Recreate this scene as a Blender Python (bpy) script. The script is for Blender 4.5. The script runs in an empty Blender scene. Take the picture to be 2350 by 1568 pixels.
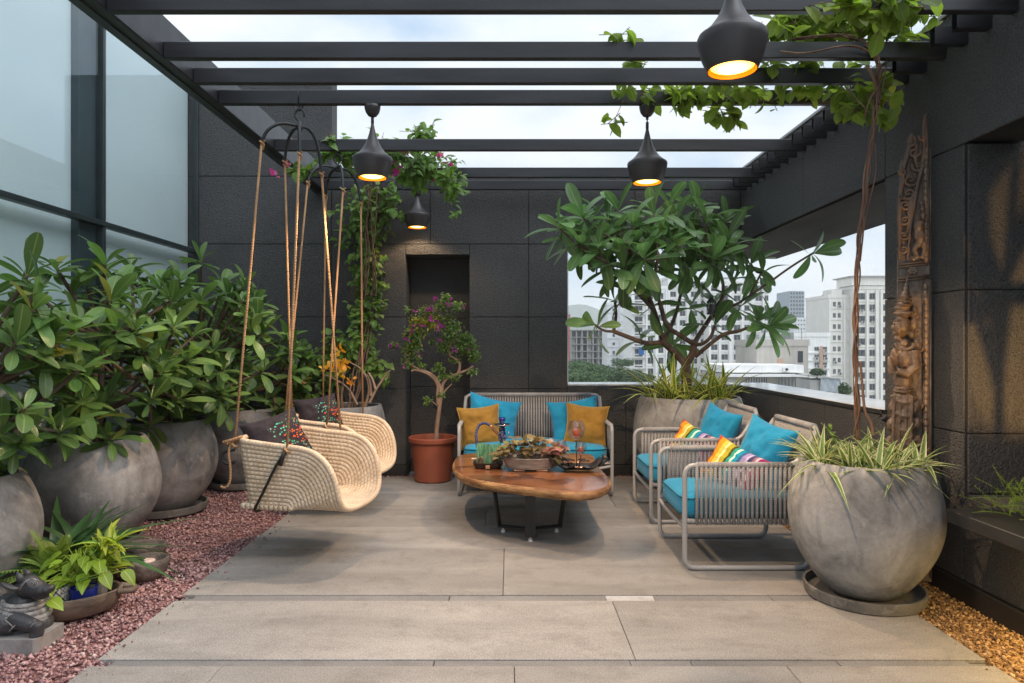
import bpy, math, random
import numpy as np
from mathutils import Vector, Matrix, noise
random.seed(7)
R = random.Random(11)
S = bpy.context.scene
COL = S.collection
PI = math.pi
V = Vector

# ------------------------------------------------------------------ camera
cam_d = bpy.data.cameras.new('camera')
cam = bpy.data.objects.new('camera', cam_d)
COL.objects.link(cam)
H = 1.45
cam.location = (0, 0, H)
cam.rotation_euler = (PI/2, 0, 0)
cam_d.sensor_width = 36
cam_d.lens = 24
cam_d.shift_x = 0.0021
cam_d.shift_y = 0.0034
cam_d.clip_start = 0.05
cam_d.clip_end = 20000
S.camera = cam

# ------------------------------------------------------------------ world: bright overcast sky with thin blue gaps
w = bpy.data.worlds.new('World')
S.world = w
w.use_nodes = True
nt = w.node_tree
for n in list(nt.nodes):
    nt.nodes.remove(n)
def wn(t, **k):
    n = nt.nodes.new(t)
    for a, b in k.items():
        setattr(n, a, b)
    return n
SUN_EL, SUN_AZ = math.radians(54), math.radians(125)
out = wn('ShaderNodeOutputWorld')
sky = wn('ShaderNodeTexSky', sky_type='NISHITA', sun_disc=False, sun_elevation=SUN_EL, sun_rotation=SUN_AZ)
bg1 = wn('ShaderNodeBackground'); bg1.inputs['Strength'].default_value = 0.07
nt.links.new(sky.outputs[0], bg1.inputs['Color'])
bg2 = wn('ShaderNodeBackground'); bg2.inputs['Strength'].default_value = 0.60
tc = wn('ShaderNodeTexCoord')
mp = wn('ShaderNodeMapping'); mp.inputs['Scale'].default_value = (1.0, 1.0, 2.2)
nt.links.new(tc.outputs['Generated'], mp.inputs['Vector'])
nz = wn('ShaderNodeTexNoise'); nz.inputs['Scale'].default_value = 2.6; nz.inputs['Detail'].default_value = 6; nz.inputs['Roughness'].default_value = 0.55
nt.links.new(mp.outputs[0], nz.inputs['Vector'])
cr = wn('ShaderNodeValToRGB')
cr.color_ramp.elements[0].position = 0.36; cr.color_ramp.elements[0].color = (0.46, 0.60, 0.76, 1)
cr.color_ramp.elements[1].position = 0.60; cr.color_ramp.elements[1].color = (0.90, 0.92, 0.95, 1)
e = cr.color_ramp.elements.new(0.50); e.color = (0.74, 0.81, 0.88, 1)
nt.links.new(nz.outputs['Fac'], cr.inputs['Fac'])
sxyz = wn('ShaderNodeSeparateXYZ'); nt.links.new(tc.outputs['Generated'], sxyz.inputs[0])
mr = wn('ShaderNodeMapRange'); nt.links.new(sxyz.outputs[2], mr.inputs[0]); mr.inputs[1].default_value = -.02; mr.inputs[2].default_value = .8; mr.inputs[3].default_value = .80; mr.inputs[4].default_value = 1.12
mul = wn('ShaderNodeVectorMath', operation='SCALE'); nt.links.new(cr.outputs[0], mul.inputs[0]); nt.links.new(mr.outputs[0], mul.inputs['Scale'])
nt.links.new(mul.outputs[0], bg2.inputs['Color'])
mx = wn('ShaderNodeMixShader'); mx.inputs[0].default_value = 0.85
nt.links.new(bg1.outputs[0], mx.inputs[1]); nt.links.new(bg2.outputs[0], mx.inputs[2])
nt.links.new(mx.outputs[0], out.inputs[0])

# ------------------------------------------------------------------ sun: weak and very soft under cloud
sd = bpy.data.lights.new('sun', 'SUN'); sd.energy = 1.0; sd.angle = math.radians(55); sd.color = (0.93, 0.97, 1)
sun = bpy.data.objects.new('sun', sd); COL.objects.link(sun)
d = V((math.sin(SUN_AZ)*math.cos(SUN_EL), math.cos(SUN_AZ)*math.cos(SUN_EL), math.sin(SUN_EL)))
sun.rotation_euler = d.to_track_quat('Z', 'Y').to_euler()

# ------------------------------------------------------------------ view
S.view_settings.view_transform = 'Standard'
S.view_settings.look = 'None'
S.view_settings.exposure = 1.2
S.view_settings.gamma = 1
S.view_settings.use_curve_mapping = False
S.render.engine = 'CYCLES'
S.cycles.max_bounces = 7
S.cycles.diffuse_bounces = 3
S.cycles.glossy_bounces = 3
S.cycles.transparent_max_bounces = 12
S.cycles.caustics_reflective = False
S.cycles.caustics_refractive = False
S.cycles.sample_clamp_indirect = 4
S.cycles.use_denoising = True

# ================================================================== helpers
F = 1567.0
def P(px, py, Y):
    """a point seen at (px, py) in the 2350-wide photograph, Y metres into the terrace"""
    return V(((px-1170)*Y/F, Y, H-(py-792)*Y/F))

class MB:
    def __init__(s):
        s.v = []; s.f = []; s.uv = []; s.mi = []; s.cur = 0
    def add(s, vs, fs, uvs=None):
        o = len(s.v)
        s.v += [tuple(p) for p in vs]
        s.uv += list(uvs) if uvs else [(p[0], p[1]) for p in vs]
        for f in fs:
            s.f.append(tuple(i+o for i in f)); s.mi.append(s.cur)
        return s
    def box(s, a, b):
        x0, y0, z0 = a; x1, y1, z1 = b
        vs = [(x0,y0,z0),(x1,y0,z0),(x1,y1,z0),(x0,y1,z0),(x0,y0,z1),(x1,y0,z1),(x1,y1,z1),(x0,y1,z1)]
        return s.add(vs, [(0,3,2,1),(4,5,6,7),(0,1,5,4),(1,2,6,5),(2,3,7,6),(3,0,4,7)])
    def obox(s, c, size, M):
        hx, hy, hz = size[0]/2, size[1]/2, size[2]/2
        vs = [V(c)+M@V((x*hx, y*hy, z*hz)) for z in (-1,1) for x, y in ((-1,-1),(1,-1),(1,1),(-1,1))]
        return s.add(vs, [(0,3,2,1),(4,5,6,7),(0,1,5,4),(1,2,6,5),(2,3,7,6),(3,0,4,7)])
    def bbox(s, a, b, c=0.006):
        """box with chamfered edges"""
        x0, y0, z0 = a; x1, y1, z1 = b
        c = min(c, (x1-x0)*.45, (y1-y0)*.45, (z1-z0)*.45)
        xs, ys, zs = (x0, x1), (y0, y1), (z0, z1)
        vs = []
        idx = {}
        for i in (0,1):
            for j in (0,1):
                for k in (0,1):
                    sx, sy, sz = (1-2*i)*c, (1-2*j)*c, (1-2*k)*c
                    for ax, p in (('x',(xs[i], ys[j]+sy, zs[k]+sz)), ('y',(xs[i]+sx, ys[j], zs[k]+sz)), ('z',(xs[i]+sx, ys[j]+sy, zs[k]))):
                        idx[(i,j,k,ax)] = len(vs); vs.append(p)
        q = lambda *t: idx[t]
        fs = []
        for i in (0,1):
            f = [q(i,0,0,'x'),q(i,1,0,'x'),q(i,1,1,'x'),q(i,0,1,'x')]; fs.append(f if i else f[::-1])
            f = [q(0,i,0,'y'),q(1,i,0,'y'),q(1,i,1,'y'),q(0,i,1,'y')]; fs.append(f[::-1] if i else f)
            f = [q(0,0,i,'z'),q(1,0,i,'z'),q(1,1,i,'z'),q(0,1,i,'z')]; fs.append(f if i else f[::-1])
        for j in (0,1):
            for k in (0,1):
                f = [q(0,j,k,'y'),q(1,j,k,'y'),q(1,j,k,'z'),q(0,j,k,'z')]; fs.append(f if (j ^ k) == 0 and False else f)
                f = [q(j,0,k,'x'),q(j,1,k,'x'),q(j,1,k,'z'),q(j,0,k,'z')]; fs.append(f)
                f = [q(j,k,0,'x'),q(j,k,1,'x'),q(j,k,1,'y'),q(j,k,0,'y')]; fs.append(f)
        for i in (0,1):
            for j in (0,1):
                for k in (0,1):
                    fs.append([q(i,j,k,'x'),q(i,j,k,'y'),q(i,j,k,'z')])
        return s.add(vs, fs)
    def tube(s, pts, r, n=8, closed=False, cap=True, flat=None):
        pts = [V(p) for p in pts]
        m = len(pts)
        rs = r if isinstance(r, (list, tuple)) else [r]*m
        up = None; L = 0
        vs = []; uv = []
        prev = None
        for i, p in enumerate(pts):
            if closed:
                t = (pts[(i+1) % m]-pts[i-1])
            else:
                t = pts[min(i+1, m-1)]-pts[max(i-1, 0)]
            if t.length < 1e-9: t = V((0,0,1))
            t.normalize()
            if up is None:
                up = V((0,0,1)) if abs(t.z) < .9 else V((1,0,0))
            a = t.cross(up)
            if a.length < 1e-6:
                a = t.orthogonal()
            a.normalize(); b = a.cross(t); b.normalize(); up = b
            if prev is not None: L += (p-prev).length
            prev = p
            for k in range(n):
                th = 2*PI*k/n
                ra, rb = (rs[i], rs[i]) if flat is None else (rs[i], rs[i]*flat)
                vs.append(p+a*(math.cos(th)*ra)+b*(math.sin(th)*rb)); uv.append((k/n, L))
        fs = []
        for i in range(m if closed else m-1):
            j = (i+1) % m
            for k in range(n):
                k2 = (k+1) % n
                fs.append((i*n+k, i*n+k2, j*n+k2, j*n+k))
        if cap and not closed:
            fs.append(tuple(range(n))[::-1]); fs.append(tuple((m-1)*n+k for k in range(n)))
        return s.add(vs, fs, uv)
    def lathe(s, prof, n=32, c=(0,0,0), jit=None):
        vs = []; uv = []
        for i, (r, z) in enumerate(prof):
            for k in range(n):
                th = 2*PI*k/n
                rr = r*(1+(jit(th, z) if jit else 0))
                vs.append((c[0]+rr*math.cos(th), c[1]+rr*math.sin(th), c[2]+z)); uv.append((k/n, z))
        fs = []
        for i in range(len(prof)-1):
            for k in range(n):
                k2 = (k+1) % n
                fs.append((i*n+k, i*n+k2, (i+1)*n+k2, (i+1)*n+k))
        if prof[0][0] > 1e-4: fs.append(tuple(range(n))[::-1])
        if prof[-1][0] > 1e-4: fs.append(tuple((len(prof)-1)*n+k for k in range(n)))
        return s.add(vs, fs, uv)
    def ell(s, c, r, M=None, nu=12, nv=8):
        vs = []
        for i in range(nv+1):
            ph = PI*i/nv
            for k in range(nu):
                th = 2*PI*k/nu
                p = V((r[0]*math.sin(ph)*math.cos(th), r[1]*math.sin(ph)*math.sin(th), -r[2]*math.cos(ph)))
                vs.append(V(c)+(M@p if M else p))
        fs = []
        for i in range(nv):
            for k in range(nu):
                k2 = (k+1) % nu
                fs.append((i*nu+k, i*nu+k2, (i+1)*nu+k2, (i+1)*nu+k))
        return s.add(vs, fs)
    def prism(s, poly, z0, z1, M=None):
        """poly in xy, extruded in z; M maps to place"""
        n = len(poly)
        vs = [V((x, y, z0)) for x, y in poly]+[V((x, y, z1)) for x, y in poly]
        if M: vs = [M@p for p in vs]
        fs = [tuple(range(n))[::-1], tuple(range(n, 2*n))]+[(i, (i+1) % n, n+(i+1) % n, n+i) for i in range(n)]
        return s.add(vs, fs)
    def mesh(s, name, m, smooth=False, off=None, auto=None):
        me = bpy.data.meshes.new(name)
        v = s.v if off is None else [(p[0]-off[0], p[1]-off[1], p[2]-off[2]) for p in s.v]
        me.from_pydata(v, [], s.f)
        for mm in (m if isinstance(m, (list, tuple)) else [m]):
            me.materials.append(mm)
        uvl = me.uv_layers.new(name='UVMap')
        li = np.empty(len(me.loops), dtype=np.int32); me.loops.foreach_get('vertex_index', li)
        ua = np.array(s.uv, dtype=np.float32).reshape(-1, 2)
        if len(li): uvl.data.foreach_set('uv', ua[li].ravel())
        if any(s.mi): me.polygons.foreach_set('material_index', s.mi)
        if smooth:
            me.shade_smooth()
            if auto is not None:
                try: me.set_sharp_from_angle(angle=math.radians(auto))
                except Exception: pass
        me.update()
        return me
    def build(s, name, m, parent=None, smooth=False, world=True, auto=None, loc=None):
        off = None
        if parent is not None and world:
            off = wloc(parent)
        if parent is None and loc is not None:
            off = loc
        o = bpy.data.objects.new(name, s.mesh(name, m, smooth, off, auto))
        COL.objects.link(o)
        if parent is not None: o.parent = parent
        elif loc is not None: o.location = loc
        return o

def wloc(o):
    p = V((0,0,0))
    while o is not None:
        p += o.location; o = o.parent
    return p
def thing(name, label, cat, loc=(0,0,0), rotz=0, group=None):
    o = bpy.data.objects.new(name, None); COL.objects.link(o)
    o.empty_display_size = .1
    o.location = loc; o.rotation_euler = (0, 0, rotz)
    return tag(o, label, cat, group)
def tag(o, label=None, cat=None, group=None, kind=None):
    if label: o['label'] = label
    if cat: o['category'] = cat
    if group: o['group'] = group
    if kind: o['kind'] = kind
    return o
def inst(name, me, parent, M):
    """one more object on shared mesh data; M is in the parent's space"""
    o = bpy.data.objects.new(name, me); COL.objects.link(o)
    o.parent = parent
    o.matrix_basis = M
    return o
def copy_tree(o, parent=None):
    c = o.copy(); COL.objects.link(c)
    if parent is not None: c.parent = parent
    for ch in list(o.children): copy_tree(ch, c)
    return c
def smooth_path(pts, it=2, closed=False):
    pts = [V(p) for p in pts]
    for _ in range(it):
        q = []
        m = len(pts)
        rng = range(m) if closed else range(m-1)
        if not closed: q.append(pts[0])
        for i in rng:
            a, b = pts[i], pts[(i+1) % m]
            q.append(a.lerp(b, .25)); q.append(a.lerp(b, .75))
        if not closed: q.append(pts[-1])
        pts = q
    return pts
def round_path(pts, r, n=5, closed=False):
    """polyline with circular-ish fillets of radius r at its corners"""
    pts = [V(p) for p in pts]; m = len(pts); q = []
    for i, p in enumerate(pts):
        if not closed and i in (0, m-1):
            q.append(p); continue
        a, b = pts[i-1], pts[(i+1) % m]
        da, db = a-p, b-p
        rr = min(r, da.length*.49, db.length*.49)
        p0, p1 = p+da.normalized()*rr, p+db.normalized()*rr
        for k in range(n+1):
            t = k/n
            q.append((p0*(1-t)+p*t)*(1-t)+(p*(1-t)+p1*t)*t)
    return q

# ================================================================== materials
def newmat(name):
    m = bpy.data.materials.new(name); m.use_nodes = True
    nt = m.node_tree
    b = nt.nodes.get('Principled BSDF')
    return m, nt, b
def nd(nt, t, **k):
    n = nt.nodes.new(t)
    for a, v in k.items():
        if isinstance(a, str) and a.startswith('_'):
            n.inputs[a[1:].replace('_', ' ')].default_value = v
        else: setattr(n, a, v)
    return n
def ramp(nt, fac, stops, interp='LINEAR'):
    c = nt.nodes.new('ShaderNodeValToRGB'); el = c.color_ramp.elements
    c.color_ramp.interpolation = interp
    while len(el) < len(stops): el.new(.5)
    for e, (p, col) in zip(el, stops):
        e.position = p; e.color = (*col, 1) if len(col) == 3 else col
    nt.links.new(fac, c.inputs[0])
    return c.outputs[0]
def math_(nt, op, a, b=None, c=None):
    n = nt.nodes.new('ShaderNodeMath'); n.operation = op
    for i, x in enumerate((a, b, c)):
        if x is None: continue
        if hasattr(x, 'links'): nt.links.new(x, n.inputs[i])
        else: n.inputs[i].default_value = x
    return n.outputs[0]
def mixc(nt, f, a, b, mode='MIX'):
    n = nt.nodes.new('ShaderNodeMix'); n.data_type = 'RGBA'; n.blend_type = mode
    for s, x in ((n.inputs[0], f), (n.inputs[6], a), (n.inputs[7], b)):
        if hasattr(x, 'links'): nt.links.new(x, s)
        elif isinstance(x, (int, float)): s.default_value = x
        else: s.default_value = (*x, 1) if len(x) == 3 else x
    return n.outputs[2]
def coords(nt, kind='Object', scale=None):
    t = nt.nodes.new('ShaderNodeTexCoord'); o = t.outputs[kind]
    if scale:
        m = nt.nodes.new('ShaderNodeMapping'); m.inputs['Scale'].default_value = scale
        nt.links.new(o, m.inputs['Vector']); o = m.outputs[0]
    return o
def noise_(nt, vec, scale, detail=4, rough=.55, dist=0):
    n = nt.nodes.new('ShaderNodeTexNoise'); n.inputs['Scale'].default_value = scale
    n.inputs['Detail'].default_value = detail; n.inputs['Roughness'].default_value = rough; n.inputs['Distortion'].default_value = dist
    nt.links.new(vec, n.inputs['Vector'])
    return n.outputs['Fac']
def bump(nt, b, h, strength, dist=.01):
    n = nt.nodes.new('ShaderNodeBump'); n.inputs['Strength'].default_value = strength; n.inputs['Distance'].default_value = dist
    nt.links.new(h, n.inputs['Height']); nt.links.new(n.outputs[0], b.inputs['Normal'])
    return n
def simple(name, c1, c2=None, scale=6, rough=.6, bscale=None, bstr=.2, bdist=.004, metal=0, spec=.5, lo=.35, hi=.65, stretch=None, world=False, detail=5, obj_rand=0):
    m, nt, b = newmat(name)
    b.inputs['Roughness'].default_value = rough; b.inputs['Metallic'].default_value = metal
    b.inputs['Specular IOR Level'].default_value = spec
    if world:
        g = nt.nodes.new('ShaderNodeNewGeometry'); vec = g.outputs['Position']
    else: vec = coords(nt, 'Object', stretch)
    c2 = c2 or c1
    f = noise_(nt, vec, scale, detail)
    col = ramp(nt, f, [(lo, c1), (hi, c2)])
    if obj_rand:
        oi = nt.nodes.new('ShaderNodeObjectInfo')
        k = math_(nt, 'MULTIPLY_ADD', oi.outputs['Random'], obj_rand, 1-obj_rand/2)
        hv = nt.nodes.new('ShaderNodeHueSaturation'); nt.links.new(k, hv.inputs['Value']); nt.links.new(col, hv.inputs['Color']); col = hv.outputs[0]
    nt.links.new(col, b.inputs['Base Color'])
    if bscale:
        bump(nt, b, noise_(nt, vec, bscale, 3), bstr, bdist)
    return m
M = {}
# charcoal sand plaster
def plaster(name, c1, c2):
    m, nt, b = newmat(name)
    g = nt.nodes.new('ShaderNodeNewGeometry'); vec = g.outputs['Position']
    big = noise_(nt, vec, 1.1, 5, .6)
    fine = noise_(nt, vec, 140, 2, .6)
    col = ramp(nt, big, [(.3, c1), (.7, c2)])
    col = mixc(nt, math_(nt, 'MULTIPLY', ramp(nt, fine, [(.4, (0,0,0)), (.66, (1,1,1))]), .6), col, (c2[0]*1.6, c2[1]*1.6, c2[2]*1.6))
    pit = noise_(nt, vec, 95, 2, .5)
    col = mixc(nt, math_(nt, 'MULTIPLY', ramp(nt, pit, [(.30, (1,1,1)), (.5, (0,0,0))]), .7), col, tuple(x*.35 for x in c1))
    nt.links.new(col, b.inputs['Base Color'])
    b.inputs['Roughness'].default_value = .72
    h = math_(nt, 'ADD', math_(nt, 'MULTIPLY', noise_(nt, vec, 70, 2, .5), 1.1), math_(nt, 'MULTIPLY', fine, .8))
    bump(nt, b, h, 1.0, .014)
    return m
M['wall'] = plaster('charcoal_plaster', (.048, .0485, .050), (.078, .078, .080))
M['joint'] = simple('dark_joint', (.022, .022, .022), rough=.9)
M['skirting'] = simple('black_skirting', (.018, .018, .018), (.028, .027, .026), 5, .5)
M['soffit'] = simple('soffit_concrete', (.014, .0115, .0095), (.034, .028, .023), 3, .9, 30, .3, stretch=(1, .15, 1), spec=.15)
M['coping'] = simple('grey_coping', (.30, .30, .30), (.42, .42, .41), 4, .5, 40, .1)
M['ledge'] = simple('polished_pale_ledge', (.55, .58, .62), (.68, .70, .73), 3, .12)
M['steel'] = simple('black_painted_steel', (.011, .011, .013), (.028, .028, .032), 3.0, .38, 14, .15, .003, stretch=(.5, 3, 3))
M['greenframe'] = simple('dark_window_frame', (.02, .028, .030), (.03, .04, .042), 4, .35)
def granite(name, c1, c2, k=1.0):
    m, nt, b = newmat(name)
    g = nt.nodes.new('ShaderNodeNewGeometry'); vec = g.outputs['Position']
    oi = nt.nodes.new('ShaderNodeObjectInfo')
    ad = nt.nodes.new('ShaderNodeVectorMath'); ad.operation = 'MULTIPLY_ADD'
    cmb = nt.nodes.new('ShaderNodeCombineXYZ'); nt.links.new(oi.outputs['Random'], cmb.inputs[0]); nt.links.new(oi.outputs['Random'], cmb.inputs[1])
    nt.links.new(cmb.outputs[0], ad.inputs[0]); ad.inputs[1].default_value = (17, 31, 5); nt.links.new(vec, ad.inputs[2])
    v2 = ad.outputs[0]
    mpn = nt.nodes.new('ShaderNodeMapping'); mpn.inputs['Scale'].default_value = (.6, 2.2, 1); nt.links.new(v2, mpn.inputs[0])
    big = noise_(nt, mpn.outputs[0], 1.6, 6, .6, .6)
    col = ramp(nt, big, [(.3, c1), (.68, c2)])
    stain = noise_(nt, v2, 4.5, 6, .7)
    col = mixc(nt, math_(nt, 'MULTIPLY', ramp(nt, stain, [(.5, (0,0,0)), (.75, (1,1,1))]), .5), col, (c1[0]*.6, c1[1]*.58, c1[2]*.55))
    sp = noise_(nt, vec, 150, 2, .8)
    col = mixc(nt, .6, col, ramp(nt, sp, [(.35, (c1[0]*.35,)*3), (.5, (.5*k, .48*k, .45*k)), (.66, (.8*k, .78*k, .74*k))]), 'SOFT_LIGHT')
    hv = nt.nodes.new('ShaderNodeHueSaturation'); nt.links.new(math_(nt, 'MULTIPLY_ADD', oi.outputs['Random'], .22, .88), hv.inputs['Value']); nt.links.new(col, hv.inputs['Color'])
    nt.links.new(hv.outputs[0], b.inputs['Base Color'])
    b.inputs['Roughness'].default_value = .62
    nt.links.new(ramp(nt, stain, [(.3, (.5,)*3), (.7, (.75,)*3)]), b.inputs['Roughness'])
    bump(nt, b, math_(nt, 'ADD', sp, math_(nt, 'MULTIPLY', noise_(nt, vec, 60, 3), .6)), .22, .003)
    return m
M['granite'] = granite('leathered_granite', (.225, .219, .216), (.345, .335, .329))
M['strip'] = granite('dark_granite_strip', (.17, .172, .18), (.25, .252, .26), .8)
M['redgravel'] = simple('red_lava_gravel', (.13, .055, .052), (.30, .15, .14), 23, .9, 120, .5, .004, world=True, lo=.3, hi=.72)
M['tangravel'] = simple('tan_gravel', (.26, .15, .065), (.52, .34, .17), 24, .9, 120, .5, .004, world=True, lo=.3, hi=.7)
M['soil'] = simple('dark_soil', (.03, .018, .012), (.07, .042, .028), 40, .95, 60, .8, .02)
def concrete(name, c1, c2):
    m, nt, b = newmat(name)
    oi = nt.nodes.new('ShaderNodeObjectInfo')
    vec = coords(nt, 'Object')
    ad = nt.nodes.new('ShaderNodeVectorMath'); ad.operation = 'ADD'
    nt.links.new(vec, ad.inputs[0])
    cmb = nt.nodes.new('ShaderNodeCombineXYZ')
    k = math_(nt, 'MULTIPLY', oi.outputs['Random'], 37.0)
    nt.links.new(k, cmb.inputs[0]); nt.links.new(k, cmb.inputs[1]); nt.links.new(cmb.outputs[0], ad.inputs[1])
    v = ad.outputs[0]
    a = noise_(nt, v, 3.2, 8, .62, .5)
    col = ramp(nt, a, [(.36, c1), (.5, tuple((x+y)/2 for x, y in zip(c1, c2))), (.64, c2)])
    fine = noise_(nt, v, 28, 5, .7)
    col = mixc(nt, .3, col, ramp(nt, fine, [(.3, (.25,)*3), (.7, (.75,)*3)]), 'SOFT_LIGHT')
    drip = nt.nodes.new('ShaderNodeMapping'); drip.inputs['Scale'].default_value = (9, 9, .7); nt.links.new(v, drip.inputs[0])
    dr = noise_(nt, drip.outputs[0], 1.6, 3, .6)
    col = mixc(nt, math_(nt, 'MULTIPLY', ramp(nt, dr, [(.55, (0,0,0)), (.7, (1,1,1))]), .3), col, tuple(x*.55 for x in c1))
    lime = noise_(nt, v, 7.5, 6, .75, 1.2)
    col = mixc(nt, math_(nt, 'MULTIPLY', ramp(nt, lime, [(.56, (0,0,0)), (.68, (1,1,1))]), .38), col, (.50, .48, .46))
    pin = nt.nodes.new('ShaderNodeTexVoronoi'); pin.inputs['Scale'].default_value = 34; nt.links.new(v, pin.inputs['Vector'])
    col = mixc(nt, math_(nt, 'MULTIPLY', ramp(nt, pin.outputs['Distance'], [(.06, (1,1,1)), (.14, (0,0,0))]), .5), col, tuple(x*.4 for x in c1))
    nt.links.new(col, b.inputs['Base Color'])
    b.inputs['Roughness'].default_value = .68
    bump(nt, b, math_(nt, 'ADD', a, math_(nt, 'MULTIPLY', fine, .25)), .25, .01)
    return m
M['pot'] = concrete('weathered_concrete', (.128, .127, .128), (.36, .357, .358))
M['pot_dark'] = concrete('dark_weathered_concrete', (.122, .118, .120), (.33, .32, .322))
M['saucer'] = concrete('dark_clay_saucer', (.10, .095, .09), (.20, .19, .175))
M['terracotta'] = simple('terracotta_plastic', (.26, .068, .036), (.31, .085, .045), 3, .55, 40, .05)
M['bark'] = simple('brown_bark', (.07, .042, .03), (.17, .115, .085), 9, .85, 25, .8, .01, stretch=(1, 1, .4))
M['palebark'] = simple('pale_bark', (.20, .125, .085), (.36, .25, .18), 12, .85, 30, .8, .008, stretch=(1, 1, .35))
M['vinestem'] = simple('rusty_vine_stem', (.10, .052, .034), (.24, .14, .09), 10, .8, 40, .8, .005, stretch=(1, 1, .2))
def leafmat(name, dark, light, rib, rough=.42, vein=26, edge=None, center=None, var=.35, trans=.28, ribw=.05, hue=.04, old=0):
    """leaf skin: midrib and side veins follow the leaf's own uv, each leaf a little different"""
    m, nt, b = newmat(name)
    uv = nt.nodes.new('ShaderNodeUVMap'); sx = nt.nodes.new('ShaderNodeSeparateXYZ'); nt.links.new(uv.outputs[0], sx.inputs[0])
    u, v = sx.outputs[0], sx.outputs[1]
    au = math_(nt, 'ABSOLUTE', math_(nt, 'SUBTRACT', u, .5))
    oi = nt.nodes.new('ShaderNodeObjectInfo')
    g = nt.nodes.new('ShaderNodeNewGeometry')
    f = noise_(nt, g.outputs['Position'], 3.5, 2)
    rnd = math_(nt, 'ADD', math_(nt, 'MULTIPLY', oi.outputs['Random'], .6), math_(nt, 'MULTIPLY', f, .5))
    col = ramp(nt, rnd, [(.2, dark), (.85, light)])
    if old: col = mixc(nt, math_(nt, 'MULTIPLY', math_(nt, 'GREATER_THAN', oi.outputs['Random'], 1-old), .8), col, (.30, .24, .05))
    if edge: col = mixc(nt, ramp(nt, au, [(.25, (0,0,0)), (.33, (1,1,1))]), col, edge)
    if center: col = mixc(nt, ramp(nt, au, [(.10, (1,1,1)), (.14, (0,0,0))]), col, center)
    if vein:
        wv = math_(nt, 'SINE', math_(nt, 'MULTIPLY', math_(nt, 'SUBTRACT', v, math_(nt, 'MULTIPLY', au, .35)), vein*2*PI))
        col = mixc(nt, math_(nt, 'MULTIPLY', ramp(nt, wv, [(.75, (0,0,0)), (1, (1,1,1))]), .22), col, rib)
    if rib: col = mixc(nt, math_(nt, 'MULTIPLY', ramp(nt, au, [(ribw*.5, (1,1,1)), (ribw, (0,0,0))]), .7), col, rib)
    hv = nt.nodes.new('ShaderNodeHueSaturation'); nt.links.new(col, hv.inputs['Color'])
    nt.links.new(math_(nt, 'MULTIPLY_ADD', oi.outputs['Random'], hue, .5-hue/2), hv.inputs['Hue'])
    nt.links.new(math_(nt, 'MULTIPLY_ADD', f, var*2, 1-var), hv.inputs['Value'])
    nt.links.new(hv.outputs[0], b.inputs['Base Color'])
    b.inputs['Roughness'].default_value = rough
    b.inputs['Specular IOR Level'].default_value = .45
    if vein:
        bump(nt, b, wv, .12, .004)
    tr = nt.nodes.new('ShaderNodeBsdfTranslucent')
    hv2 = nt.nodes.new('ShaderNodeHueSaturation'); hv2.inputs['Value'].default_value = 1.6; hv2.inputs['Saturation'].default_value = 1.1
    nt.links.new(hv.outputs[0], hv2.inputs['Color']); nt.links.new(hv2.outputs[0], tr.inputs[0])
    mxs = nt.nodes.new('ShaderNodeMixShader'); mxs.inputs[0].default_value = trans
    nt.links.new(b.outputs[0], mxs.inputs[1]); nt.links.new(tr.outputs[0], mxs.inputs[2])
    nt.links.new(mxs.outputs[0], nt.nodes['Material Output'].inputs[0])
    return m
M['plumeria'] = leafmat('plumeria_leaf', (.042, .108, .034), (.18, .29, .07), (.24, .33, .12), rough=.32, old=.035)
M['plumeria2'] = leafmat('frangipani_leaf', (.055, .135, .048), (.17, .29, .09), (.28, .36, .16), rough=.3)
M['vineleaf'] = leafmat('creeper_leaf', (.05, .11, .025), (.17, .27, .05), (.28, .34, .12), vein=7, trans=.4)
M['bougleaf'] = leafmat('bougainvillea_leaf', (.06, .13, .028), (.18, .26, .055), (.2, .26, .1), vein=0, trans=.35)
M['bougyellow'] = leafmat('yellow_green_leaf', (.20, .20, .02), (.42, .36, .04), None, vein=0, trans=.35)
M['topleaf'] = leafmat('oval_creeper_leaf', (.10, .18, .03), (.28, .36, .06), (.30, .36, .14), vein=6, trans=.6)
M['magenta'] = leafmat('magenta_bract', (.30, .03, .25), (.50, .07, .40), None, vein=0, trans=.4)
M['pink'] = leafmat('pink_bract', (.55, .06, .25), (.75, .16, .38), None, vein=0, trans=.4)
M['orange'] = leafmat('orange_bract', (.78, .42, .05), (.85, .56, .12), None, vein=0, trans=.4)
M['peach'] = leafmat('peach_bract', (.60, .36, .18), (.75, .5, .3), None, vein=0, trans=.4)
M['spider'] = leafmat('striped_blade', (.09, .17, .04), (.16, .26, .06), None, vein=0, edge=(.60, .62, .36), trans=.3)
M['spider2'] = leafmat('yellow_edged_blade', (.10, .19, .03), (.17, .26, .04), None, vein=0, edge=(.62, .60, .17), trans=.3)
M['darkblade'] = leafmat('dark_strap_leaf', (.022, .065, .022), (.06, .13, .04), (.06, .12, .04), vein=0, trans=.15)
M['limeblade'] = leafmat('lime_variegated_leaf', (.28, .36, .04), (.50, .55, .10), None, vein=0, edge=(.12, .24, .03), trans=.35)
M['pothos'] = leafmat('golden_heart_leaf', (.15, .27, .025), (.33, .46, .05), (.5, .58, .15), vein=0, trans=.4)
M['fern'] = leafmat('fern_frond', (.14, .22, .035), (.27, .36, .08), None, vein=0, trans=.35)
M['coleus'] = leafmat('bronze_leaf', (.12, .095, .04), (.27, .22, .10), (.34, .20, .14), vein=5, trans=.25)
M['pinkleaf'] = leafmat('pink_veined_leaf', (.42, .18, .16), (.55, .30, .26), (.2, .16, .06), vein=5, trans=.25)
M['creamleaf'] = leafmat('cream_leaf', (.50, .50, .30), (.66, .64, .42), (.3, .36, .12), vein=0, trans=.3)
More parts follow.
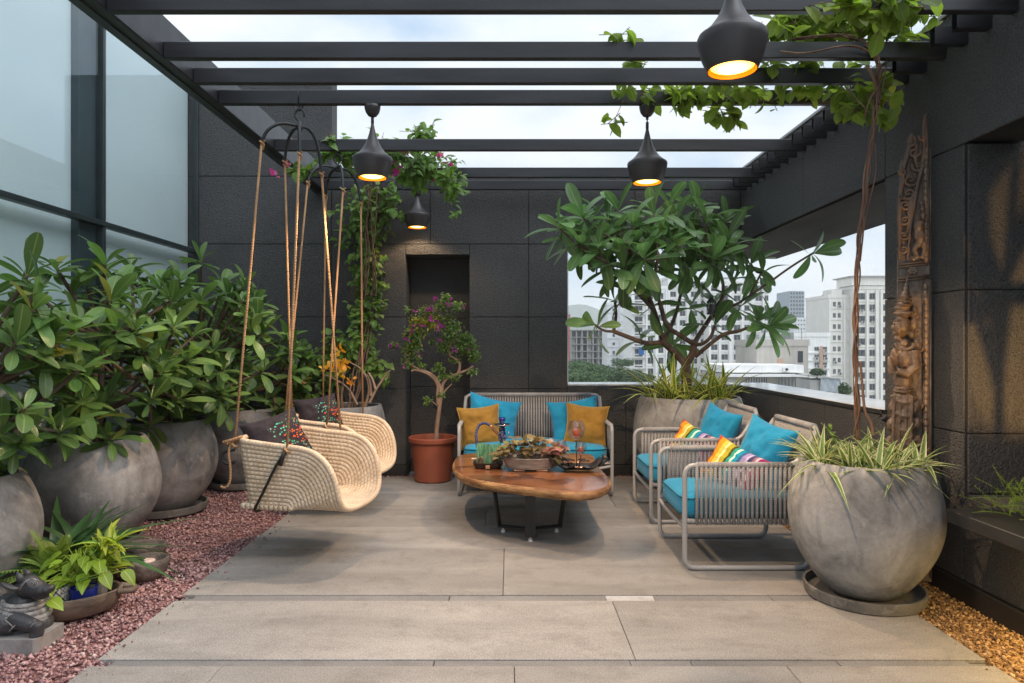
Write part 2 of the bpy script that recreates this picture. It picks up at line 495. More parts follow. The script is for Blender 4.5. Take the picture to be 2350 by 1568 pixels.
M['asparagus'] = leafmat('needle_sprig', (.13, .22, .02), (.28, .38, .05), None, vein=0, trans=.3)
M['citytree'] = leafmat('distant_tree_leaf', (.04, .085, .03), (.09, .14, .05), None, vein=0, trans=.2, rough=.7)
# fabrics
def fabric(name, c, c2=None, weave=420, rough=.85, wr=.6):
    m, nt, b = newmat(name)
    vec = coords(nt, 'Object')
    f = noise_(nt, vec, 7, 4)
    c2 = c2 or tuple(x*1.14 for x in c)
    col = ramp(nt, f, [(.3, c), (.7, c2)])
    thr = noise_(nt, coords(nt, 'Object', (30, 240, 240)), 1.0, 2, .6)
    col = mixc(nt, math_(nt, 'MULTIPLY', ramp(nt, thr, [(.4, (0,0,0)), (.62, (1,1,1))]), .35), col, tuple(x*.72 for x in c))
    nt.links.new(col, b.inputs['Base Color'])
    b.inputs['Roughness'].default_value = rough
    b.inputs['Specular IOR Level'].default_value = .25
    b.inputs['Sheen Weight'].default_value = .2
    h = math_(nt, 'ADD', math_(nt, 'MULTIPLY', noise_(nt, vec, 11, 3, .5, .8), wr), math_(nt, 'MULTIPLY', noise_(nt, vec, weave, 2), .12))
    bump(nt, b, h, .5, .02)
    return m
M['teal'] = fabric('turquoise_fabric', (.010, .245, .47), (.015, .30, .53))
M['teal_seat'] = fabric('turquoise_seat_fabric', (.012, .27, .48), (.018, .31, .53), wr=.12)
M['tealpipe'] = simple('dark_turquoise_piping', (.006, .10, .16), rough=.8)
M['mustard'] = fabric('mustard_fabric', (.27, .145, .022), (.36, .20, .035))
M['mustardpipe'] = simple('ochre_piping', (.38, .24, .04), rough=.8)
def stripes(name, stops):
    m, nt, b = newmat(name)
    uv = nt.nodes.new('ShaderNodeUVMap'); sx = nt.nodes.new('ShaderNodeSeparateXYZ'); nt.links.new(uv.outputs[0], sx.inputs[0])
    col = ramp(nt, sx.outputs[0], stops, 'CONSTANT')
    nt.links.new(col, b.inputs['Base Color']); b.inputs['Roughness'].default_value = .9; b.inputs['Specular IOR Level'].default_value = .2
    bump(nt, b, noise_(nt, coords(nt, 'Object'), 200, 2), .3, .004)
    return m
M['rainbow'] = stripes('rainbow_striped_fabric', [(0, (.45, .05, .02)), (.07, (.80, .28, .02)), (.17, (.85, .50, .08)), (.24, (.80, .70, .35)), (.28, (.42, .36, .03)), (.36, (.06, .07, .015)), (.41, (.03, .32, .26)), (.46, (.55, .75, .62)),
    (.50, (.01, .28, .42)), (.57, (.05, .12, .28)), (.61, (.33, .28, .52)), (.67, (.52, .45, .66)), (.71, (.06, .06, .16)), (.76, (.33, .16, .24)), (.80, (.66, .50, .62)), (.84, (.28, .02, .12))])
M['rainbowback'] = fabric('beige_backing', (.36, .30, .24))
def confetti(name):
    m, nt, b = newmat(name)
    uv = nt.nodes.new('ShaderNodeUVMap')
    def layer(scale, seed, size):
        mp_ = nt.nodes.new('ShaderNodeMapping'); mp_.inputs['Location'].default_value = (seed, seed*.7, 0); nt.links.new(uv.outputs[0], mp_.inputs[0])
        vo = nt.nodes.new('ShaderNodeTexVoronoi'); vo.inputs['Scale'].default_value = scale; nt.links.new(mp_.outputs[0], vo.inputs['Vector'])
        return math_(nt, 'LESS_THAN', vo.outputs['Distance'], size), vo.outputs['Color']
    dist = nt.nodes.new('ShaderNodeVectorMath'); dist.operation = 'DISTANCE'; nt.links.new(uv.outputs[0], dist.inputs[0]); dist.inputs[1].default_value = (.78, .42, 0)
    dd = dist.outputs['Value']
    col = None
    base = (.030, .024, .030)
    d1, c1 = layer(21, 3.1, .36)
    sp = nt.nodes.new('ShaderNodeSeparateColor'); nt.links.new(c1, sp.inputs[0])
    dens = math_(nt, 'LESS_THAN', math_(nt, 'MULTIPLY_ADD', sp.outputs[1], .32, dd), .56)
    pal = ramp(nt, math_(nt, 'MULTIPLY_ADD', dd, 1.3, math_(nt, 'MULTIPLY', sp.outputs[0], .35)), [(0, (.85, .35, .03)), (.22, (.75, .10, .04)), (.40, (.55, .08, .06)), (.48, (.06, .30, .18)), (.62, (.12, .45, .32)), (.8, (.3, .5, .4))], 'CONSTANT')
    col = mixc(nt, math_(nt, 'MULTIPLY', d1, dens), base, pal)
    nt.links.new(col, b.inputs['Base Color']); b.inputs['Roughness'].default_value = .8; b.inputs['Specular IOR Level'].default_value = .2
    vec = coords(nt, 'Object')
    bump(nt, b, noise_(nt, vec, 14, 4, .5, 1), .4, .015)
    return m
M['confetti'] = confetti('dark_confetti_print')
M['frame'] = simple('grey_powder_coat', (.33, .33, .34), (.38, .38, .385), 3, .32, 200, .05, .001)
def twist(name, c1, c2, freq, slant=1.0, bs=.8, dist=.003):
    """twisted rope / stitched coil: relief runs along the tube's own length"""
    m, nt, b = newmat(name)
    uv = nt.nodes.new('ShaderNodeUVMap'); sx = nt.nodes.new('ShaderNodeSeparateXYZ'); nt.links.new(uv.outputs[0], sx.inputs[0])
    vec = coords(nt, 'Object')
    wob = noise_(nt, vec, 30, 2)
    ph = math_(nt, 'ADD', math_(nt, 'MULTIPLY', sx.outputs[1], freq), math_(nt, 'ADD', math_(nt, 'MULTIPLY', sx.outputs[0], slant), wob))
    wv = math_(nt, 'MULTIPLY_ADD', math_(nt, 'SINE', math_(nt, 'MULTIPLY', ph, 2*PI)), .5, .5)
    f = noise_(nt, vec, 9, 4)
    col = ramp(nt, f, [(.3, c1), (.7, c2)])
    col = mixc(nt, math_(nt, 'MULTIPLY', ramp(nt, noise_(nt, vec, 160, 2), [(.4, (0,0,0)), (.6, (1,1,1))]), .3), col, tuple(x*.55 for x in c1))
    nt.links.new(col, b.inputs['Base Color']); b.inputs['Roughness'].default_value = .85; b.inputs['Specular IOR Level'].default_value = .2
    bump(nt, b, math_(nt, 'ADD', wv, math_(nt, 'MULTIPLY', noise_(nt, vec, 220, 2), .3)), bs, dist)
    return m
M['rope'] = twist('jute_rope', (.36, .20, .10), (.50, .30, .16), 55)
M['cord'] = twist('grey_woven_cord', (.27, .268, .275), (.43, .425, .435), 70)
M['coil'] = twist('straw_coil', (.55, .42, .29), (.76, .62, .47), 31, .5, .65, .005)
M['rimcoil'] = twist('straw_rim', (.58, .44, .31), (.76, .61, .46), 40, .6, .5, .003)
def wood(name):
    m, nt, b = newmat(name)
    vec = coords(nt, 'Object')
    mp_ = nt.nodes.new('ShaderNodeMapping'); mp_.inputs['Scale'].default_value = (1, 1.15, 3); nt.links.new(vec, mp_.inputs[0])
    ln = nt.nodes.new('ShaderNodeVectorMath'); ln.operation = 'LENGTH'; 
    ad = nt.nodes.new('ShaderNodeVectorMath'); ad.operation = 'ADD'; ad.inputs[1].default_value = (.1, .35, 0); nt.links.new(mp_.outputs[0], ad.inputs[0]); nt.links.new(ad.outputs[0], ln.inputs[0])
    wob = noise_(nt, mp_.outputs[0], 1.8, 4, .55, .3)
    ph = math_(nt, 'ADD', math_(nt, 'MULTIPLY', ln.outputs['Value'], 6.0), math_(nt, 'MULTIPLY', wob, 3.2))
    fr = math_(nt, 'FRACT', ph)
    ring = ramp(nt, fr, [(0, (.22, .085, .034)), (.55, (.165, .06, .024)), (.86, (.085, .03, .013)), (.97, (.055, .019, .009)), (1, (.22, .085, .034))])
    streak = noise_(nt, coords(nt, 'Object', (40, 3, 40)), 2.0, 4, .6)
    col = mixc(nt, .45, ring, ramp(nt, streak, [(.3, (.3,)*3), (.7, (.7,)*3)]), 'OVERLAY')
    big = noise_(nt, vec, 2.2, 3)
    col = mixc(nt, math_(nt, 'MULTIPLY', ramp(nt, big, [(.45, (0,0,0)), (.7, (1,1,1))]), .55), col, (.33, .155, .068))
    nt.links.new(col, b.inputs['Base Color']); b.inputs['Roughness'].default_value = .3
    b.inputs['Coat Weight'].default_value = .35; b.inputs['Coat Roughness'].default_value = .18
    bump(nt, b, streak, .12, .003)
    return m
M['wood'] = wood('polished_slab_wood')
M['edge'] = simple('rough_live_edge', (.16, .07, .025), (.42, .23, .09), 7, .6, 22, .8, .012, stretch=(1, 1, 5))
M['carved'] = simple('aged_carved_wood', (.042, .026, .018), (.12, .076, .052), 14, .5, 46, .9, .008, lo=.3, hi=.72, stretch=(1, 1, .45))
M['carved_hi'] = simple('worn_carved_wood', (.050, .033, .024), (.165, .108, .076), 16, .45, 50, .9, .008, lo=.3, hi=.7, stretch=(1, 1, .5))
for k_, hi_ in (('carved', (.18, .14, .105)), ('carved_hi', (.30, .235, .175))):
    nt_ = M[k_].node_tree; b_ = nt_.nodes['Principled BSDF']
    src = b_.inputs['Base Color'].links[0].from_socket
    g_ = nt_.nodes.new('ShaderNodeNewGeometry')
    wear = ramp(nt_, g_.outputs['Pointiness'], [(.50, (0,0,0)), (.58, (1,1,1))])
    brk = ramp(nt_, noise_(nt_, coords(nt_, 'Object'), 30, 4, .7), [(.35, (.1,)*3), (.65, (1,1,1))])
    nt_.links.new(mixc(nt_, math_(nt_, 'MULTIPLY', wear, math_(nt_, 'MULTIPLY', brk, .8)), src, hi_), b_.inputs['Base Color'])
M['blackmetal'] = simple('black_iron', (.008, .008, .009), (.014, .014, .015), 8, .5, 60, .2, .002)
M['lampshade'] = simple('dark_bronze_shade', (.030, .026, .027), (.045, .040, .042), 3, .42)
M['lampgold'] = simple('gold_lamp_lining', (.72, .29, .02), (.76, .32, .025), 3, .35)
def emit(name, c, s):
    m, nt, b = newmat(name)
    b.inputs['Base Color'].default_value = (*c, 1)
    b.inputs['Emission Color'].default_value = (*c, 1); b.inputs['Emission Strength'].default_value = s
    return m
M['bulb'] = emit('warm_bulb', (1, .80, .46), 2.4)
_n = M['bulb'].node_tree; _b = _n.nodes['Principled BSDF']
_l = _n.nodes.new('ShaderNodeVectorMath'); _l.operation = 'LENGTH'; _m = _n.nodes.new('ShaderNodeMapping'); _m.inputs['Scale'].default_value = (1, 1, 0)
_n.links.new(coords(_n, 'Object'), _m.inputs[0]); _n.links.new(_m.outputs[0], _l.inputs[0])
_n.links.new(ramp(_n, _l.outputs['Value'], [(.03, (1, .80, .40)), (.06, (1, .60, .13)), (.088, (.92, .40, .04))]), _b.inputs['Emission Color'])
M['ledstrip'] = emit('warm_led_strip', (1, .66, .22), 6)
M['bull'] = simple('black_soapstone', (.022, .023, .026), (.05, .05, .055), 6, .5, 60, .35, .004)
M['bullgrey'] = simple('chiselled_grey_stone', (.12, .115, .115), (.30, .29, .285), 40, .75, 70, .9, .01)
M['stonegrey'] = simple('grey_stone_base', (.20, .185, .18), (.32, .30, .29), 9, .75, 50, .4, .006)
M['bowl'] = simple('rough_stone_bowl', (.09, .072, .06), (.22, .18, .155), 10, .85, 40, .9, .012)
M['traywood'] = simple('aged_wooden_tray', (.085, .058, .044), (.19, .14, .11), 7, .6, 30, .5, .006, stretch=(1, 3, 3))
M['tanstone'] = simple('tan_stone', (.36, .25, .14), (.52, .39, .25), 8, .85, 30, .8, .015)
M['chrome'] = simple('polished_metal', (.62, .6, .58), rough=.15, metal=1)
M['white'] = simple('white_plastic', (.75, .75, .75), rough=.4)
M['blueglaze'] = simple('blue_glaze', (.01, .02, .16), (.015, .03, .24), 5, .15)
M['copper'] = simple('copper_inlay', (.62, .34, .2), rough=.3, metal=.8)
M['blacktray'] = simple('black_leather_tray', (.018, .014, .012), (.04, .032, .028), 9, .3, 60, .3, .003)
M['candle'] = simple('red_candle', (.45, .06, .03), (.62, .14, .07), 20, .5)
M['petal'] = simple('pale_pink_stone', (.62, .44, .38), (.75, .6, .52), 12, .5)
def glassmat(name, tint=(1,1,1), refl=.5, rough=.02, dens=0.0, bumpy=0, spots=None):
    """thin clear glass: sees through, mirrors at glancing angles; optional painted film"""
    m, nt, b = newmat(name)
    nt.nodes.remove(b)
    tr = nt.nodes.new('ShaderNodeBsdfTransparent'); tr.inputs[0].default_value = (*tint, 1)
    gl = nt.nodes.new('ShaderNodeBsdfGlossy'); gl.inputs['Roughness'].default_value = rough
    lw = nt.nodes.new('ShaderNodeLayerWeight'); lw.inputs['Blend'].default_value = .5
    f = math_(nt, 'MULTIPLY_ADD', math_(nt, 'POWER', lw.outputs['Facing'], 4.0), .9, refl*.05)
    mxs = nt.nodes.new('ShaderNodeMixShader'); nt.links.new(f, mxs.inputs[0])
    nt.links.new(tr.outputs[0], mxs.inputs[1]); nt.links.new(gl.outputs[0], mxs.inputs[2])
    o = mxs.outputs[0]
    if dens:
        df = nt.nodes.new('ShaderNodeBsdfDiffuse')
        df.inputs[0].default_value = (*tint, 1)
        m2 = nt.nodes.new('ShaderNodeMixShader'); m2.inputs[0].default_value = dens
        nt.links.new(o, m2.inputs[1]); nt.links.new(df.outputs[0], m2.inputs[2]); o = m2.outputs[0]
        if spots:
            vec = coords(nt, 'Object', (90, 90, 14))
            nz_ = noise_(nt, vec, 1.0, 4, .6)
            nt.links.new(ramp(nt, nz_, [(.3, (.3,)*3), (.7, (.95,)*3)]), m2.inputs[0])
            nt.links.new(ramp(nt, nz_, [(.3, spots[0]), (.7, spots[1])]), df.inputs[0])
    if bumpy:
        bn = nt.nodes.new('ShaderNodeBump'); bn.inputs['Strength'].default_value = bumpy; bn.inputs['Distance'].default_value = .01
        nt.links.new(noise_(nt, coords(nt, 'Object'), 60, 2), bn.inputs['Height']); nt.links.new(bn.outputs[0], gl.inputs['Normal'])
    nt.links.new(o, nt.nodes['Material Output'].inputs[0])
    return m
M['pane'] = glassmat('tinted_wall_glass', (.965, .995, 1.0), .9)
M['railglass'] = glassmat('clear_balustrade_glass', (.92, .97, .97), 1.0)
M['clearglass'] = glassmat('clear_blown_glass', (.93, .90, .88), 2.2, bumpy=.5)
M['greenglass'] = glassmat('green_painted_glass', (.35, .62, .42), .4, dens=.6, spots=((.10, .30, .14), (.32, .58, .40)))
M['blind'] = simple('pale_frosted_blind', (.72, .80, .815), (.78, .85, .86), .8, .8)
M['innercol'] = simple('dark_inner_column', (.035, .055, .062), (.05, .075, .082), 3, .6, 60, .3)
# ================================================================== the terrace floor
YB = 7.65          # back wall face
XL, XR = -3.49, 2.59   # glass wall plane, right wall face
mb = MB(); mb.box((-6, -3.5, -.4), (3.6, 8.2, -.06))
tag(mb.build('terrace_slab', M['joint']), kind='structure')
mb = MB(); mb.box((-1.90, -2.5, -.055), (2.19, 7.52, -.022))
paving = mb.build('paving', M['strip']); tag(paving, kind='structure')
# dark flush strips between the big slabs
def strip(x0, x1, y0, y1):
    b = MB(); b.bbox((x0, y0, -.021), (x1, y1, -.006), .002); b.build('strip', M['strip'], paving)
for y0, y1 in ((3.088, 3.148), (3.878, 3.962)):
    for x0, x1 in ((-1.82, -.35), (-.345, .55), (.83, 1.5), (1.505, 2.1)):
        strip(x0, x1, y0, y1)
    strip(.552, .828, y0, y1) if y0 < 3.5 else None
b = MB(); b.bbox((.552, 3.878, -.021), (.828, 3.962, -.005), .002); tag(b.build('strip', simple('white_marble', (.36, .36, .37), (.50, .50, .51), 14, .5), paving), 'pale marble piece of the strip')
def paver(x0, x1, y0, y1):
    b = MB(); g = .0015
    b.bbox((x0+g, y0+g, -.0215), (x1-g, y1-g, R.uniform(-.0012, 0)), .0025)
    b.build('paver', M['granite'], paving)
rows = [(.4, 1.3, (-.5, .9)), (1.3, 2.2, (-.9, .3)), (2.2, 3.086, (-1.3, .02, 1.25)), (3.150, 3.876, (.58,)), (3.964, 4.876, (-.04,)), (4.876, 5.436, (1.35,)), (5.436, 6.08, (-.20,)), (6.08, 6.75, (.95,)), (6.75, 7.515, (-.3,))]
for y0, y1, xs in rows:
    e = [-1.905]+list(xs)+[2.195]
    for a, b_ in zip(e, e[1:]): paver(a, b_, y0, y1)

# gravel beds: a sheet with thousands of loose chips on it
mb = MB(); mb.box((-3.62, -.5, -.058), (-1.93, 7.9, -.03)); tag(mb.build('gravel_bed', M['redgravel']), kind='structure')
mb = MB(); mb.box((2.215, -.5, -.058), (2.60, 7.66, -.03)); tag(mb.build('gravel_strip', M['tangravel']), kind='structure')
mb = MB(); mb.box((-1.9, 7.535, -.058), (2.21, 7.66, -.03)); tag(mb.build('gravel_edge', M['redgravel']), kind='structure')
def chips(name, m, regions, seed, s0, s1, z=-.026):
    rng = np.random.default_rng(seed)
    base = np.array([(1,0,0),(-1,0,0),(0,1,0),(0,-1,0),(0,0,1),(0,0,-1)], float)
    faces = np.array([(0,2,4),(2,1,4),(1,3,4),(3,0,4),(2,0,5),(1,2,5),(3,1,5),(0,3,5)])
    vs = []; fs = []; o = 0
    pos = []
    for x0, x1, y0, y1, n in regions:
        p = np.column_stack([rng.uniform(x0, x1, n), rng.uniform(y0, y1, n)]); pos.append(p)
    pos = np.concatenate(pos); n = len(pos)
    sc = rng.uniform(s0, s1, (n, 1))*np.clip(rng.lognormal(0, .25, (n, 1)), .6, 1.7)
    v = base[None]*rng.uniform(.65, 1.15, (n, 6, 1))*np.stack([sc*rng.uniform(.8, 1.35, (n, 1)), sc*rng.uniform(.7, 1.1, (n, 1)), sc*rng.uniform(.45, .8, (n, 1))], -1)
    v += rng.normal(0, .12, v.shape)*sc[:, None]
    A = rng.normal(size=(n, 3, 3)); Q = np.linalg.qr(A)[0]
    tilt = rng.random(n) < .5
    a = rng.uniform(0, 2*PI, n); Z = np.zeros((n, 3, 3)); Z[:,0,0] = np.cos(a); Z[:,0,1] = -np.sin(a); Z[:,1,0] = np.sin(a); Z[:,1,1] = np.cos(a); Z[:,2,2] = 1
    Q[tilt] = Z[tilt]
    v = np.einsum('nij,nkj->nki', Q, v)
    v[:, :, 0] += pos[:, 0:1]; v[:, :, 1] += pos[:, 1:2]; v[:, :, 2] += z + rng.uniform(.0, .014, (n, 1))
    f = faces[None]+(np.arange(n)*6)[:, None, None]
    me = bpy.data.meshes.new(name)
    me.vertices.add(n*6); me.vertices.foreach_set('co', v.reshape(-1))
    nf = n*8
    me.loops.add(nf*3); me.loops.foreach_set('vertex_index', f.reshape(-1).astype(np.int32))
    me.polygons.add(nf); me.polygons.foreach_set('loop_start', np.arange(0, nf*3, 3, dtype=np.int32))
    me.update(calc_edges=True)
    # every chip its own shade
    ca = me.attributes.new('shade', 'FLOAT', 'POINT'); ca.data.foreach_set('value', np.repeat(rng.random(n), 6).astype(np.float32))
    me.materials.append(m)
    ob = bpy.data.objects.new(name, me); COL.objects.link(ob)
    return tag(ob, kind='stuff')
def chipmat(name, stops):
    m, nt, b = newmat(name)
    at = nt.nodes.new('ShaderNodeAttribute'); at.attribute_name = 'shade'
    col = ramp(nt, at.outputs['Fac'], stops)
    g = nt.nodes.new('ShaderNodeNewGeometry')
    big = noise_(nt, g.outputs['Position'], 2.0, 4)
    hv = nt.nodes.new('ShaderNodeHueSaturation'); nt.links.new(col, hv.inputs['Color']); nt.links.new(math_(nt, 'MULTIPLY_ADD', big, .8, .6), hv.inputs['Value'])
    nt.links.new(hv.outputs[0], b.inputs['Base Color']); b.inputs['Roughness'].default_value = .85
    bump(nt, b, noise_(nt, g.outputs['Position'], 260, 3), .5, .003)
    return m
M['redchip'] = chipmat('red_chip', [(0, (.17, .085, .088)), (.3, (.30, .158, .162)), (.7, (.43, .255, .252)), (.95, (.50, .33, .315)), (1, (.55, .44, .41))])
M['tanchip'] = chipmat('tan_chip', [(0, (.13, .072, .034)), (.3, (.27, .152, .066)), (.7, (.40, .25, .125)), (1, (.54, .37, .21))])
chips('red_gravel', M['redchip'], [(-3.47, -1.91, 5.0, 7.64, 11000), (-3.47, -1.91, 2.2, 5.0, 19000), (-1.9, 2.2, 7.53, 7.64, 1500), (-1.93, -1.84, 3.05, 3.16, 40)], 3, .007, .0135)
chips('tan_gravel', M['tanchip'], [(2.205, 2.58, 2.4, 7.5, 8500)], 5, .007, .013)
tag(chips('loose_chips', M['redchip'], [(-1.9, -1.72, 2.6, 5.5, 26), (-1.9, -1.80, 2.6, 6.2, 40), (-1.88, -1.84, 3.87, 3.97, 8)], 12, .005, .010, .003), kind='stuff')
tag(chips('loose_tan_chips', M['tanchip'], [(2.08, 2.2, 2.5, 4.2, 22)], 13, .005, .009, .003), kind='stuff')
mb = MB(); mb.ell((-2.86, 3.16, -.005), (.02, .013, .010)); tag(mb.build('pebble', simple('yellow_pebble', (.6, .32, .05), rough=.5), smooth=True), 'small yellow pebble lying on the red gravel', 'pebble')
mb = MB(); mb.ell((-2.66, 3.13, -.005), (.020, .016, .012)); tag(mb.build('pebble', simple('white_pebble', (.6, .58, .56), rough=.5), smooth=True), 'small white pebble lying on the red gravel', 'pebble')

# ================================================================== walls
G = .0028
def panel_y(parent, x0, x1, z0, z1, y, name='panel', t=.014):
    """panel on a wall that faces -Y"""
    b = MB(); b.bbox((x0+G, y, z0+G), (x1-G, y+t, z1-G), .005); return b.build(name, M['wall'], parent)
def panel_x(parent, y0, y1, z0, z1, x, name='panel', t=.014):
    b = MB(); b.bbox((x, y0+G, z0+G), (x+t, y1-G, z1-G), .005); return b.build(name, M['wall'], parent)
back = thing('back_wall', 'charcoal plaster wall with recessed joints, a tall niche and a window to the city', 'wall', (0, YB, 0))
B0 = YB+.012
mb = MB()
mb.box((-2.0, B0, 0), (-1.185, YB+.40, 3.40)); mb.box((-1.185, B0, 2.476), (-.439, YB+.40, 3.40)); mb.box((-1.185, YB+.373, 0), (-.439, YB+.40, 2.476))
mb.box((-.439, B0, 0), (.644, YB+.36, 3.40)); mb.box((.644, B0, 2.575), (2.70, YB+.36, 3.40)); mb.box((.644, B0, 0), (2.60, YB+.36, .985))
mb.build('wall_core', M['joint'], back)
z1, z2, z3 = .957, 1.762, 2.58
for x0, x1, a, b_ in ((-2,-1.17,0.105,z1),(-.454,.21,.105,z1),(.21,.644,.105,z1),(.644,1.30,.105,.99),(1.30,2.59,.105,.99),
        (-2,-1.17,z1,z2),(-.454,.21,z1,z2),(.21,.644,z1,z2),(-2,-1.17,z2,z3),(-.454,.21,z2,z3),(.21,.644,z2,z3),(-1.17,-.454,2.46,z3),
        (-2,-.893,z3,3.39),(-.893,.21,z3,3.39),(.21,1.40,z3,3.39),(1.40,2.59,z3,3.39)):
    panel_y(back, x0, x1, a, b_, YB)
# niche lining
for a, b_ in ((0.105, z1), (z1, z2), (z2, 2.46)):
    panel_y(back, -1.17, -.454, a, b_, YB+.358, 'niche_panel')
    panel_x(back, YB+.015, YB+.357, a, b_, -1.184, 'niche_panel')
    panel_x(back, YB+.015, YB+.357, a, b_, -.454, 'niche_panel')
b = MB(); b.box((-1.17, YB+.015, 2.4605), (-.454, YB+.357, 2.475)); b.build('niche_panel', M['wall'], back)
mb = MB()
for x0, x1 in ((-2.0, -1.165), (-.458, 2.60)): mb.bbox((x0, YB-.012, -.03), (x1, YB+.011, .10), .004)
mb.bbox((-1.164, YB+.34, -.03), (-.46, YB+.357, .10), .004); mb.bbox((-1.17, YB+.02, -.03), (-1.155, YB+.339, .10), .003); mb.bbox((-.469, YB+.02, -.03), (-.454, YB+.339, .10), .003)
mb.build('skirting', M['skirting'], back)
mb = MB(); mb.bbox((-2.0, YB-.012, 3.395), (2.71, YB+.37, 3.425), .004); mb.build('coping', M['coping'], back)
mb = MB(); mb.bbox((.65, YB+.02, .992), (2.60, YB+.42, 1.012), .004); mb.build('ledge', M['ledge'], back)
mb = MB(); mb.box((.645, YB+.02, 1.013), (.657, YB+.05, 2.57)); mb.build('window_trim', M['ledge'], back)

tower = thing('tower_wall', 'taller charcoal plaster wall section beside the glass, rising above the pergola', 'wall', (-2.8, YB, 0))
mb = MB(); mb.box((-3.62, B0, 0), (-2.003, YB+.26, 4.47)); mb.build('wall_core', M['joint'], tower)
for a, b_ in ((.105, z1), (z1, z2), (z2, z3), (z3, 3.34), (3.34, 4.48)):
    panel_y(tower, -3.60, -2.002, a, b_, YB-.001)
    panel_x(tower, YB+.016, YB+.262, a, b_, -2.016, 'panel', .0155) if a > 3 else None
mb = MB(); mb.bbox((-3.5, YB-.014, -.03), (-2.003, YB+.011, .10), .004); mb.build('skirting', M['skirting'], tower)

right = thing('right_wall', 'charcoal plaster side wall with open lintel, low parapet and deep recess', 'wall', (XR, 5, 0))
X0 = XR+.012
PY = 4.71; RY = 3.895
mb = MB()
mb.box((X0, PY, 0), (XR+.30, YB, .985))                 # parapet
mb.box((X0, RY, 0), (XR+.36, PY, 2.60))                 # pier
mb.box((X0, -2.5, 2.615), (XR+.34, YB+.3, 3.40))         # lintel beam
mb.box((X0, -2.5, 0), (XR+.55, RY-.001, .56))            # low wall under the recess
mb.box((XR+.372, -2.5, .56), (XR+.55, RY-.001, 2.62))      # recess back
mb.build('wall_core', M['joint'], right)
for y0, y1 in ((PY, 5.62), (5.62, 6.6), (6.6, YB-.002)): panel_x(right, y0, y1, .105, .99, XR)
for a, b_ in ((.105, .945), (.945, 1.765), (1.765, 2.60)):
    panel_x(right, RY, PY, a, b_, XR)
    b = MB(); b.bbox((XR+.003, PY, max(a, 1.0)+G), (XR+.36, PY+.012, b_-G), .004); b.build('panel', M['wall'], right)
for y0, y1 in ((-2.5, -.2), (-.2, 2.1), (2.1, PY), (PY, 6.03), (6.03, YB-.002)): panel_x(right, y0, y1, 2.60, 3.395, XR)
for y0, y1 in ((-2.5, -.2), (-.2, 1.9), (1.9, RY)): panel_x(right, y0, y1, .105, .585, XR)
for a, b_ in ((.60, .945), (.945, 1.765), (1.765, 2.60)):
    panel_y(right, XR+.0145, XR+.372, a, b_, RY-.014, 'panel', .0135)
    for y0, y1 in ((.3, 2.1), (2.1, RY-.015)): panel_x(right, y0, y1, a, b_, XR+.358, 'panel', .013)
mb = MB(); mb.box((XR+.003, .3, .5865), (XR+.357, RY-.016, .599)); mb.build('recess_floor', M['wall'], right)
mb = MB(); mb.bbox((XR-.014, -.5, -.03), (XR+.011, YB-.013, .10), .004); mb.build('skirting', M['skirting'], right)
mb = MB(); mb.bbox((XR-.012, -2.5, 3.397), (XR+.35, YB-.013, 3.425), .004); mb.build('coping', M['coping'], right)
mb = MB(); mb.bbox((XR-.01, PY+.014, .992), (XR+.42, YB+.4, 1.006), .004); mb.build('ledge', M['ledge'], right)
mb = MB(); mb.box((XR-.0135, PY+.014, .972), (XR-.0005, YB-.01, 1.0)); mb.build('sill_edge', M['skirting'], right)
# deep soffit slab over the corner opening
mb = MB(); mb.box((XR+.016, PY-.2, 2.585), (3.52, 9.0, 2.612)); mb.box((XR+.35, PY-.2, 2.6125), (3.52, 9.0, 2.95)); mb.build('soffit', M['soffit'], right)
# cut beam ends on the lintel
PITCH = .1915
BEAMS = {0: 1, 3: 1, 5: 1, 7: 1, 13: 1, 18: 1, 21: 1}
def ybeam(k): return 3.47+PITCH*k if k < 21 else 7.46
st = MB()
for sy in (0, 1): pass
st.bbox((-.19, 0, 0), (0, .05, .004), .001); st.bbox((-.19, 0, .096), (0, .05, .10), .001); st.bbox((-.19, 0, .0045), (0, .004, .0955), .001); st.bbox((-.19, .046, .0045), (0, .05, .0955), .001)
stm = st.mesh('beam_stub', M['steel'])
for k in range(-4, 22):
    if k in BEAMS or k in (-3,): continue
    inst('beam_stub', stm, right, Matrix.Translation(V((XR-.0005, ybeam(k), 3.15))-right.location))

# ------------------------------------------------------------------ glass wall on the left
glass = thing('glass_wall', 'tall glazed wall with dark mullions and a pale blind behind the panes', 'glass wall', (XL, 5, 0))
ZT = 2.487
for y0, y1 in ((-2.0, 1.9), (1.9, 5.85), (5.85, YB)):
    for a, b_ in ((.0, ZT), (ZT, 4.6)):
        b = MB(); b.box((XL-.014, y0+.012, a+.02), (XL-.006, y1-.012, b_-.02)); b.build('pane', M['pane'], glass)
for y in (1.9, 5.85):
    b = MB(); b.bbox((XL-.05, y-.018, 0), (XL+.02, y+.018, 4.6), .003); b.build('mullion', M['greenframe'], glass)
b = MB(); b.bbox((XL-.05, -2, ZT-.022), (XL+.026, YB-.03, ZT+.022), .003); b.build('transom', M['greenframe'], glass)
b = MB(); b.bbox((XL-.05, YB-.03, 0), (XL+.008, YB-.002, 4.6), .003); b.build('edge_frame', M['greenframe'], glass)
b = MB(); b.bbox((XL-.05, -2, -.03), (XL+.01, YB-.035, .03), .003); b.build('bottom_frame', M['greenframe'], glass)
b = MB(); b.bbox((XL-.14, -2, .03), (XL-.12, YB+.005, 4.6), .003); b.build('blind', M['blind'], glass)
b = MB(); b.bbox((XL-.119, 5.61, .03), (XL-.05, 5.955, 4.6), .004)
tag(b.build('column', M['innercol'], loc=(XL-.09, 5.78, 0)), 'dark upright column standing behind the glass wall', 'column')

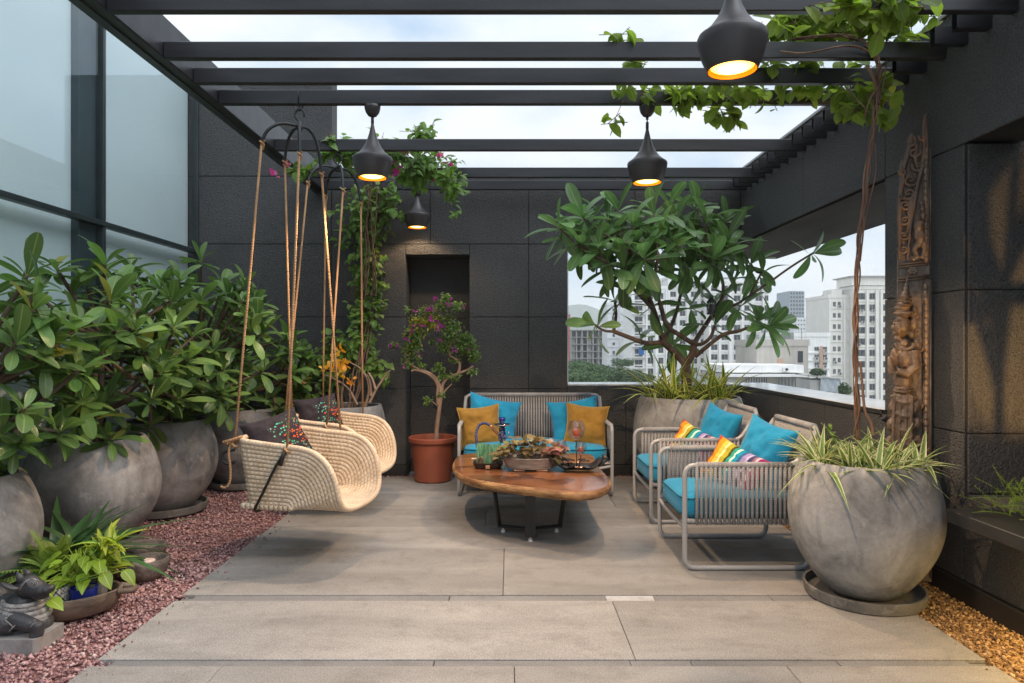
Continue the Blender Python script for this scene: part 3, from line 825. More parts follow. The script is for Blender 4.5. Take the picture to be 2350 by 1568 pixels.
# ------------------------------------------------------------------ pergola
perg = thing('pergola', 'black steel pergola of parallel tubes carried by a deep side beam', 'pergola', (0, 5, 3.15))
mb = MB(); mb.bbox((-2.18, -1.5, 3.16), (-2.055, YB-.003, 3.41), .006)
mb.build('side_beam', M['steel'], perg)
mb = MB(); mb.bbox((-2.183, -1.5, 3.152), (-2.125, YB-.003, 3.1595), .002); mb.build('side_plate', M['greenframe'], perg)
for k in (-11, -7, -3, 0, 3, 5, 7, 13, 18, 21):
    y = ybeam(k)
    b = MB(); b.bbox((-2.0545, y, 3.15), (XR-.0005, y+.05, 3.25), .005); b.build('cross_beam', M['steel'], perg)
# ================================================================== city beyond the parapet
ground_m = simple('city_ground', (.16, .17, .13), (.26, .25, .21), .02, .95, world=True)
mb = MB(); mb.box((-6000, 12, -33.5), (6000, 9000, -33)); tag(mb.build('ground', ground_m), kind='structure')
# hill
def hillz(x, y):
    return 0
mb = MB(); n = 60; vs = []; fs = []
prof = lambda t: 155*math.exp(-((t-.355)/.11)**2)+85*math.exp(-((t-.2)/.10)**2)+70*math.exp(-((t-.55)/.1)**2)+60*math.exp(-((t-.85)/.2)**2)
for j, (yy, k) in enumerate(((2300, 0), (2450, .55), (2620, 1.0), (2900, .7), (3300, 0))):
    for i in range(n+1):
        t = i/n; x = -400+1900*t
        z = -33.2+k*(prof(t)*1.0+25+10*noise.noise(V((x*.01, yy*.01, 0))))
        vs.append((x, yy, z))
for j in range(4):
    for i in range(n): fs.append((j*(n+1)+i, j*(n+1)+i+1, (j+1)*(n+1)+i+1, (j+1)*(n+1)+i))
mb.add(vs, fs); tag(mb.build('hill', simple('wooded_hill', (.06, .09, .06), (.10, .13, .08), .02, .95, world=True), smooth=True), kind='structure')

def wallm(name, c, c2=None):
    m = simple(name, c, c2 or tuple(x*.86 for x in c), .5, .85, world=True, lo=.3, hi=.7)
    nt = m.node_tree; b = nt.nodes['Principled BSDF']; src = b.inputs['Base Color'].links[0].from_socket
    g = nt.nodes.new('ShaderNodeNewGeometry'); mp_ = nt.nodes.new('ShaderNodeMapping'); mp_.inputs['Scale'].default_value = (1.3, 1.3, .09); nt.links.new(g.outputs['Position'], mp_.inputs[0])
    st = noise_(nt, mp_.outputs[0], 1.0, 5, .65)
    nt.links.new(mixc(nt, math_(nt, 'MULTIPLY', ramp(nt, st, [(.48, (0,0,0)), (.75, (1,1,1))]), .4), src, tuple(x*.55 for x in c)), b.inputs['Base Color'])
    return m
W = {'cream': wallm('cream_render', (.84, .81, .75), (.76, .73, .67)), 'white': wallm('white_render', (.87, .86, .83), (.79, .78, .76)), 'grey': wallm('grey_render', (.42, .41, .39)), 'beige': wallm('beige_render', (.50, .46, .41)),
     'conc': wallm('raw_concrete', (.30, .30, .29)), 'brown': wallm('brown_render', (.30, .255, .22)), 'pale': wallm('pale_grey_render', (.76, .77, .78)), 'red': wallm('red_render', (.50, .16, .12)), 'blue': wallm('blue_grey_facade', (.33, .38, .43)), 'orange': wallm('salmon_render', (.56, .36, .25))}
PANE = simple('dark_window_pane', (.03, .038, .045), (.20, .21, .20), .9, .15, world=True, lo=.52, hi=.75, detail=3)
PANE.name = 'dark_window_pane'
FRAME = simple('window_frame_paint', (.45, .44, .42), rough=.6)
ROOFM = wallm('flat_roof', (.40, .39, .37))
ZG = -33.0
def winmesh(w_, h_, key={}):
    k = (round(w_, 2), round(h_, 2))
    if k not in key:
        f = MB(); t = .08
        f.box((-w_/2, -.10, 0), (-w_/2+t, .0, h_)); f.box((w_/2-t, -.10, 0), (w_/2, .0, h_)); f.box((-w_/2+t, -.10, 0), (w_/2-t, .0, t)); f.box((-w_/2+t, -.10, h_-t), (w_/2-t, 0, h_)); f.box((-.03, -.09, t), (.03, 0, h_-t))
        f.cur = 1
        f.box((-w_/2+t, -.05, t), (-.03, -.01, h_-t)); f.box((.03, -.05, t), (w_/2-t, -.01, h_-t))
        key[k] = f.mesh('window', [FRAME, PANE])
    return key[k]
acb = MB(); acb.box((-.45, -.5, 0), (.45, 0, .6)); acb.cur = 1; acb.ell((0, -.5, .3), (.24, .03, .24), nu=10, nv=6)
ACM = acb.mesh('air_conditioner', [FRAME, PANE])
def building(name, label, wall, x0, x1, y, ztop, depth=14, cols=(), floor_h=3.0, zlow=-8, fins=(), bands=True, cat='building', ang=0, roof=True, group=None, win_h=1.75, top_gap=1.0):
    """x0..x1 at distance y; cols: (offset from x0, window width); fins: offsets of vertical ribs"""
    t = thing(name, label, cat, (x0, y, ZG), ang, group)
    wd = x1-x0
    b = MB(); b.box((0, 0, 0), (wd, depth, ztop-ZG)); b.build('wall', W[wall], t, world=False)
    if roof:
        b = MB(); b.box((-.15, -.15, ztop-ZG+.01), (wd+.15, .1, ztop-ZG+.9)); b.box((-.15, .101, ztop-ZG+.01), (.1, depth, ztop-ZG+.9)); b.box((wd-.1, .101, ztop-ZG+.01), (wd+.15, depth, ztop-ZG+.9)); b.build('parapet', W[wall], t, world=False)
    nf = 0; ra = random.Random(name+label)
    z = ztop-top_gap-win_h
    while z > zlow:
        for off, ww in cols:
            inst('window', winmesh(ww, win_h), t, Matrix.Translation((off, -.002, z-ZG)))
            if y < 250 and ra.random() < .3: inst('air_conditioner', ACM, t, Matrix.Translation((off+ww*ra.uniform(-.2, .3), -.003, z-ZG-.75 if not bands else z-ZG-.28)))
        if bands:
            b = MB(); b.box((-.02, -.22, z-ZG-.55), (wd+.02, -.003, z-ZG-.30)); b.build('floor_band', W[wall], t, world=False)
        z -= floor_h
    if roof and y < 260:
        b = MB()
        for q in range(3):
            xx = ra.uniform(.1, .8)*wd; b.tube([(xx, 3+q, ztop-ZG), (xx, 3+q, ztop-ZG+ra.uniform(1.2, 2.0))], ra.uniform(.5, .9), 10)
            b.tube([(xx+1.6, 2, ztop-ZG), (xx+1.6, 2, ztop-ZG+ra.uniform(2, 4))], .05, 4)
        tag(b.build('roof_tanks', W['conc'], t, world=False), kind='stuff')
    for off, fw in fins:
        b = MB(); b.box((off-fw/2, -.45, 0), (off+fw/2, -.001, ztop-ZG-.3)); b.build('rib', W[wall], t, world=False)
    return t
def X_(px, y): return (px-1170)*y/F
def Z_(py, y): return H-(py-792)*y/F

# tall cream tower seen beside the pier
y = 181
t = building('tower_block', 'tall cream apartment tower with columns of wide dark windows', 'cream', X_(1958, y), X_(2110, y), y, Z_(664, y), 16,
     [(1.8, 2.7), (5.0, 1.5), (9.0, 2.8), (12.6, 2.8)], 3.0, -22, [(.2, .6), (3.6, .5), (6.2, .8), (7.4, .6), (10.8, .6), (14.6, .6)])
b = MB(); b.box((-.6, -.4, Z_(664, y)-ZG+1.0), (9.5, 8, Z_(664, y)-ZG+3.2)); b.build('penthouse', W['cream'], t, world=False)
b = MB(); b.box((-1.2, -1.0, Z_(664, y)-ZG+3.21), (10.2, 9, Z_(664, y)-ZG+3.5)); b.build('roof', ROOFM, t, world=False)
t = building('tower_wing', 'narrower cream tower wing with paired small windows', 'cream', X_(1901, y+2), X_(1957, y+2), y+2, Z_(683, y), 14,
     [(1.6, .8), (2.9, .8)], 3.0, -22, [(.3, .5), (4.2, .5)], win_h=1.3)
b = MB(); b.box((.8, -.1, Z_(683, y)-ZG+.3), (3.6, 5, Z_(683, y)-ZG+2.3)); b.build('tank_room', W['cream'], t, world=False)
# white towers behind the tree
y = 215
building('tower_block', 'white apartment tower with three window columns, mostly behind the frangipani crown', 'white', X_(1533, y), X_(1625, y), y, Z_(640, y), 16, [(1.6, 1.8), (4.6, 1.8), (8.2, 2.0), (11, 1.4)], 3.0, -16, [(.2, .5), (3.1, .5), (6.4, 1.2), (9.8, .5), (12.2, .5)])
building('tower_block', 'white apartment tower with ribbed front behind the hanging black lantern', 'white', X_(1627, y-6), X_(1764, y-6), y-6, Z_(652, y), 16, [(1.6, 2.0), (4.8, 2.0), (8.6, 2.0), (11.6, 1.6), (15.2, 2.0), (17.6, 1.2)], 3.0, -16, [(.2, .6), (3.2, .5), (6.6, 1.0), (10.1, .5), (13.2, 1.1), (16.5, .4)])
y = 190
t = building('tower_block', 'white tower with stacked corner balconies and a blue cloth drying on one', 'white', X_(1449, y), X_(1531, y), y, Z_(664, y), 14, [(5.3, 1.6), (8.2, 1.4)], 3.0, -18, [(4.2, .4), (6.8, .4), (9.7, .4)])
z = Z_(664, y)-4
while z > -18:
    b = MB(); b.box((.1, -1.3, z-ZG), (3.9, -.003, z-ZG+.18)); b.build('balcony_slab', W['white'], t, world=False)
    b = MB()
    for i in range(9): b.box((.15+i*.46, -1.28, z-ZG+.19), (.2+i*.46, -1.23, z-ZG+1.0))
    b.box((.1, -1.29, z-ZG+1.001), (3.9, -1.22, z-ZG+1.08)); b.build('balcony_rail', FRAME, t, world=False)
    inst('balcony_door', winmesh(2.2, 2.2), t, Matrix.Translation((2.0, -.002, z-ZG+.2)))
    z -= 3.0
b = MB(); b.box((X_(1466, y-1.5), y-1.5, Z_(815, y)), (X_(1478, y-1.5), y-1.46, Z_(797, y))); tag(b.build('drying_cloth', simple('blue_cloth', (.02, .12, .36), rough=.9)), 'small blue cloth drying on a tower balcony', 'cloth')
y = 240
building('tower_block', 'slim grey tower with small square windows left of the balconies', 'pale', X_(1394, y), X_(1449, y), y, Z_(701, y), 14, [(2.2, .9), (6.3, 1.1)], 3.0, -20, [(4.3, .3)], win_h=1.1)
# unfinished concrete frame
y = 300
t = thing('unfinished_building', 'unfinished grey concrete frame with empty floors and rebar on top', 'building', (X_(1309, y), y, ZG))
wd = X_(1388, y)-X_(1309, y); top = Z_(757, y)
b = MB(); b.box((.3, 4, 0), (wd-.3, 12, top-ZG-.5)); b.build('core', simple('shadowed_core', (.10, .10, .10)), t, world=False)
z = top
while z > -24:
    b = MB(); b.box((-.2, -.3, z-ZG-.35), (wd+.2, 12, z-ZG)); b.build('floor_slab', W['conc'], t, world=False)
    z -= 3.1
for i in range(7):
    xx = i*(wd-.6)/6
    b = MB(); b.box((xx, .1, 0), (xx+.6, .7, top-ZG-.4)); b.build('concrete_column', W['conc'], t, world=False)
for i in range(4):
    xx = .6+i*(wd-.6)/6*1.5
    b = MB(); b.box((xx+.1, .8, 0), (xx+1.5, 1.0, top-ZG-3.5)); b.build('infill_wall', W['conc'], t, world=False)
b = MB()
for i in range(26):
    xx = .2+(wd-.4)*i/25; h_ = R.uniform(1.0, 2.6)
    b.box((xx, .3, top-ZG+.02), (xx+.12, .42, top-ZG+h_))
b.build('rebar', W['brown'], t, world=False)
building('tower_block', 'thin red and white striped tower edge at the window jamb', 'red', X_(1296, 260), X_(1308, 260), 260, Z_(727, 260), 10, [(.7, .8)], 2.4, -20, win_h=1.0, bands=True)
# hazy far buildings
y = 620
building('glass_tower', 'pale blue office tower with a fine grid of glazing', 'blue', X_(1812, y), X_(1844, y), y, Z_(668, y), 30, [(1.5+2.6*i, 1.8) for i in range(5)], 3.6, 0, [(.1+2.6*i, .5) for i in range(6)], win_h=2.2, roof=False)
building('far_block', 'far white apartment block at the foot of the office tower', 'pale', X_(1822, y-60), X_(1852, y-60), y-60, Z_(737, y), 20, [(1.5+2.3*i, 1.2) for i in range(4)], 3.4, -6, [], win_h=1.3)
building('far_block', 'far grey apartment block between the office tower and the brown block', 'pale', X_(1853, y-30), X_(1881, y-30), y-30, Z_(744, y), 20, [(1.5+2.6*i, 1.2) for i in range(4)], 3.4, -6, [], win_h=1.3)
building('far_block', 'plain brown block behind the cream tower wing', 'brown', X_(1884, 330), X_(1906, 330), 330, Z_(712, 330), 16, [(1.6, 1.0)], 3.2, -10, [], win_h=1.0)
building('far_block', 'distant hazy block on the hill side of the window', 'pale', X_(1372, 900), X_(1400, 900), 900, Z_(768, 900), 20, [(2+3*i, 1.5) for i in range(4)], 3.6, -30, [])
building('far_block', 'distant low block beside the unfinished frame', 'pale', X_(1345, 820), X_(1372, 820), 820, Z_(775, 820), 20, [(2+3*i, 1.5) for i in range(4)], 3.6, -30, [])
# nearer low blocks
y = 150
t = building('apartment_block', 'white mid-rise block with a salmon stripe of small windows', 'white', X_(1758, y), X_(1904, y), y, Z_(773, y), 14, [(11.1, 1.0), (12.9, 1.0)], 1.7, -12, [], win_h=.9, top_gap=2.2)
b = MB(); b.box((11.65, -.5, Z_(850, y)-ZG), (12.35, -.452, Z_(795, y)-ZG)); b.build('stripe', W['orange'], t, world=False)
y = 95
t = building('rooftop_block', 'plain beige stair block with an orange door on a white roof', 'beige', X_(1737, y), X_(1855, y), y, Z_(794, y), 9, [], 3, 0, [], bands=False)
b = MB(); b.box((2.9, -.08, Z_(838, y)-ZG), (3.6, -.002, Z_(823, y)-ZG)); b.build('door', W['orange'], t, world=False)
b = MB(); b.box((5.7, -.06, Z_(832, y)-ZG), (6.4, -.002, Z_(806, y)-ZG)); b.build('shaft_window', PANE, t, world=False)
y = 88
t = thing('flat_roof_house', 'low white house with a flat roof and grilled windows, just above the parapet ledge', 'house', (X_(1660, y), y, ZG))
wd = X_(1858, y)-X_(1660, y)
b = MB(); b.box((0, 0, 0), (wd, 10, Z_(857, y)-ZG)); b.build('wall', W['beige'], t, world=False)
b = MB(); b.box((-.2, -.6, Z_(855, y)-ZG), (wd-1.0, 9.9, Z_(838, y)-ZG)); b.build('roof', W['white'], t, world=False)
b = MB(); b.box((-.4, -1.5, Z_(864, y)-ZG), (wd-.9, -.05, Z_(858, y)-ZG)); b.build('canopy_slab', W['white'], t, world=False)
for px0, px1 in ((1707, 1759), (1784, 1829)):
    a = X_(px0, y)-X_(1660, y); wg = X_(px1, y)-X_(px0, y)
    b = MB(); b.box((a, -.05, Z_(892, y)-ZG), (a+wg, -.002, Z_(867, y)-ZG)); g_ = b.build('window', PANE, t, world=False)
    b = MB(); nb = 14
    for i in range(nb): b.box((a+i*wg/nb, -.12, Z_(892, y)-ZG), (a+i*wg/nb+.055, -.055, Z_(867, y)-ZG))
    b.build('grille', W['white'], g_, world=False)
a = X_(1841, y)-X_(1660, y)
b = MB(); b.box((a, -.06, Z_(896, y)-ZG), (a+.85, -.002, Z_(866, y)-ZG)); b.build('jali_screen', W['brown'], t, world=False)
b = MB(); b.box((X_(1796, y-.6), y-1.1, Z_(852, y)), (X_(1809, y-.6), y-.65, Z_(843, y))); b.cur = 1; b.ell(((X_(1802, y-.6)), y-1.1, Z_(847.5, y)), (.2, .03, .18)); tag(b.build('air_conditioner', [W['white'], PANE]), 'small white air conditioner unit on the flat roof edge', 'air conditioner')
y = 80
t = thing('shed', 'lean-to shed with a slanting sheet roof and a grey tarpaulin front', 'shed', (X_(1859, y), y, ZG))
b = MB(); b.box((0, 0, 0), (3.2, 4, Z_(872, y)-ZG)); b.build('wall', W['grey'], t, world=False)
def zz(p): return Z_(p, y)-ZG
b = MB(); b.add([(-.1, -.4, zz(861)), (3.9, -.4, zz(870)), (3.9, 4, zz(870)), (-.1, 4, zz(861))]+[(-.1, -.4, zz(863)), (3.9, -.4, zz(872)), (3.9, 4, zz(872)), (-.1, 4, zz(863))], [(0,1,2,3),(7,6,5,4),(0,4,5,1),(1,5,6,2),(2,6,7,3),(3,7,4,0)]); b.build('roof', W['grey'], t, world=False)
b = MB()
vs = []; fs = []
for i in range(9):
    for j in range(7): vs.append((1.1+2.3*i/8, -.25+.12*math.sin(i*2.1+j), zz(899-32*j/6+1.2*math.sin(i*1.7))))
for i in range(8):
    for j in range(6): fs.append((i*7+j, (i+1)*7+j, (i+1)*7+j+1, i*7+j+1))
b.add(vs, fs); b.build('tarpaulin', simple('grey_tarpaulin', (.32, .36, .40), (.42, .46, .48), .6, .6), t, smooth=True, world=False)
# neighbouring white terrace roof and glass balustrade just past the parapet
mb = MB(); mb.box((3.3, 6.5, -6), (16, 15, -.6)); 
tag(mb.build('neighbour_roof', W['white']), 'pale roof terrace of the next building just past the parapet', 'roof')
bal = thing('balustrade', 'clear glass balustrade on the roof terrace past the parapet', 'balustrade', (4, 7, 0))
for i in range(7):
    a = V((3.25+.0*i, 5.0+i*1.05, 0))
    b = MB(); b.box((3.24, a.y, -.34), (3.252, a.y+1.02, .93)); b.build('pane', M['railglass'], bal)
    b = MB(); b.box((3.235, a.y+1.025, -.34), (3.26, a.y+1.045, .90)); b.build('post', M['chrome'], bal)
# city trees
def leafblob(name, label, c, r, n, leaf, m, trunk=True, kind=None, group=None, seed=1):
    rr = random.Random(seed)
    c = V(c)
    t = thing(name, label, 'tree', (c.x, c.y, c.z-r[2]-2), 0, group) if kind is None else None
    mb = MB()
    lobes = [(V((rr.uniform(-.6, .6)*r[0], rr.uniform(-.6, .6)*r[1], rr.uniform(-.35, .5)*r[2])), rr.uniform(.38, .6)) for _ in range(max(6, int(n/260)))]
    for i in range(n):
        lc, lr = rr.choice(lobes)
        d = V((rr.gauss(0,1), rr.gauss(0,1), rr.gauss(0,1))).normalized()*rr.uniform(.75, 1.03)
        p = c+lc+V((d.x*r[0]*lr, d.y*r[1]*lr, d.z*r[2]*lr))
        a = V((rr.gauss(0,1), rr.gauss(0,1), rr.gauss(0,.6))).normalized(); b2 = a.cross(d+V((.01,.02,.03))).normalized()
        s = leaf*rr.uniform(.6, 1.4)
        mb.add([p-a*s, p+b2*s*.6, p+a*s, p-b2*s*.6], [(0,1,2,3)], [(.2,0),(.5,.5),(.2,1),(.8,.5)])
    if kind:
        return tag(mb.build(name, m), kind=kind)
    mb.build('crown', m, t)
    tk = MB(); tk.tube([(c.x, c.y, c.z-r[2]-2), (c.x+.1, c.y, c.z-r[2]*.3), (c.x, c.y, c.z)], [r[0]*.08, r[0]*.06, r[0]*.02], 7); tk.build('trunk', M['bark'], t)
    return t
trs = [(1325, 862, 120, 34, 'rounded green tree crown just below the unfinished frame'), (1365, 857, 135, 30, 'wide olive tree crown in the middle of the wood'), (1407, 868, 118, 30, 'dark tree crown at the front of the wood'), (1445, 872, 125, 26, 'low tree crown beside the balcony tower'), (1428, 842, 170, 16, 'small dark tree at the foot of the slim grey tower'), (1468, 880, 112, 24, 'pale tree crown nearest to the planted bowl'),(1345, 878, 100, 30, 'broad tree crown touching the window ledge'), (1310, 845, 150, 20, 'tree crown at the window jamb')]
for i, (px, py, yy, rp, lb) in enumerate(trs):
    py -= 10; rp *= 1.12
    rw = rp*yy/F
    leafblob('city_tree', lb, (X_(px, yy), yy, Z_(py, yy)-rw*.2), (rw*1.5, rw*1.2, rw*.8), 2600, rw*.085, M['citytree'], seed=i, group='trees of the wood beyond the window')
leafblob('city_tree', 'small green tree in front of the cream tower', (X_(1942, 76), 76, Z_(896, 76)), (.95, .8, 1.0), 1500, .10, M['citytree'], seed=31)
leafblob('city_tree', 'dark tree between the salmon striped block and the cream tower', (X_(1874, 120), 120, Z_(857, 120)), (2.2, 1.4, .9), 1300, .18, M['citytree'], seed=33)

# pale city air: one closed box round the whole place
hz, hnt, hb = newmat('city_haze')
hnt.nodes.remove(hb)
pv = hnt.nodes.new('ShaderNodeVolumePrincipled'); pv.inputs['Color'].default_value = (.93, .95, .97, 1); pv.inputs['Density'].default_value = .00032; pv.inputs['Anisotropy'].default_value = .1
hnt.links.new(pv.outputs[0], hnt.nodes['Material Output'].inputs['Volume'])
mb = MB(); mb.box((-6200, -200, -36), (6200, 9200, 165)); tag(mb.build('haze', hz), kind='stuff')
S.cycles.volume_bounces = 2
# ================================================================== pots
def pot(name, label, x, y, rb, rmax, rr, h, m, saucer=None, cat='planter', tilt=0, group=None, lift=.0):
    """egg-shaped concrete planter: foot radius rb, belly rmax, rim rr"""
    t = thing(name, label, cat, (x, y, 0), R.uniform(0, 6), group)
    z0 = .035 if saucer else -.02
    pr = []
    n = 22
    for i in range(n+1):
        s = i/n
        k = math.sin(PI*(.5-.5*math.cos(PI*s)))  # 0..1..0
        base = rb+(rr-rb)*s
        r = base+(rmax-(rb+rr)/2)*math.sin(PI*min(1, s**.92))**.85
        pr.append((r, z0+h*s))
    th = .03
    pr += [(rr-.006, z0+h+.008), (rr-th+.006, z0+h+.008), (rr-th, z0+h)]
    for i in range(1, 7):
        s = 1-i*.035; r = rb+(rr-rb)*s+(rmax-(rb+rr)/2)*math.sin(PI*s**.92)**.85
        pr.append((r-th, z0+h*s))
    ph = R.uniform(0, 6)
    jit = lambda th_, z: .006*math.sin(2*th_+ph)+.004*math.sin(5*th_+z*7+ph)
    b = MB(); b.lathe(pr, 56, jit=jit); b.build('bowl', m, t, smooth=True, world=False, auto=50)
    b = MB(); b.lathe([(rb+(rmax-rb)*.6, z0+h*.5), (rr-th+.012, z0+h*.905), (rr*.5, z0+h*.925), (0.0005, z0+h*.93)], 40, jit=lambda a, z: .01*math.sin(7*a)); b.build('soil', M['soil'], t, smooth=True, world=False)
    if saucer:
        R0 = saucer
        b = MB(); b.lathe([(.0005, .0), (R0*.9, -.002), (R0*.97, .006), (R0*1.0, .055), (R0*1.0, .066), (R0*.955, .066), (R0*.93, .022), (.0005, .02)], 56, jit=lambda a, z: .008*math.sin(3*a)); b.build('saucer', M['saucer'], t, smooth=True, world=False, auto=40)
    return t
big_pot = pot('planter', 'large weathered egg-shaped concrete planter in a saucer, beside the striped-leaf creeper trunk', 2.045, 3.95, .185, .405, .335, .745, M['pot'], .325)
corner_pot = pot('planter', 'tall grey bowl planter in the corner behind the armchairs, carrying the frangipani tree', 1.84, 6.98, .34, .56, .495, .94, M['pot'])
pl1 = pot('planter', 'dark round planter nearest the camera, cut off by the picture edge', -3.1, 3.78, .22, .43, .335, .74, M['pot_dark'])
pl2 = pot('planter', 'dark round planter behind the strap-leaf plant', -3.02, 4.95, .22, .445, .34, .74, M['pot_dark'], .32)
pl3 = pot('planter', 'dark round planter with the wide saucer on the red gravel beside the swing', -3.04, 6.0, .23, .44, .34, .75, M['pot_dark'], .36)
pl4 = pot('planter', 'dark round planter half hidden behind the first swing', -2.80, 7.12, .23, .41, .335, .75, M['pot_dark'], .35)
pl5 = pot('planter', 'grey planter behind the second swing, holding the wall creeper', -1.72, 7.14, .26, .42, .37, .78, M['pot'], .36)

# ================================================================== leaves
def leaf_mesh(name, m, L, wd, nseg=6, shape='obl', curl=.25, fold=.2, stem=.06, wave=0.0, seed=0, across=2):
    rr = random.Random(seed)
    b = MB(); vs = []; uv = []; fs = []
    for i in range(nseg+1):
        t = i/nseg if shape != 'obl' else 1-(1-i/nseg)**1.55
        if shape == 'obl':     # widest past the middle, blunt tip
            wv = .09+.91*math.sin(PI/2*min(1, t/.62))**1.25 if t < .62 else max(.05, 1-((t-.62)/.38)**2.6)**.5
        elif shape == 'oval': wv = max(.05, math.sin(PI*t)**.7)
        elif shape == 'heart': wv = max(.04, math.sin(PI*min(1, max(.0, t))**.62)**.85 if t < 1 else .04) if t > 0 else .45
        elif shape == 'blade': wv = max(.04, (1-t**2.2)*min(1, .35+t*2.2))
        elif shape == 'lance': wv = max(.03, math.sin(PI*t**.75)**1.0)
        y = t*L
        z = -curl*L*t*t + wave*math.sin(t*9+seed)*L
        hw = wd*.5*wv
        for k in range(across+1):
            u = k/across
            x = (u-.5)*2*hw
            vs.append((x, y*(1-.25*abs(curl)*t), z+abs(u-.5)*2*hw*fold)); uv.append((.5+(u-.5)*(.2+.8*wv) if shape != 'blade' else u, t))
    n = across+1
    for i in range(nseg):
        for k in range(across):
            fs.append((i*n+k, i*n+k+1, (i+1)*n+k+1, (i+1)*n+k))
    if stem:
        o = len(vs)
        r = wd*.03
        vs += [(-r, -stem*L, r), (r, -stem*L, r), (r, L*.02, 0), (-r, L*.02, 0)]; uv += [(.5,0)]*4; fs.append((o, o+1, o+2, o+3))
    b.add(vs, fs, uv)
    return b.mesh(name, m, smooth=True)
def frame_m(pos, dirv, up, s=1.0, roll=0.0):
    y = V(dirv).normalized(); z = V(up)-y*V(up).dot(y)
    if z.length < 1e-4: z = y.orthogonal()
    z.normalize(); x = y.cross(z)
    m = Matrix((x, y, z)).transposed().to_4x4()
    if roll: m = m @ Matrix.Rotation(roll, 4, 'Y')
    return Matrix.Translation(pos) @ m @ Matrix.Diagonal((s, s, s, 1))
class Plant:
    """collects leaves: the first `cap` become single leaf objects, the rest one foliage mesh"""
    def __init__(s, t, m, cap=300, name='leaf'):
        s.t = t; s.m = m; s.cap = cap; s.name = name; s.items = []; s.w = wloc(t)
    def add(s, me, M4): s.items.append((me, M4))
    def finish(s, key=None):
        if key: s.items.sort(key=key)
        off = Matrix.Translation(-s.w)
        for me, M4 in s.items[:s.cap]: inst(s.name, me, s.t, off @ M4)
        rest = s.items[s.cap:]
        if rest:
            vs = []; fs = []; uvs = []; o = 0
            cache = {}
            for me, M4 in rest:
                if me.name not in cache:
                    co = np.empty(len(me.vertices)*3); me.vertices.foreach_get('co', co); co = co.reshape(-1, 3)
                    pf = [tuple(p.vertices) for p in me.polygons]
                    u = np.zeros((len(me.vertices), 2)); lu = me.uv_layers[0].data
                    for lp in me.loops: u[lp.vertex_index] = lu[lp.index].uv
                    cache[me.name] = (co, pf, u)
                co, pf, u = cache[me.name]
                A = np.array(off @ M4)
                vs.append(co@A[:3,:3].T+A[:3,3]); fs += [tuple(i+o for i in f) for f in pf]; uvs.append(u); o += len(co)
            b = MB(); b.v = [tuple(x) for x in np.concatenate(vs)]; b.f = fs; b.uv = [tuple(x) for x in np.concatenate(uvs)]; b.mi = [0]*len(fs)
            ob = b.build('foliage', s.m, s.t, smooth=True, world=False); ob['kind'] = 'stuff'
PLUM = [leaf_mesh('leaf', M['plumeria'], .245, .084, 8, 'obl', c, f, seed=i) for i, (c, f) in enumerate(((.10, .25), (.22, .3), (.34, .2), (.02, .35), (.45, .15)))]
PLUM2 = [leaf_mesh('leaf', M['plumeria2'], .37, .118, 8, 'obl', c, f, seed=i) for i, (c, f) in enumerate(((.12, .25), (.25, .3), (.38, .2), (.04, .35), (.5, .15)))]
def rosette(pl, meshes, tip, axis, n, rr, s0=.75, s1=1.1, spread=1.0, ok=None):
    axis = V(axis).normalized()
    a0 = rr.uniform(0, 6.28)
    e1 = axis.orthogonal().normalized(); e2 = axis.cross(e1)
    for i in range(n):
        az = a0+i*2.39996
        t = i/max(1, n-1)        # 0 = young upright, 1 = old spreading
        el = math.radians(68-78*spread*t+rr.uniform(-14, 14))
        d = (e1*math.cos(az)+e2*math.sin(az))*math.cos(el)+axis*math.sin(el)
        d.z -= .10*t
        s = rr.uniform(s0, s1)*(.7+.3*math.sin(PI*min(1, .25+t*.7)))
        p = V(tip)-axis*(.05*t)
        if ok and not ok(p+d.normalized()*.27*s): continue
        pl.add(rr.choice(meshes), frame_m(p, d, axis*1.0+V((0,0,.35)), s, rr.uniform(-.4, .4)))
def limb(b, pts, r0, r1, n=7, it=2):
    q = smooth_path(pts, it); m = len(q)
    b.tube(q, [r0+(r1-r0)*i/(m-1) for i in range(m)], n)
def plumeria(name, label, base, tips, r0, seed, meshes, m, nleaf=(9, 13), cat='plant', group=None, ok=None, splits=5, s0=.55, s1=1.18, fork=.3):
    rr = random.Random(seed)
    base = V(base)
    t = thing(name, label, cat, base, 0, group)
    pl = Plant(t, m)
    b = MB()
    fk = base+V((rr.uniform(-.04, .04), rr.uniform(-.04, .04), fork))
    limb(b, [base-V((0,0,.1)), base+V((.01, 0, fork*.5)), fk], r0, r0*.85, 9)
    # cluster tips round a few main limbs
    seeds = rr.sample(tips, min(splits, len(tips)))
    mains = []
    for sp in seeds:
        mid = fk.lerp(V(sp), .55); mid.z -= .03; mid.z = max(mid.z, fk.z+.02)
        q = fk.lerp(mid, .5)+V((rr.uniform(-.04, .04), rr.uniform(-.04, .04), -.05))
        limb(b, [fk-V((0,0,.03)), q, mid], r0*.6, r0*.36); mains.append(mid)
    for tp in tips:
        tp = V(tp)
        src = min(mains, key=lambda q: (q-tp).length+max(0, q.z-tp.z)*.8)
        md = src.lerp(tp, .5); md.z -= .05*(tp-src).length
        limb(b, [src, md, tp-V((0,0,.0))], r0*.34, .011, 6)
        ax = (tp-(fk+V((0,0,-.15)))).normalized()*.75+V((rr.uniform(-.25,.25), rr.uniform(-.25,.25), .75))
        rosette(pl, meshes, tp, ax, rr.randint(*nleaf), rr, s0, s1, ok=ok)
    b.build('branches', M['bark'], t, smooth=True)
    pl.finish(key=lambda it: (it[1].translation-V((0,0,1.45))).length+ (0 if rr.random() < .8 else .3))
    return t
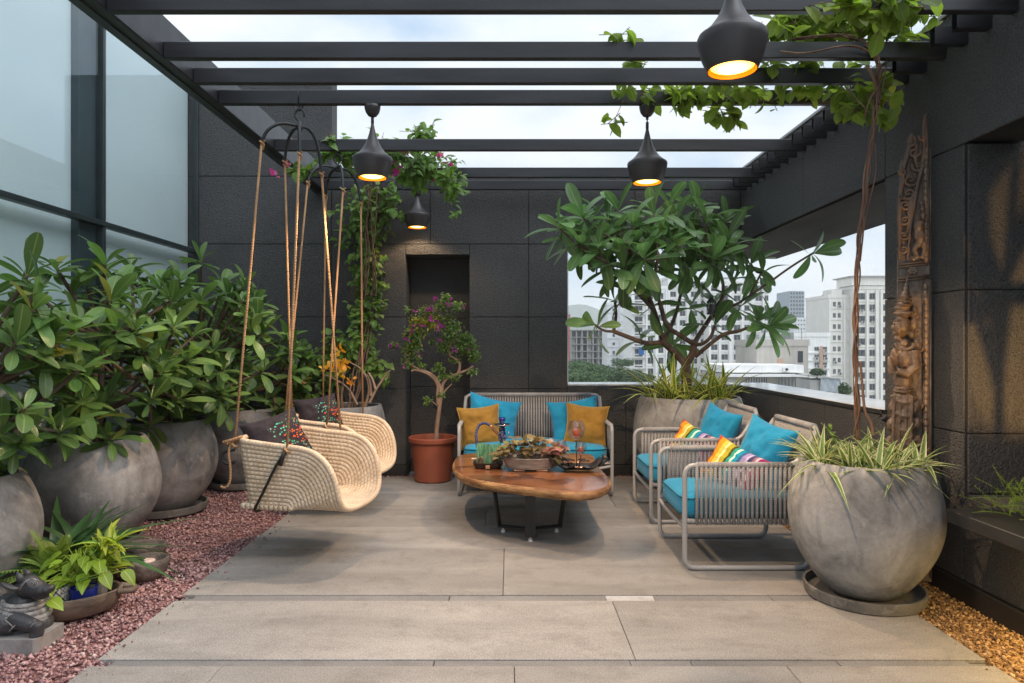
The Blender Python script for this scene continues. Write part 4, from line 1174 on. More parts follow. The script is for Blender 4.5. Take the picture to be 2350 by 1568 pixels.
def crown_tips(c, r, n, seed, ok=None, shell=.55, zmin=None):
    rr = random.Random(seed); out_ = []
    tries = 0
    while len(out_) < n and tries < 20000:
        tries += 1
        d = V((rr.uniform(-1,1), rr.uniform(-1,1), rr.uniform(-1,1)))
        if d.length > 1 or d.length < shell*rr.random()**.3: continue
        p = V((c[0]+d.x*r[0], c[1]+d.y*r[1], c[2]+d.z*r[2]))
        if ok and not ok(p): continue
        md = .13*(1-tries/25000)
        if all((p-q).length > md for q in out_): out_.append(p)
    return out_
inside = lambda p: p.x > XL+.03 and p.y < YB-.05
ok_ = lambda p: p.x > XL+.12 and p.y < YB-.15
def shrub(lbl, x, y, c, r, n, seed, zb=.70, **k):
    tips = crown_tips(c, r, n, seed, ok_)
    return plumeria('plumeria_shrub', lbl, (x, y, zb), tips, .045, seed, PLUM, M['plumeria'], ok=inside, group='broad-leaved shrubs in the planters along the glass', **k)
shrub('broad-leaved shrub in the planter cut off by the picture edge', -3.1, 3.78, (-3.02, 3.85, 1.32), (.58, .62, .62), 46, 1)
shrub('broad-leaved shrub in the planter behind the strap-leaf plant', -3.02, 4.95, (-2.95, 4.95, 1.38), (.66, .74, .72), 58, 2)
shrub('tallest broad-leaved shrub, in the planter with the wide saucer', -3.04, 6.0, (-2.86, 5.95, 1.48), (.74, .74, .82), 66, 3)
shrub('smaller broad-leaved shrub at the tower wall, behind the swing ropes', -2.80, 7.12, (-2.74, 7.05, 1.30), (.66, .46, .64), 44, 4)

# ------------------------------------------------------------------ frangipani tree in the corner
t = thing('frangipani_tree', 'frangipani tree with forked brown limbs and drooping glossy leaves, rooted in the corner planter', 'tree', (1.84, 6.98, .9))
rr = random.Random(21)
b = MB()
def Q(px, py, dy=0): return P(px, py, 6.95+dy)
limb(b, [Q(1574, 925), Q(1575, 880), Q(1574, 832)], .055, .046, 10)
f1, f2, f3 = Q(1522, 785, -.12), Q(1593, 791, .05), Q(1596, 818)
limb(b, [Q(1574, 836), Q(1552, 812), f1], .042, .033, 9)
limb(b, [Q(1575, 836), Q(1590, 812), f2], .040, .033, 9)
ends = []
def br(r0, r1, *pts):
    limb(b, pts, r0*.8, r1*.8, 8); ends.append(pts[-1]); return pts[-1]
e = br(.032, .024, f1, Q(1482, 790, -.2), Q(1435, 771, -.3), Q(1408, 761, -.35)); br(.022, .014, e, Q(1415, 725, -.4), Q(1411, 691, -.45)); br(.018, .012, e, Q(1385, 760, -.5), Q(1365, 745, -.6))
e = br(.034, .026, f1, Q(1515, 758, -.15), Q(1502, 714, -.2), Q(1482, 664, -.3)); br(.024, .014, Q(1502, 714, -.2), Q(1470, 680, -.4), Q(1430, 640, -.6), Q(1390, 600, -.8)); br(.022, .014, e, Q(1470, 610, -.5), Q(1440, 560, -.7))
br(.03, .018, f1, Q(1545, 740, .1), Q(1560, 690, .25), Q(1570, 620, .3))
e = br(.034, .026, f2, Q(1559, 768, -.1), Q(1529, 751, -.2), Q(1515, 697, -.35)); br(.024, .014, e, Q(1500, 654, -.5), Q(1510, 590, -.7)); 
e = br(.034, .024, f2, Q(1603, 770, .1), Q(1630, 731, .1), Q(1660, 680, .1)); br(.022, .014, e, Q(1660, 640, 0), Q(1630, 580, -.2)); br(.022, .014, e, Q(1690, 640, .2), Q(1700, 590, .25))
br(.026, .020, f2, Q(1612, 791, -.1), Q(1632, 775, -.15), Q(1640, 748, -.15))
e = br(.030, .022, f3, Q(1635, 785, -.15), Q(1663, 765, -.25), Q(1693, 761, -.35)); br(.02, .014, e, Q(1730, 748, -.45), Q(1765, 748, -.5))
e = br(.024, .018, Q(1630, 731, .1), Q(1660, 712, 0), Q(1693, 697, -.1)); br(.016, .012, e, Q(1754, 657, -.2), Q(1815, 612, -.25), Q(1868, 580, -.3))
br(.016, .012, Q(1720, 680, -.15), Q(1735, 650, -.1), Q(1748, 625, -.05))
b.build('branches', M['bark'], t, smooth=True)
pl = Plant(t, M['plumeria2'])
# crown: rosettes filling the crown's volume, drooping on its underside
crown = []
spec = [(1290, 520, -.9), (1335, 500, -.8), (1375, 485, -.6), (1425, 478, -.5), (1330, 560, -.9), (1375, 575, -1.0), (1420, 545, -.9), (1462, 520, -.7), (1500, 500, -.4), (1545, 520, -.2), (1585, 530, -.1), (1625, 520, 0), (1660, 545, .1), (1470, 590, -1.0),
        (1515, 575, -.8), (1555, 580, -.6), (1600, 585, -.4), (1640, 600, -.2), (1690, 585, .1), (1730, 600, .1), (1440, 610, -.9), (1395, 612, -.9), (1465, 480, -.2), (1540, 470, .1), (1400, 510, -.2), (1590, 480, .2), (1350, 545, -.6), (1395, 545, -.5), (1445, 575, -.6), (1490, 610, -.6), (1535, 610, -.3), (1580, 610, -.2), (1545, 555, -.5), (1500, 555, -.6), (1455, 545, -.4), (1625, 590, -.5), (1675, 570, -.2), (1420, 590, -.6), (1720, 575, .3), (1310, 540, -.5), (1355, 525, -.3), (1660, 500, .3), (1530, 545, .1), (1480, 545, 0), (1620, 555, .2)]
for px, py, dy in [q for i_, q in enumerate(spec) if i_ % 4 != 2]:
    p = Q(px+rr.uniform(-10, 10), py+rr.uniform(-8, 8), dy*.75)
    if p.y > 7.5: p.y = 7.5
    crown.append(p)
b2 = MB()
for p in crown:
    src = min(ends, key=lambda q: (q-p).length)
    limb(b2, [src, src.lerp(p, .5)+V((0,0,-.05)), p], .013, .009, 6)
    ax = (p-Q(1550, 700, -.2)).normalized()*.8+V((rr.uniform(-.2,.2), rr.uniform(-.3,.1), .7))
    rosette(pl, PLUM2, p, ax, rr.randint(10, 13), rr, .75, 1.1, 1.5)
b2.build('twigs', M['bark'], t, smooth=True)
for px, py, dy, n, ax in ((1870, 582, -.3, 7, (.6, -.2, .1)), (1768, 748, -.5, 13, (.7, -.3, .25)), (1740, 735, -.5, 9, (.3, -.4, .5)), (1411, 690, -.45, 6, (-.4, 0, .6)), (1365, 745, -.6, 6, (-.8, -.2, .3)), (1640, 745, -.15, 5, (.2, 0, .9)), (1748, 628, -.05, 6, (.3, 0, .8)), (1470, 775, -.2, 5, (-.1, -.3, .9)), (1545, 790, .2, 8, (0, .3, .1)), (1700, 700, -.1, 6, (.1, -.2, .9)), (1490, 700, -.2, 6, (-.3, -.2, .6)), (1585, 700, .3, 8, (0, .2, .9)), (1640, 690, .2, 8, (.1, .2, .8)), (1440, 670, -.5, 7, (-.3, -.2, .5))):
    rosette(pl, PLUM2, Q(px, py, dy), ax, n, rr, .75, 1.05, 1.15)
pl.finish(key=lambda it: it[1].translation.y)

# ------------------------------------------------------------------ climbers
def climber(name, label, cat, base, stems, clouds, meshes, m, stemm, seed, cap=300, sr=.010, flower=None):
    """stems: polylines; clouds: (centre, radii, leaf count)"""
    rr = random.Random(seed)
    t = thing(name, label, cat, base)
    for pts in stems:
        b = MB(); q = smooth_path(pts, 3); mm = len(q)
        q = [p+V((rr.uniform(-.006,.006), rr.uniform(-.006,.006), 0)) for p in q]
        b.tube(q, [sr*(1-.55*i/mm) for i in range(mm)], 6); b.build('stem', stemm, t, smooth=True)
    pl = Plant(t, m, cap)
    tw = MB()
    for c, r, n in clouds:
        c = V(c)
        k = 0; n = int(n*1.05)
        while k < n:
            # short twig with a few leaves along it
            d = V((rr.gauss(0,1), rr.gauss(0,1), rr.gauss(0,1))).normalized()
            rad = rr.random()**.45
            p = c+V((d.x*r[0], d.y*r[1], d.z*r[2]))*rad
            if p.y > YB-.03: p.y = YB-.03-rr.random()*.05
            td = (d+V((rr.uniform(-.5,.5), rr.uniform(-.5,.3), rr.uniform(-.7,.5)))).normalized()
            ln = rr.uniform(.06, .16)
            tw.tube([p-td*ln, p+V((0,0,-.005)), p+td*ln*.6], .0022, 4)
            for j in range(rr.randint(3, 5)):
                q = p+td*(ln*(j/3-.7))
                ld = (td*.4+V((rr.gauss(0,.6), rr.gauss(0,.6)-.25, rr.gauss(-.25,.5)))).normalized()
                pl.add(rr.choice(meshes), frame_m(q, ld, V((rr.uniform(-.5,.5), -.5, .8)), rr.uniform(.6, 1.15))); k += 1
    tag(tw.build('twigs', stemm, t, smooth=True), kind='stuff')
    rr.shuffle(pl.items)
    pl.finish()
    return t
HEART = [leaf_mesh('leaf', M['vineleaf'], .088, .066, 5, 'heart', c, .25, seed=i) for i, c in enumerate((.1, .3, .5))]
OVAL = [leaf_mesh('leaf', M['topleaf'], .122, .076, 5, 'oval', c, .2, seed=i) for i, c in enumerate((.05, .2, .4))]
def C(px, py, Y, rpx, rpy, ry, n): return (P(px, py, Y), (rpx*Y/F, ry, rpy*Y/F), n)
stems = []
for i in range(7):
    x0 = -1.72+rr.uniform(-.12, .12)
    stems.append([V((x0, 7.14, .7)), V((x0+.1*rr.uniform(-1, 1), 7.3, 1.1)), P(840+rr.uniform(-18, 22), 700, 7.5), P(850+rr.uniform(-20, 25), 560, 7.52), P(840+rr.uniform(-25, 35), 440, 7.45), P(840+rr.uniform(-40, 80), 380, 7.1)])
for px0, px1 in ((838, 852), (852, 866), (862, 848), (830, 845)):
    stems.append([P(px0, 680, 7.32)]+[P(px0+(px1-px0)*k/5+rr.uniform(-7, 7), 680-50*k, 7.31-.02*k) for k in range(1, 5)]+[P(px1, 430, 7.2)])
creeper = climber('wall_creeper', 'dense heart-leaved creeper climbing the charcoal wall behind the second swing up to the pergola', 'climbing plant', (-1.72, 7.14, .7), stems,
    [C(848, 480, 7.45, 84, 62, .16, 330), C(832, 560, 7.5, 66, 60, .12, 230), C(845, 640, 7.5, 35, 60, .10, 180), C(838, 720, 7.48, 40, 50, .12, 170), C(815, 790, 7.42, 65, 50, .2, 200), C(860, 850, 7.3, 40, 40, .2, 80), C(760, 830, 7.45, 50, 70, .15, 160), C(700, 850, 7.4, 60, 60, .15, 160), C(680, 910, 7.4, 50, 40, .15, 90),
     C(980, 390, 6.7, 75, 42, .3, 330), C(880, 360, 6.5, 80, 40, .3, 260), C(965, 310, 6.3, 35, 22, .2, 90), C(780, 350, 6.2, 60, 28, .2, 150), C(690, 390, 6.1, 60, 12, .1, 50), C(1040, 430, 6.8, 30, 35, .15, 70), C(760, 330, 6.0, 30, 12, .12, 26), C(1047, 490, 6.8, 12, 5, .05, 6)],
    HEART, M['vineleaf'], M['vinestem'], 5)
FL = [leaf_mesh('blossom', M['pink'], .05, .045, 3, 'heart', -.3, .5, seed=1), leaf_mesh('blossom', M['orange'], .055, .05, 3, 'heart', -.3, .5, seed=1), leaf_mesh('blossom', M['peach'], .05, .045, 3, 'heart', -.3, .5), leaf_mesh('blossom', M['magenta'], .05, .045, 3, 'heart', -.3, .5)]
def bloom(t, me, p, n, spread, rr, name='blossom', s=(.8, 1.2)):
    """one flower head: several bracts in one mesh object"""
    co = [tuple(v.co) for v in me.vertices]; pf = [tuple(q.vertices) for q in me.polygons]
    b = MB()
    for i in range(n):
        d = V((rr.gauss(0,1), rr.gauss(0,1)-.5, rr.gauss(0,1))).normalized()
        M4 = frame_m(V(p)+d*spread*rr.random(), d, V((rr.gauss(0,1), rr.gauss(0,1), 1)), rr.uniform(*s))
        b.add([M4 @ V(c) for c in co], pf)
    return b.build(name, me.materials[0], t, smooth=True)
for px, py, Y in ((630, 402, 6.0), (660, 382, 6.05), (905, 400, 6.4), (912, 382, 6.4), (1028, 378, 6.6), (1000, 405, 6.7), (925, 345, 6.4), (1010, 360, 6.6)):
    bloom(creeper, FL[0], P(px, py, Y), 5, .03, rr)
for px, py, n in ((770, 820, 10), (790, 835, 12), (765, 845, 12), (785, 855, 12), (748, 848, 8), (800, 870, 7), (780, 805, 7)):
    bloom(creeper, FL[1], P(px, py, 7.0), n, .05, rr)
for px, py in ((628, 860), (640, 885), (632, 912), (655, 850), (700, 880), (660, 925)):
    bloom(creeper, FL[2], P(px, py, 7.2), 6, .04, rr)
# bare forked stems at its foot
b = MB()
for pts in ([(838, 935, 7.1), (850, 890, 7.1), (835, 850, 7.15), (800, 830, 7.2)], [(848, 925, 7.05), (862, 895, 7.05), (878, 872, 7.05), (895, 850, 7.05)], [(852, 910, 7.05), (850, 880, 7.1), (842, 860, 7.1)], [(820, 930, 7.1), (800, 890, 7.1), (765, 868, 7.1), (740, 860, 7.1)], [(862, 895, 7.05), (855, 870, 7.05), (845, 855, 7.05)]):
    limb(b, [P(*p) for p in pts], .016, .008, 7)
b.build('forked_stem', M['palebark'], creeper, smooth=True)

# creeper on the pergola over the big planter
topc = thing('pergola_creeper', 'oval-leaved creeper with long twisted bare stems, rising from the big planter onto the pergola', 'climbing plant', (2.0, 3.95, .7))
rr = random.Random(9)
ctrl = [(1968, 1010, 3.95), (1966, 900, 3.95), (1962, 760, 3.95), (1966, 640, 3.96), (1976, 520, 3.98), (1990, 400, 4.0), (2003, 300, 4.02), (2012, 220, 4.04), (2020, 170, 4.03), (2005, 110, 4.02), (1960, 85, 4.08), (1890, 80, 4.1), (1820, 92, 4.1)]
for i in range(7):
    ph = i*.9; amp = .0092
    pts = []
    base = smooth_path([P(*c) for c in ctrl], 3)
    for j, p in enumerate(base):
        a = ph+j*.5*(1 if i % 2 else -.62)
        k = amp*(1+.7*math.sin(j*.09+i))*(1.6 if j > 80 else 1)
        pts.append(p+V((math.cos(a)*k, math.sin(a)*k*1.1, 0)))
    b = MB(); b.tube(pts, [(.0052 if i % 3 else .0038)-.0016*j/len(pts) for j in range(len(pts))], 6); b.build('stem', M['vinestem'], topc, smooth=True)
for pts, r in (([(2005, 1000, 3.9), (2000, 970, 3.9), (1985, 950, 3.92), (1980, 900, 3.95), (1975, 830, 3.95)], .009), ([(2008, 330, 4.0), (2012, 400, 4.0), (1985, 500, 3.98), (1975, 600, 3.96)], .004), ([(2015, 250, 4.03), (2040, 130, 4.06), (2030, 60, 4.1)], .004), ([(1990, 150, 4.04), (2010, 190, 4.04), (2016, 240, 4.03)], .010), ([(2014, 200, 4.03), (1990, 240, 4.03), (1985, 270, 4.05)], .006), ([(1940, 200, 4.2), (1980, 240, 4.1), (2005, 275, 4.03)], .003), ([(2000, 120, 4.02), (1950, 100, 4.0), (1850, 125, 4.0), (1790, 118, 4.0)], .007)):
    b = MB(); limb(b, [P(*c) for c in pts], r, r*.7, 6); b.build('stem', M['vinestem'], topc, smooth=True)
pl = Plant(topc, M['topleaf'])
tw = MB()
clouds = [(1790, 72, 4.3, 70, 32, .3, 100), (1880, 60, 4.3, 95, 36, .3, 150), (1990, 50, 4.2, 100, 42, .3, 150), (2070, 40, 4.0, 60, 45, .2, 80), (2060, 5, 3.45, 55, 30, .1, 40), (1960, 12, 3.42, 60, 20, .1, 40), (1990, 10, 3.7, 90, 20, .15, 50), (1630, 195, 4.65, 95, 18, .2, 46), (1760, 170, 4.6, 110, 20, .2, 50), (1890, 165, 4.6, 100, 22, .2, 60), (1570, 225, 4.8, 60, 16, .12, 30), (1670, 255, 4.8, 45, 26, .12, 34), (1980, 225, 4.3, 50, 40, .15, 60), (1460, 150, 4.5, 28, 10, .1, 10), (1470, 195, 4.7, 35, 16, .1, 18), (1435, 88, 4.1, 38, 8, .05, 9), (1408, 285, 4.8, 16, 12, .04, 7), (2030, 255, 4.2, 22, 18, .1, 14), (1940, 235, 4.4, 30, 26, .1, 20), (1750, 215, 4.75, 60, 14, .1, 22), (1860, 205, 4.75, 90, 10, .1, 24)]
for px, py, Y, rx, ry_, rd, n in clouds:
    c = P(px, py, Y); k = 0; n = int(n*1.1)
    while k < n:
        d = V((rr.gauss(0,1), rr.gauss(0,1), rr.gauss(0,1))).normalized()*rr.random()**.4
        p = c+V((d.x*rx*Y/F, d.y*rd, d.z*ry_*Y/F))
        td = V((rr.gauss(0,1), rr.gauss(0,.7), rr.gauss(-.3,.6))).normalized(); ln = rr.uniform(.07, .17)
        tw.tube([p-td*ln, p, p+td*ln*.5], .0025, 4)
        for j in range(rr.randint(3, 6)):
            q = p+td*(ln*(j/4-.8))
            ld = (td*.5+V((rr.gauss(0,.7), rr.gauss(0,.5)-.2, rr.gauss(-.3,.5)))).normalized()
            pl.add(rr.choice(OVAL), frame_m(q, ld, V((rr.uniform(-.6,.6), rr.uniform(-.7, .2), .7)), rr.uniform(.65, 1.15))); k += 1
tw.tube(smooth_path([P(1430, 232, 4.8), P(1415, 265, 4.8), P(1408, 280, 4.8)]), .002, 4)
tag(tw.build('twigs', M['vinestem'], topc, smooth=True), kind='stuff')
rr.shuffle(pl.items); pl.finish(key=lambda it: it[1].translation.y)

# ------------------------------------------------------------------ bougainvillea in the terracotta pot
tp = thing('flower_pot', 'terracotta-coloured tub with a rolled rim standing before the wall niche', 'flower pot', (-.825, 7.32, 0))
b = MB(); b.lathe([(.18, 0), (.195, .012), (.232, .40), (.234, .415), (.258, .42), (.262, .44), (.262, .462), (.250, .470), (.236, .465), (.230, .44), (.225, .38)], 48); b.build('tub', M['terracotta'], tp, smooth=True, world=False, auto=40)
b = MB(); b.lathe([(.226, .385), (.12, .395), (.0005, .40)], 32); b.build('soil', M['soil'], tp, world=False)
bg = thing('bougainvillea_tree', 'trained bougainvillea with a bare forked stem and purple blossoms in the terracotta tub', 'small tree', (-.80, 7.32, .38))
b = MB(); rr = random.Random(3)
K = lambda x, y, dy=0: P((940+x/3.017)/1.0894, (700+y/3.015)/1.0894, 7.3+dy)
limb(b, [K(450, 1225), K(460, 1080), K(480, 960), K(490, 860)], .026, .022, 9)
limb(b, [K(470, 940), K(462, 860), K(470, 800), K(440, 745), K(390, 705), K(300, 675), K(265, 690)], .020, .012)
limb(b, [K(490, 870), K(485, 800), K(440, 720), K(360, 685), K(300, 665), K(250, 630), K(215, 575)], .020, .009)
limb(b, [K(495, 860), K(500, 790), K(530, 745), K(620, 705), K(690, 680), K(735, 650)], .019, .010)
limb(b, [K(618, 706), K(632, 670), K(630, 620), K(600, 595), K(550, 570), K(560, 500), K(580, 380)], .018, .009)
limb(b, [K(505, 860), K(530, 825), K(572, 785)], .010, .006); limb(b, [K(468, 955), K(430, 920), K(395, 900)], .007, .004); limb(b, [K(590, 500), K(600, 420), K(640, 350)], .008, .004)
limb(b, [K(215, 575), K(230, 450), K(320, 330), K(420, 260), K(520, 160)], .009, .004); limb(b, [K(215, 520), K(150, 500), K(90, 470)], .004, .002)
b.build('branches', M['palebark'], bg, smooth=True)
BL = [leaf_mesh('leaf', M['bougleaf'], .038, .020, 3, 'lance', c, .3, seed=i) for i, c in enumerate((.1, .35, .6))]
BY = [leaf_mesh('leaf', M['bougyellow'], .040, .021, 3, 'lance', c, .3, seed=i) for i, c in enumerate((.1, .35, .6))]
pl = Plant(bg, M['bougleaf'], 300); ply = Plant(bg, M['bougyellow'], 60)
px_m = 7.3/F/1.0894/3.016
for x, y, rx, ry_, n, yel in ((535, 130, 45, 45, 70, 0), (500, 190, 60, 50, 90, 0), (610, 200, 70, 50, 110, 0), (390, 235, 90, 50, 130, .2), (330, 310, 90, 60, 170, .6), (430, 320, 90, 70, 190, .65), (270, 400, 80, 60, 170, .25), (540, 300, 60, 60, 120, .1), (250, 500, 60, 90, 200, .1), (310, 470, 40, 110, 140, .1), (240, 620, 55, 70, 110, 0), (560, 400, 90, 70, 240, 0), (620, 350, 40, 40, 50, 0), (520, 500, 70, 60, 160, 0), (620, 500, 70, 80, 190, 0), (700, 500, 80, 80, 260, 0), (740, 570, 60, 60, 140, 0), (680, 430, 60, 40, 100, 0), (600, 610, 60, 30, 40, 0), (580, 730, 70, 30, 70, 0), (470, 660, 45, 50, 70, 0), (500, 720, 40, 40, 40, 0), (720, 690, 60, 30, 50, 0), (390, 905, 45, 40, 50, 0), (490, 860, 40, 25, 40, 0), (425, 470, 40, 35, 40, 0), (140, 490, 60, 25, 50, 0), (235, 225, 30, 20, 25, 0), (345, 650, 45, 20, 40, 0), (310, 590, 30, 40, 40, .1), (350, 400, 60, 30, 60, .3)):
    c = K(x, y)
    for i in range(int(n*1.1)):
        d = V((rr.gauss(0,1), rr.gauss(0,1), rr.gauss(0,1))).normalized()*rr.random()**.5*.95
        p = c+V((d.x*rx*px_m, d.y*(rx+ry_)*.5*px_m, d.z*ry_*px_m))
        yy = rr.random() < yel
        ld = V((rr.gauss(0,.8), rr.gauss(0,.8)-.3, rr.gauss(-.1,.7)))
        (ply if yy else pl).add(rr.choice(BY if yy else BL), frame_m(p, ld, V((rr.gauss(0,.5), -.4, .8)), rr.uniform(.7, 1.2)))
rr.shuffle(pl.items); pl.finish(key=lambda it: it[1].translation.y); ply.finish()
for x, y, n in ((405, 220, 10), (390, 240, 9), (420, 215, 9), (295, 240, 7), (410, 290, 8), (405, 305, 6), (340, 350, 8), (265, 335, 6), (235, 445, 8), (470, 355, 9), (500, 355, 7), (455, 150, 7), (550, 195, 5), (660, 210, 5), (478, 465, 5), (600, 520, 8), (700, 520, 5), (320, 565, 5), (205, 650, 6), (165, 510, 5), (120, 490, 4), (455, 320, 6), (275, 395, 4), (560, 160, 4)):
    bloom(bg, FL[3], K(x, y, -.09), max(3, n-3), .020, rr, s=(.5, .8))
# ================================================================== pendant lamps (lit)
def lamp(label, x, y, ztop, zlow, sc=1.0, watts=60):
    """ztop: underside of the beam; zlow: rim of the shade"""
    t = thing('pendant_lamp', label, 'pendant lamp', (x, y, zlow), 0, 'pendant lamps hanging from the pergola')
    prof = [(.100, 0), (.122, .05), (.138, .11), (.141, .135), (.136, .146), (.118, .158), (.090, .182), (.062, .22), (.040, .265), (.024, .315), (.014, .36), (.009, .385)]
    prof = [(r*sc, z*sc) for r, z in prof]
    inner = [(.0965, .001), (.118, .05), (.134, .11), (.136, .133), (.115, .152), (.087, .176), (.058, .214), (.02, .29), (.0005, .295)]
    inner = [(r*sc, z*sc) for r, z in inner]
    b = MB(); b.lathe(prof, 48); b.cur = 0
    b.f = [f for f in b.f if len(f) == 4]; b.mi = [0]*len(b.f)
    b.build('shade', M['lampshade'], t, smooth=True, world=False, auto=50)
    b = MB(); b.lathe(inner, 48); b.f = [f[::-1] for f in b.f if len(f) == 4]; b.mi = [0]*len(b.f)
    b.build('lining', M['lampgold'], t, smooth=True, world=False)
    hz = .385*sc
    b = MB(); b.tube([(0,0,hz), (0,0,hz+.045)], .011*sc, 10); b.tube([(0,0,hz+.045), (0,0,ztop-zlow-.08)], .0045, 8); b.tube([(0,0,ztop-zlow-.10), (0,0,ztop-zlow-.075)], .010, 10); b.build('cord', M['lampshade'], t, smooth=True, world=False)
    b = MB(); b.lathe([(.008, -.085), (.030, -.075), (.048, -.05), (.056, -.02), (.057, -.001)], 32, c=(0, 0, ztop-zlow)); b.build('canopy', M['lampshade'], t, smooth=True, world=False)
    b = MB(); b.ell((0, 0, .024*sc), (.090*sc, .090*sc, .022*sc), nu=28, nv=14); b.tube([(0,0,.06*sc), (0,0,.28*sc)], .018*sc, 10); b.build('bulb', M['bulb'], t, smooth=True, world=False)
    l = bpy.data.lights.new('lamp_light', 'SPOT'); l.spot_size = math.radians(142); l.spot_blend = .45; l.energy = watts; l.color = (1, .67, .39); l.shadow_soft_size = .03
    lo = bpy.data.objects.new('lamp_light', l); COL.objects.link(lo); lo.parent = t; lo.location = (0, 0, .004*sc)
    return t
LW = 150
lamp('black pendant lamp above the first swing, beside the creeper', -.975, 4.845, 3.15, 2.635, watts=LW)
lamp('black pendant lamp above the armchairs, in front of the frangipani crown', .975, 4.845, 3.15, 2.60, watts=LW)
lamp('farthest and smallest pendant lamp, close to the back wall', -1.01, 7.445, 3.15, 2.73, watts=LW*.12)
lamp('largest pendant lamp, cut off by the top edge of the picture', .945, 2.90, 3.15, 2.615, 1.03, watts=LW)

# ================================================================== swings
def basket_swing(label, hook, c, ang, group, ropes_dz=0, hang=None, label_p=None, tail=True, arch_z=2.78, arch_ang=0.5):
    t = thing('swing_chair', label, 'swing', (c[0], c[1], .36), 0, group)
    U = V((math.cos(ang), math.sin(ang), 0)); Vv = V((-math.sin(ang), math.cos(ang), 0)); Z = V((0,0,1))
    Cc = V((c[0], c[1], 0))
    def L(x, y, z): return Cc+U*x+Vv*y+Z*z
    z0 = .385; Hh = .405; W_ = .74; xb = -.26; xp = .04; Lx = .375
    n = 15
    rims = None
    for i in range(1, n+1):
        s = i/n
        def side(sg):
            wz = lambda z: W_/2*(.86+.14*(z-z0)/Hh)
            pts = []
            for k in range(0, 8):
                x = xb-.05*s+(xp-xb+.05*s)*k/8
                pts.append((x, sg*wz(z0+Hh*s), z0+Hh*s+.035*s*(1-k/8)*1.0))
            for k in range(0, 15):
                a = PI/2*(1-k/14)
                xx = xp+Lx*s*max(0, math.cos(a))**.62; zz = z0+Hh*s*max(0, math.sin(a))**.72-.03*s*math.cos(a)**2
                pts.append((xx, sg*wz(zz), zz))
            return pts
        A = side(-1); B = side(1)
        path = A+[(A[-1][0]+.012*s, v_, A[-1][2]) for v_ in (-W_*.25, 0, W_*.25)]+B[::-1]+[(B[0][0]-.01, v_, B[0][2]+.012*s) for v_ in (W_*.22, 0, -W_*.22)]
        # round the corners
        q = [V(p) for p in path]
        for _ in range(2 if s < .99 else 2):
            q2 = []
            m_ = len(q)
            for a in range(m_):
                q2.append((q[a-1]*.5+q[a]*1.0+q[(a+1) % m_]*.5)/2)
            q = q2
        q = smooth_path(q, 1, True)
        q = [L(p.x, p.y, p.z) for p in q]
        last = i == n
        b = MB(); b.tube(q, .0205 if last else .0195, 8, closed=True, flat=1.0)
        b.build('rim' if last else 'coil', M['rimcoil'] if last else M['coil'], t, smooth=True)
    # base of the seat: straight coils from the back wall to the first loop
    for k in range(11):
        x = xb-.01+k*.034
        if x > xp+.045: break
        b = MB(); b.tube([L(x, -W_*.455, z0+.002), L(x, 0, z0-.006), L(x, W_*.455, z0+.002)], .022, 8); b.build('seat_coil', M['coil'], t, smooth=True)
    # iron straps under the seat
    for sg in (-1, 1):
        b = MB(); y = sg*(W_/2+.024)
        b.tube([L(xp+.03, y, z0+Hh-.03), L(xp-.03, y, z0+Hh*.72), L(xb+.1, y*.95, z0-.01), L(xb+.08, y*.8, z0-.035), L(xb+.08, 0, z0-.04)], .009, 6); b.build('strap', M['blackmetal'], t, smooth=True)
        b = MB(); b.tube([L(xp+.03, y*1.01, z0+Hh-.02), L(xp-.005, y*1.01, z0+Hh-.11)], [.012, .018], 8); b.build('strap_loop', M['blackmetal'], t, smooth=True)
    # hanger: two crossed iron arches on an S hook
    hk = V(hook)
    b = MB(); b.tube([hk+V((0,0,.0)), hk+V((.010,0,-.02)), hk+V((0,0,-.045))], .004, 6); b.tube([hk+V((0,0,.0)), hk+V((-.010,0,-.02)), hk+V((0,0,-.045))], .004, 6)
    b.tube([hk+V((0, a_, z)) for a_, z in ((-.03, .004), (-.03, .09), (.02, .105), (.075, .09), (.075, .004))], .004, 6)
    b.build('eye_loop', M['blackmetal'], t, smooth=True)
    b = MB()
    top = hk+V((0,0,-.062))
    s_ = [(-.035, .0), (-.03, .035), (0, .045), (.03, .03), (.034, -.005)]
    b.tube(smooth_path([top+V((.036, 0, -.02)), top+V((.034, 0, .012)), top+V((.012, 0, .034)), top+V((-.018, 0, .028)), top+V((-.034, 0, -.004)), top+V((-.022, 0, -.034)), top+V((.006, 0, -.058)), top+V((.012, 0, -.075)), top+V((0, 0, -.088))], 2), .008, 8); b.build('hook', M['blackmetal'], t, smooth=True)
    hub = hk+V((0,0,-.155))
    b = MB(); b.ell(hub, (.026, .026, .03)); b.build('hub', M['blackmetal'], t, smooth=True)
    tops = []
    for dx, dy, dz in hang:
        e_ = hub+V((dx, dy, dz))
        b = MB(); b.tube(smooth_path([hub+V((0,0,.006)), hub+V((dx*.5, dy*.5, .012)), hub+V((dx*.86, dy*.86, dz*.36)), e_], 3), .0115, 8); b.build('arch', M['blackmetal'], t, smooth=True); tops.append(e_)
    att = [L(xb-.05, -W_/2*.98, z0+Hh+.02), L(xb-.05, W_/2*.98, z0+Hh+.02), L(xp+.04, -W_/2-.012, z0+Hh), L(xp+.04, W_/2+.012, z0+Hh)]
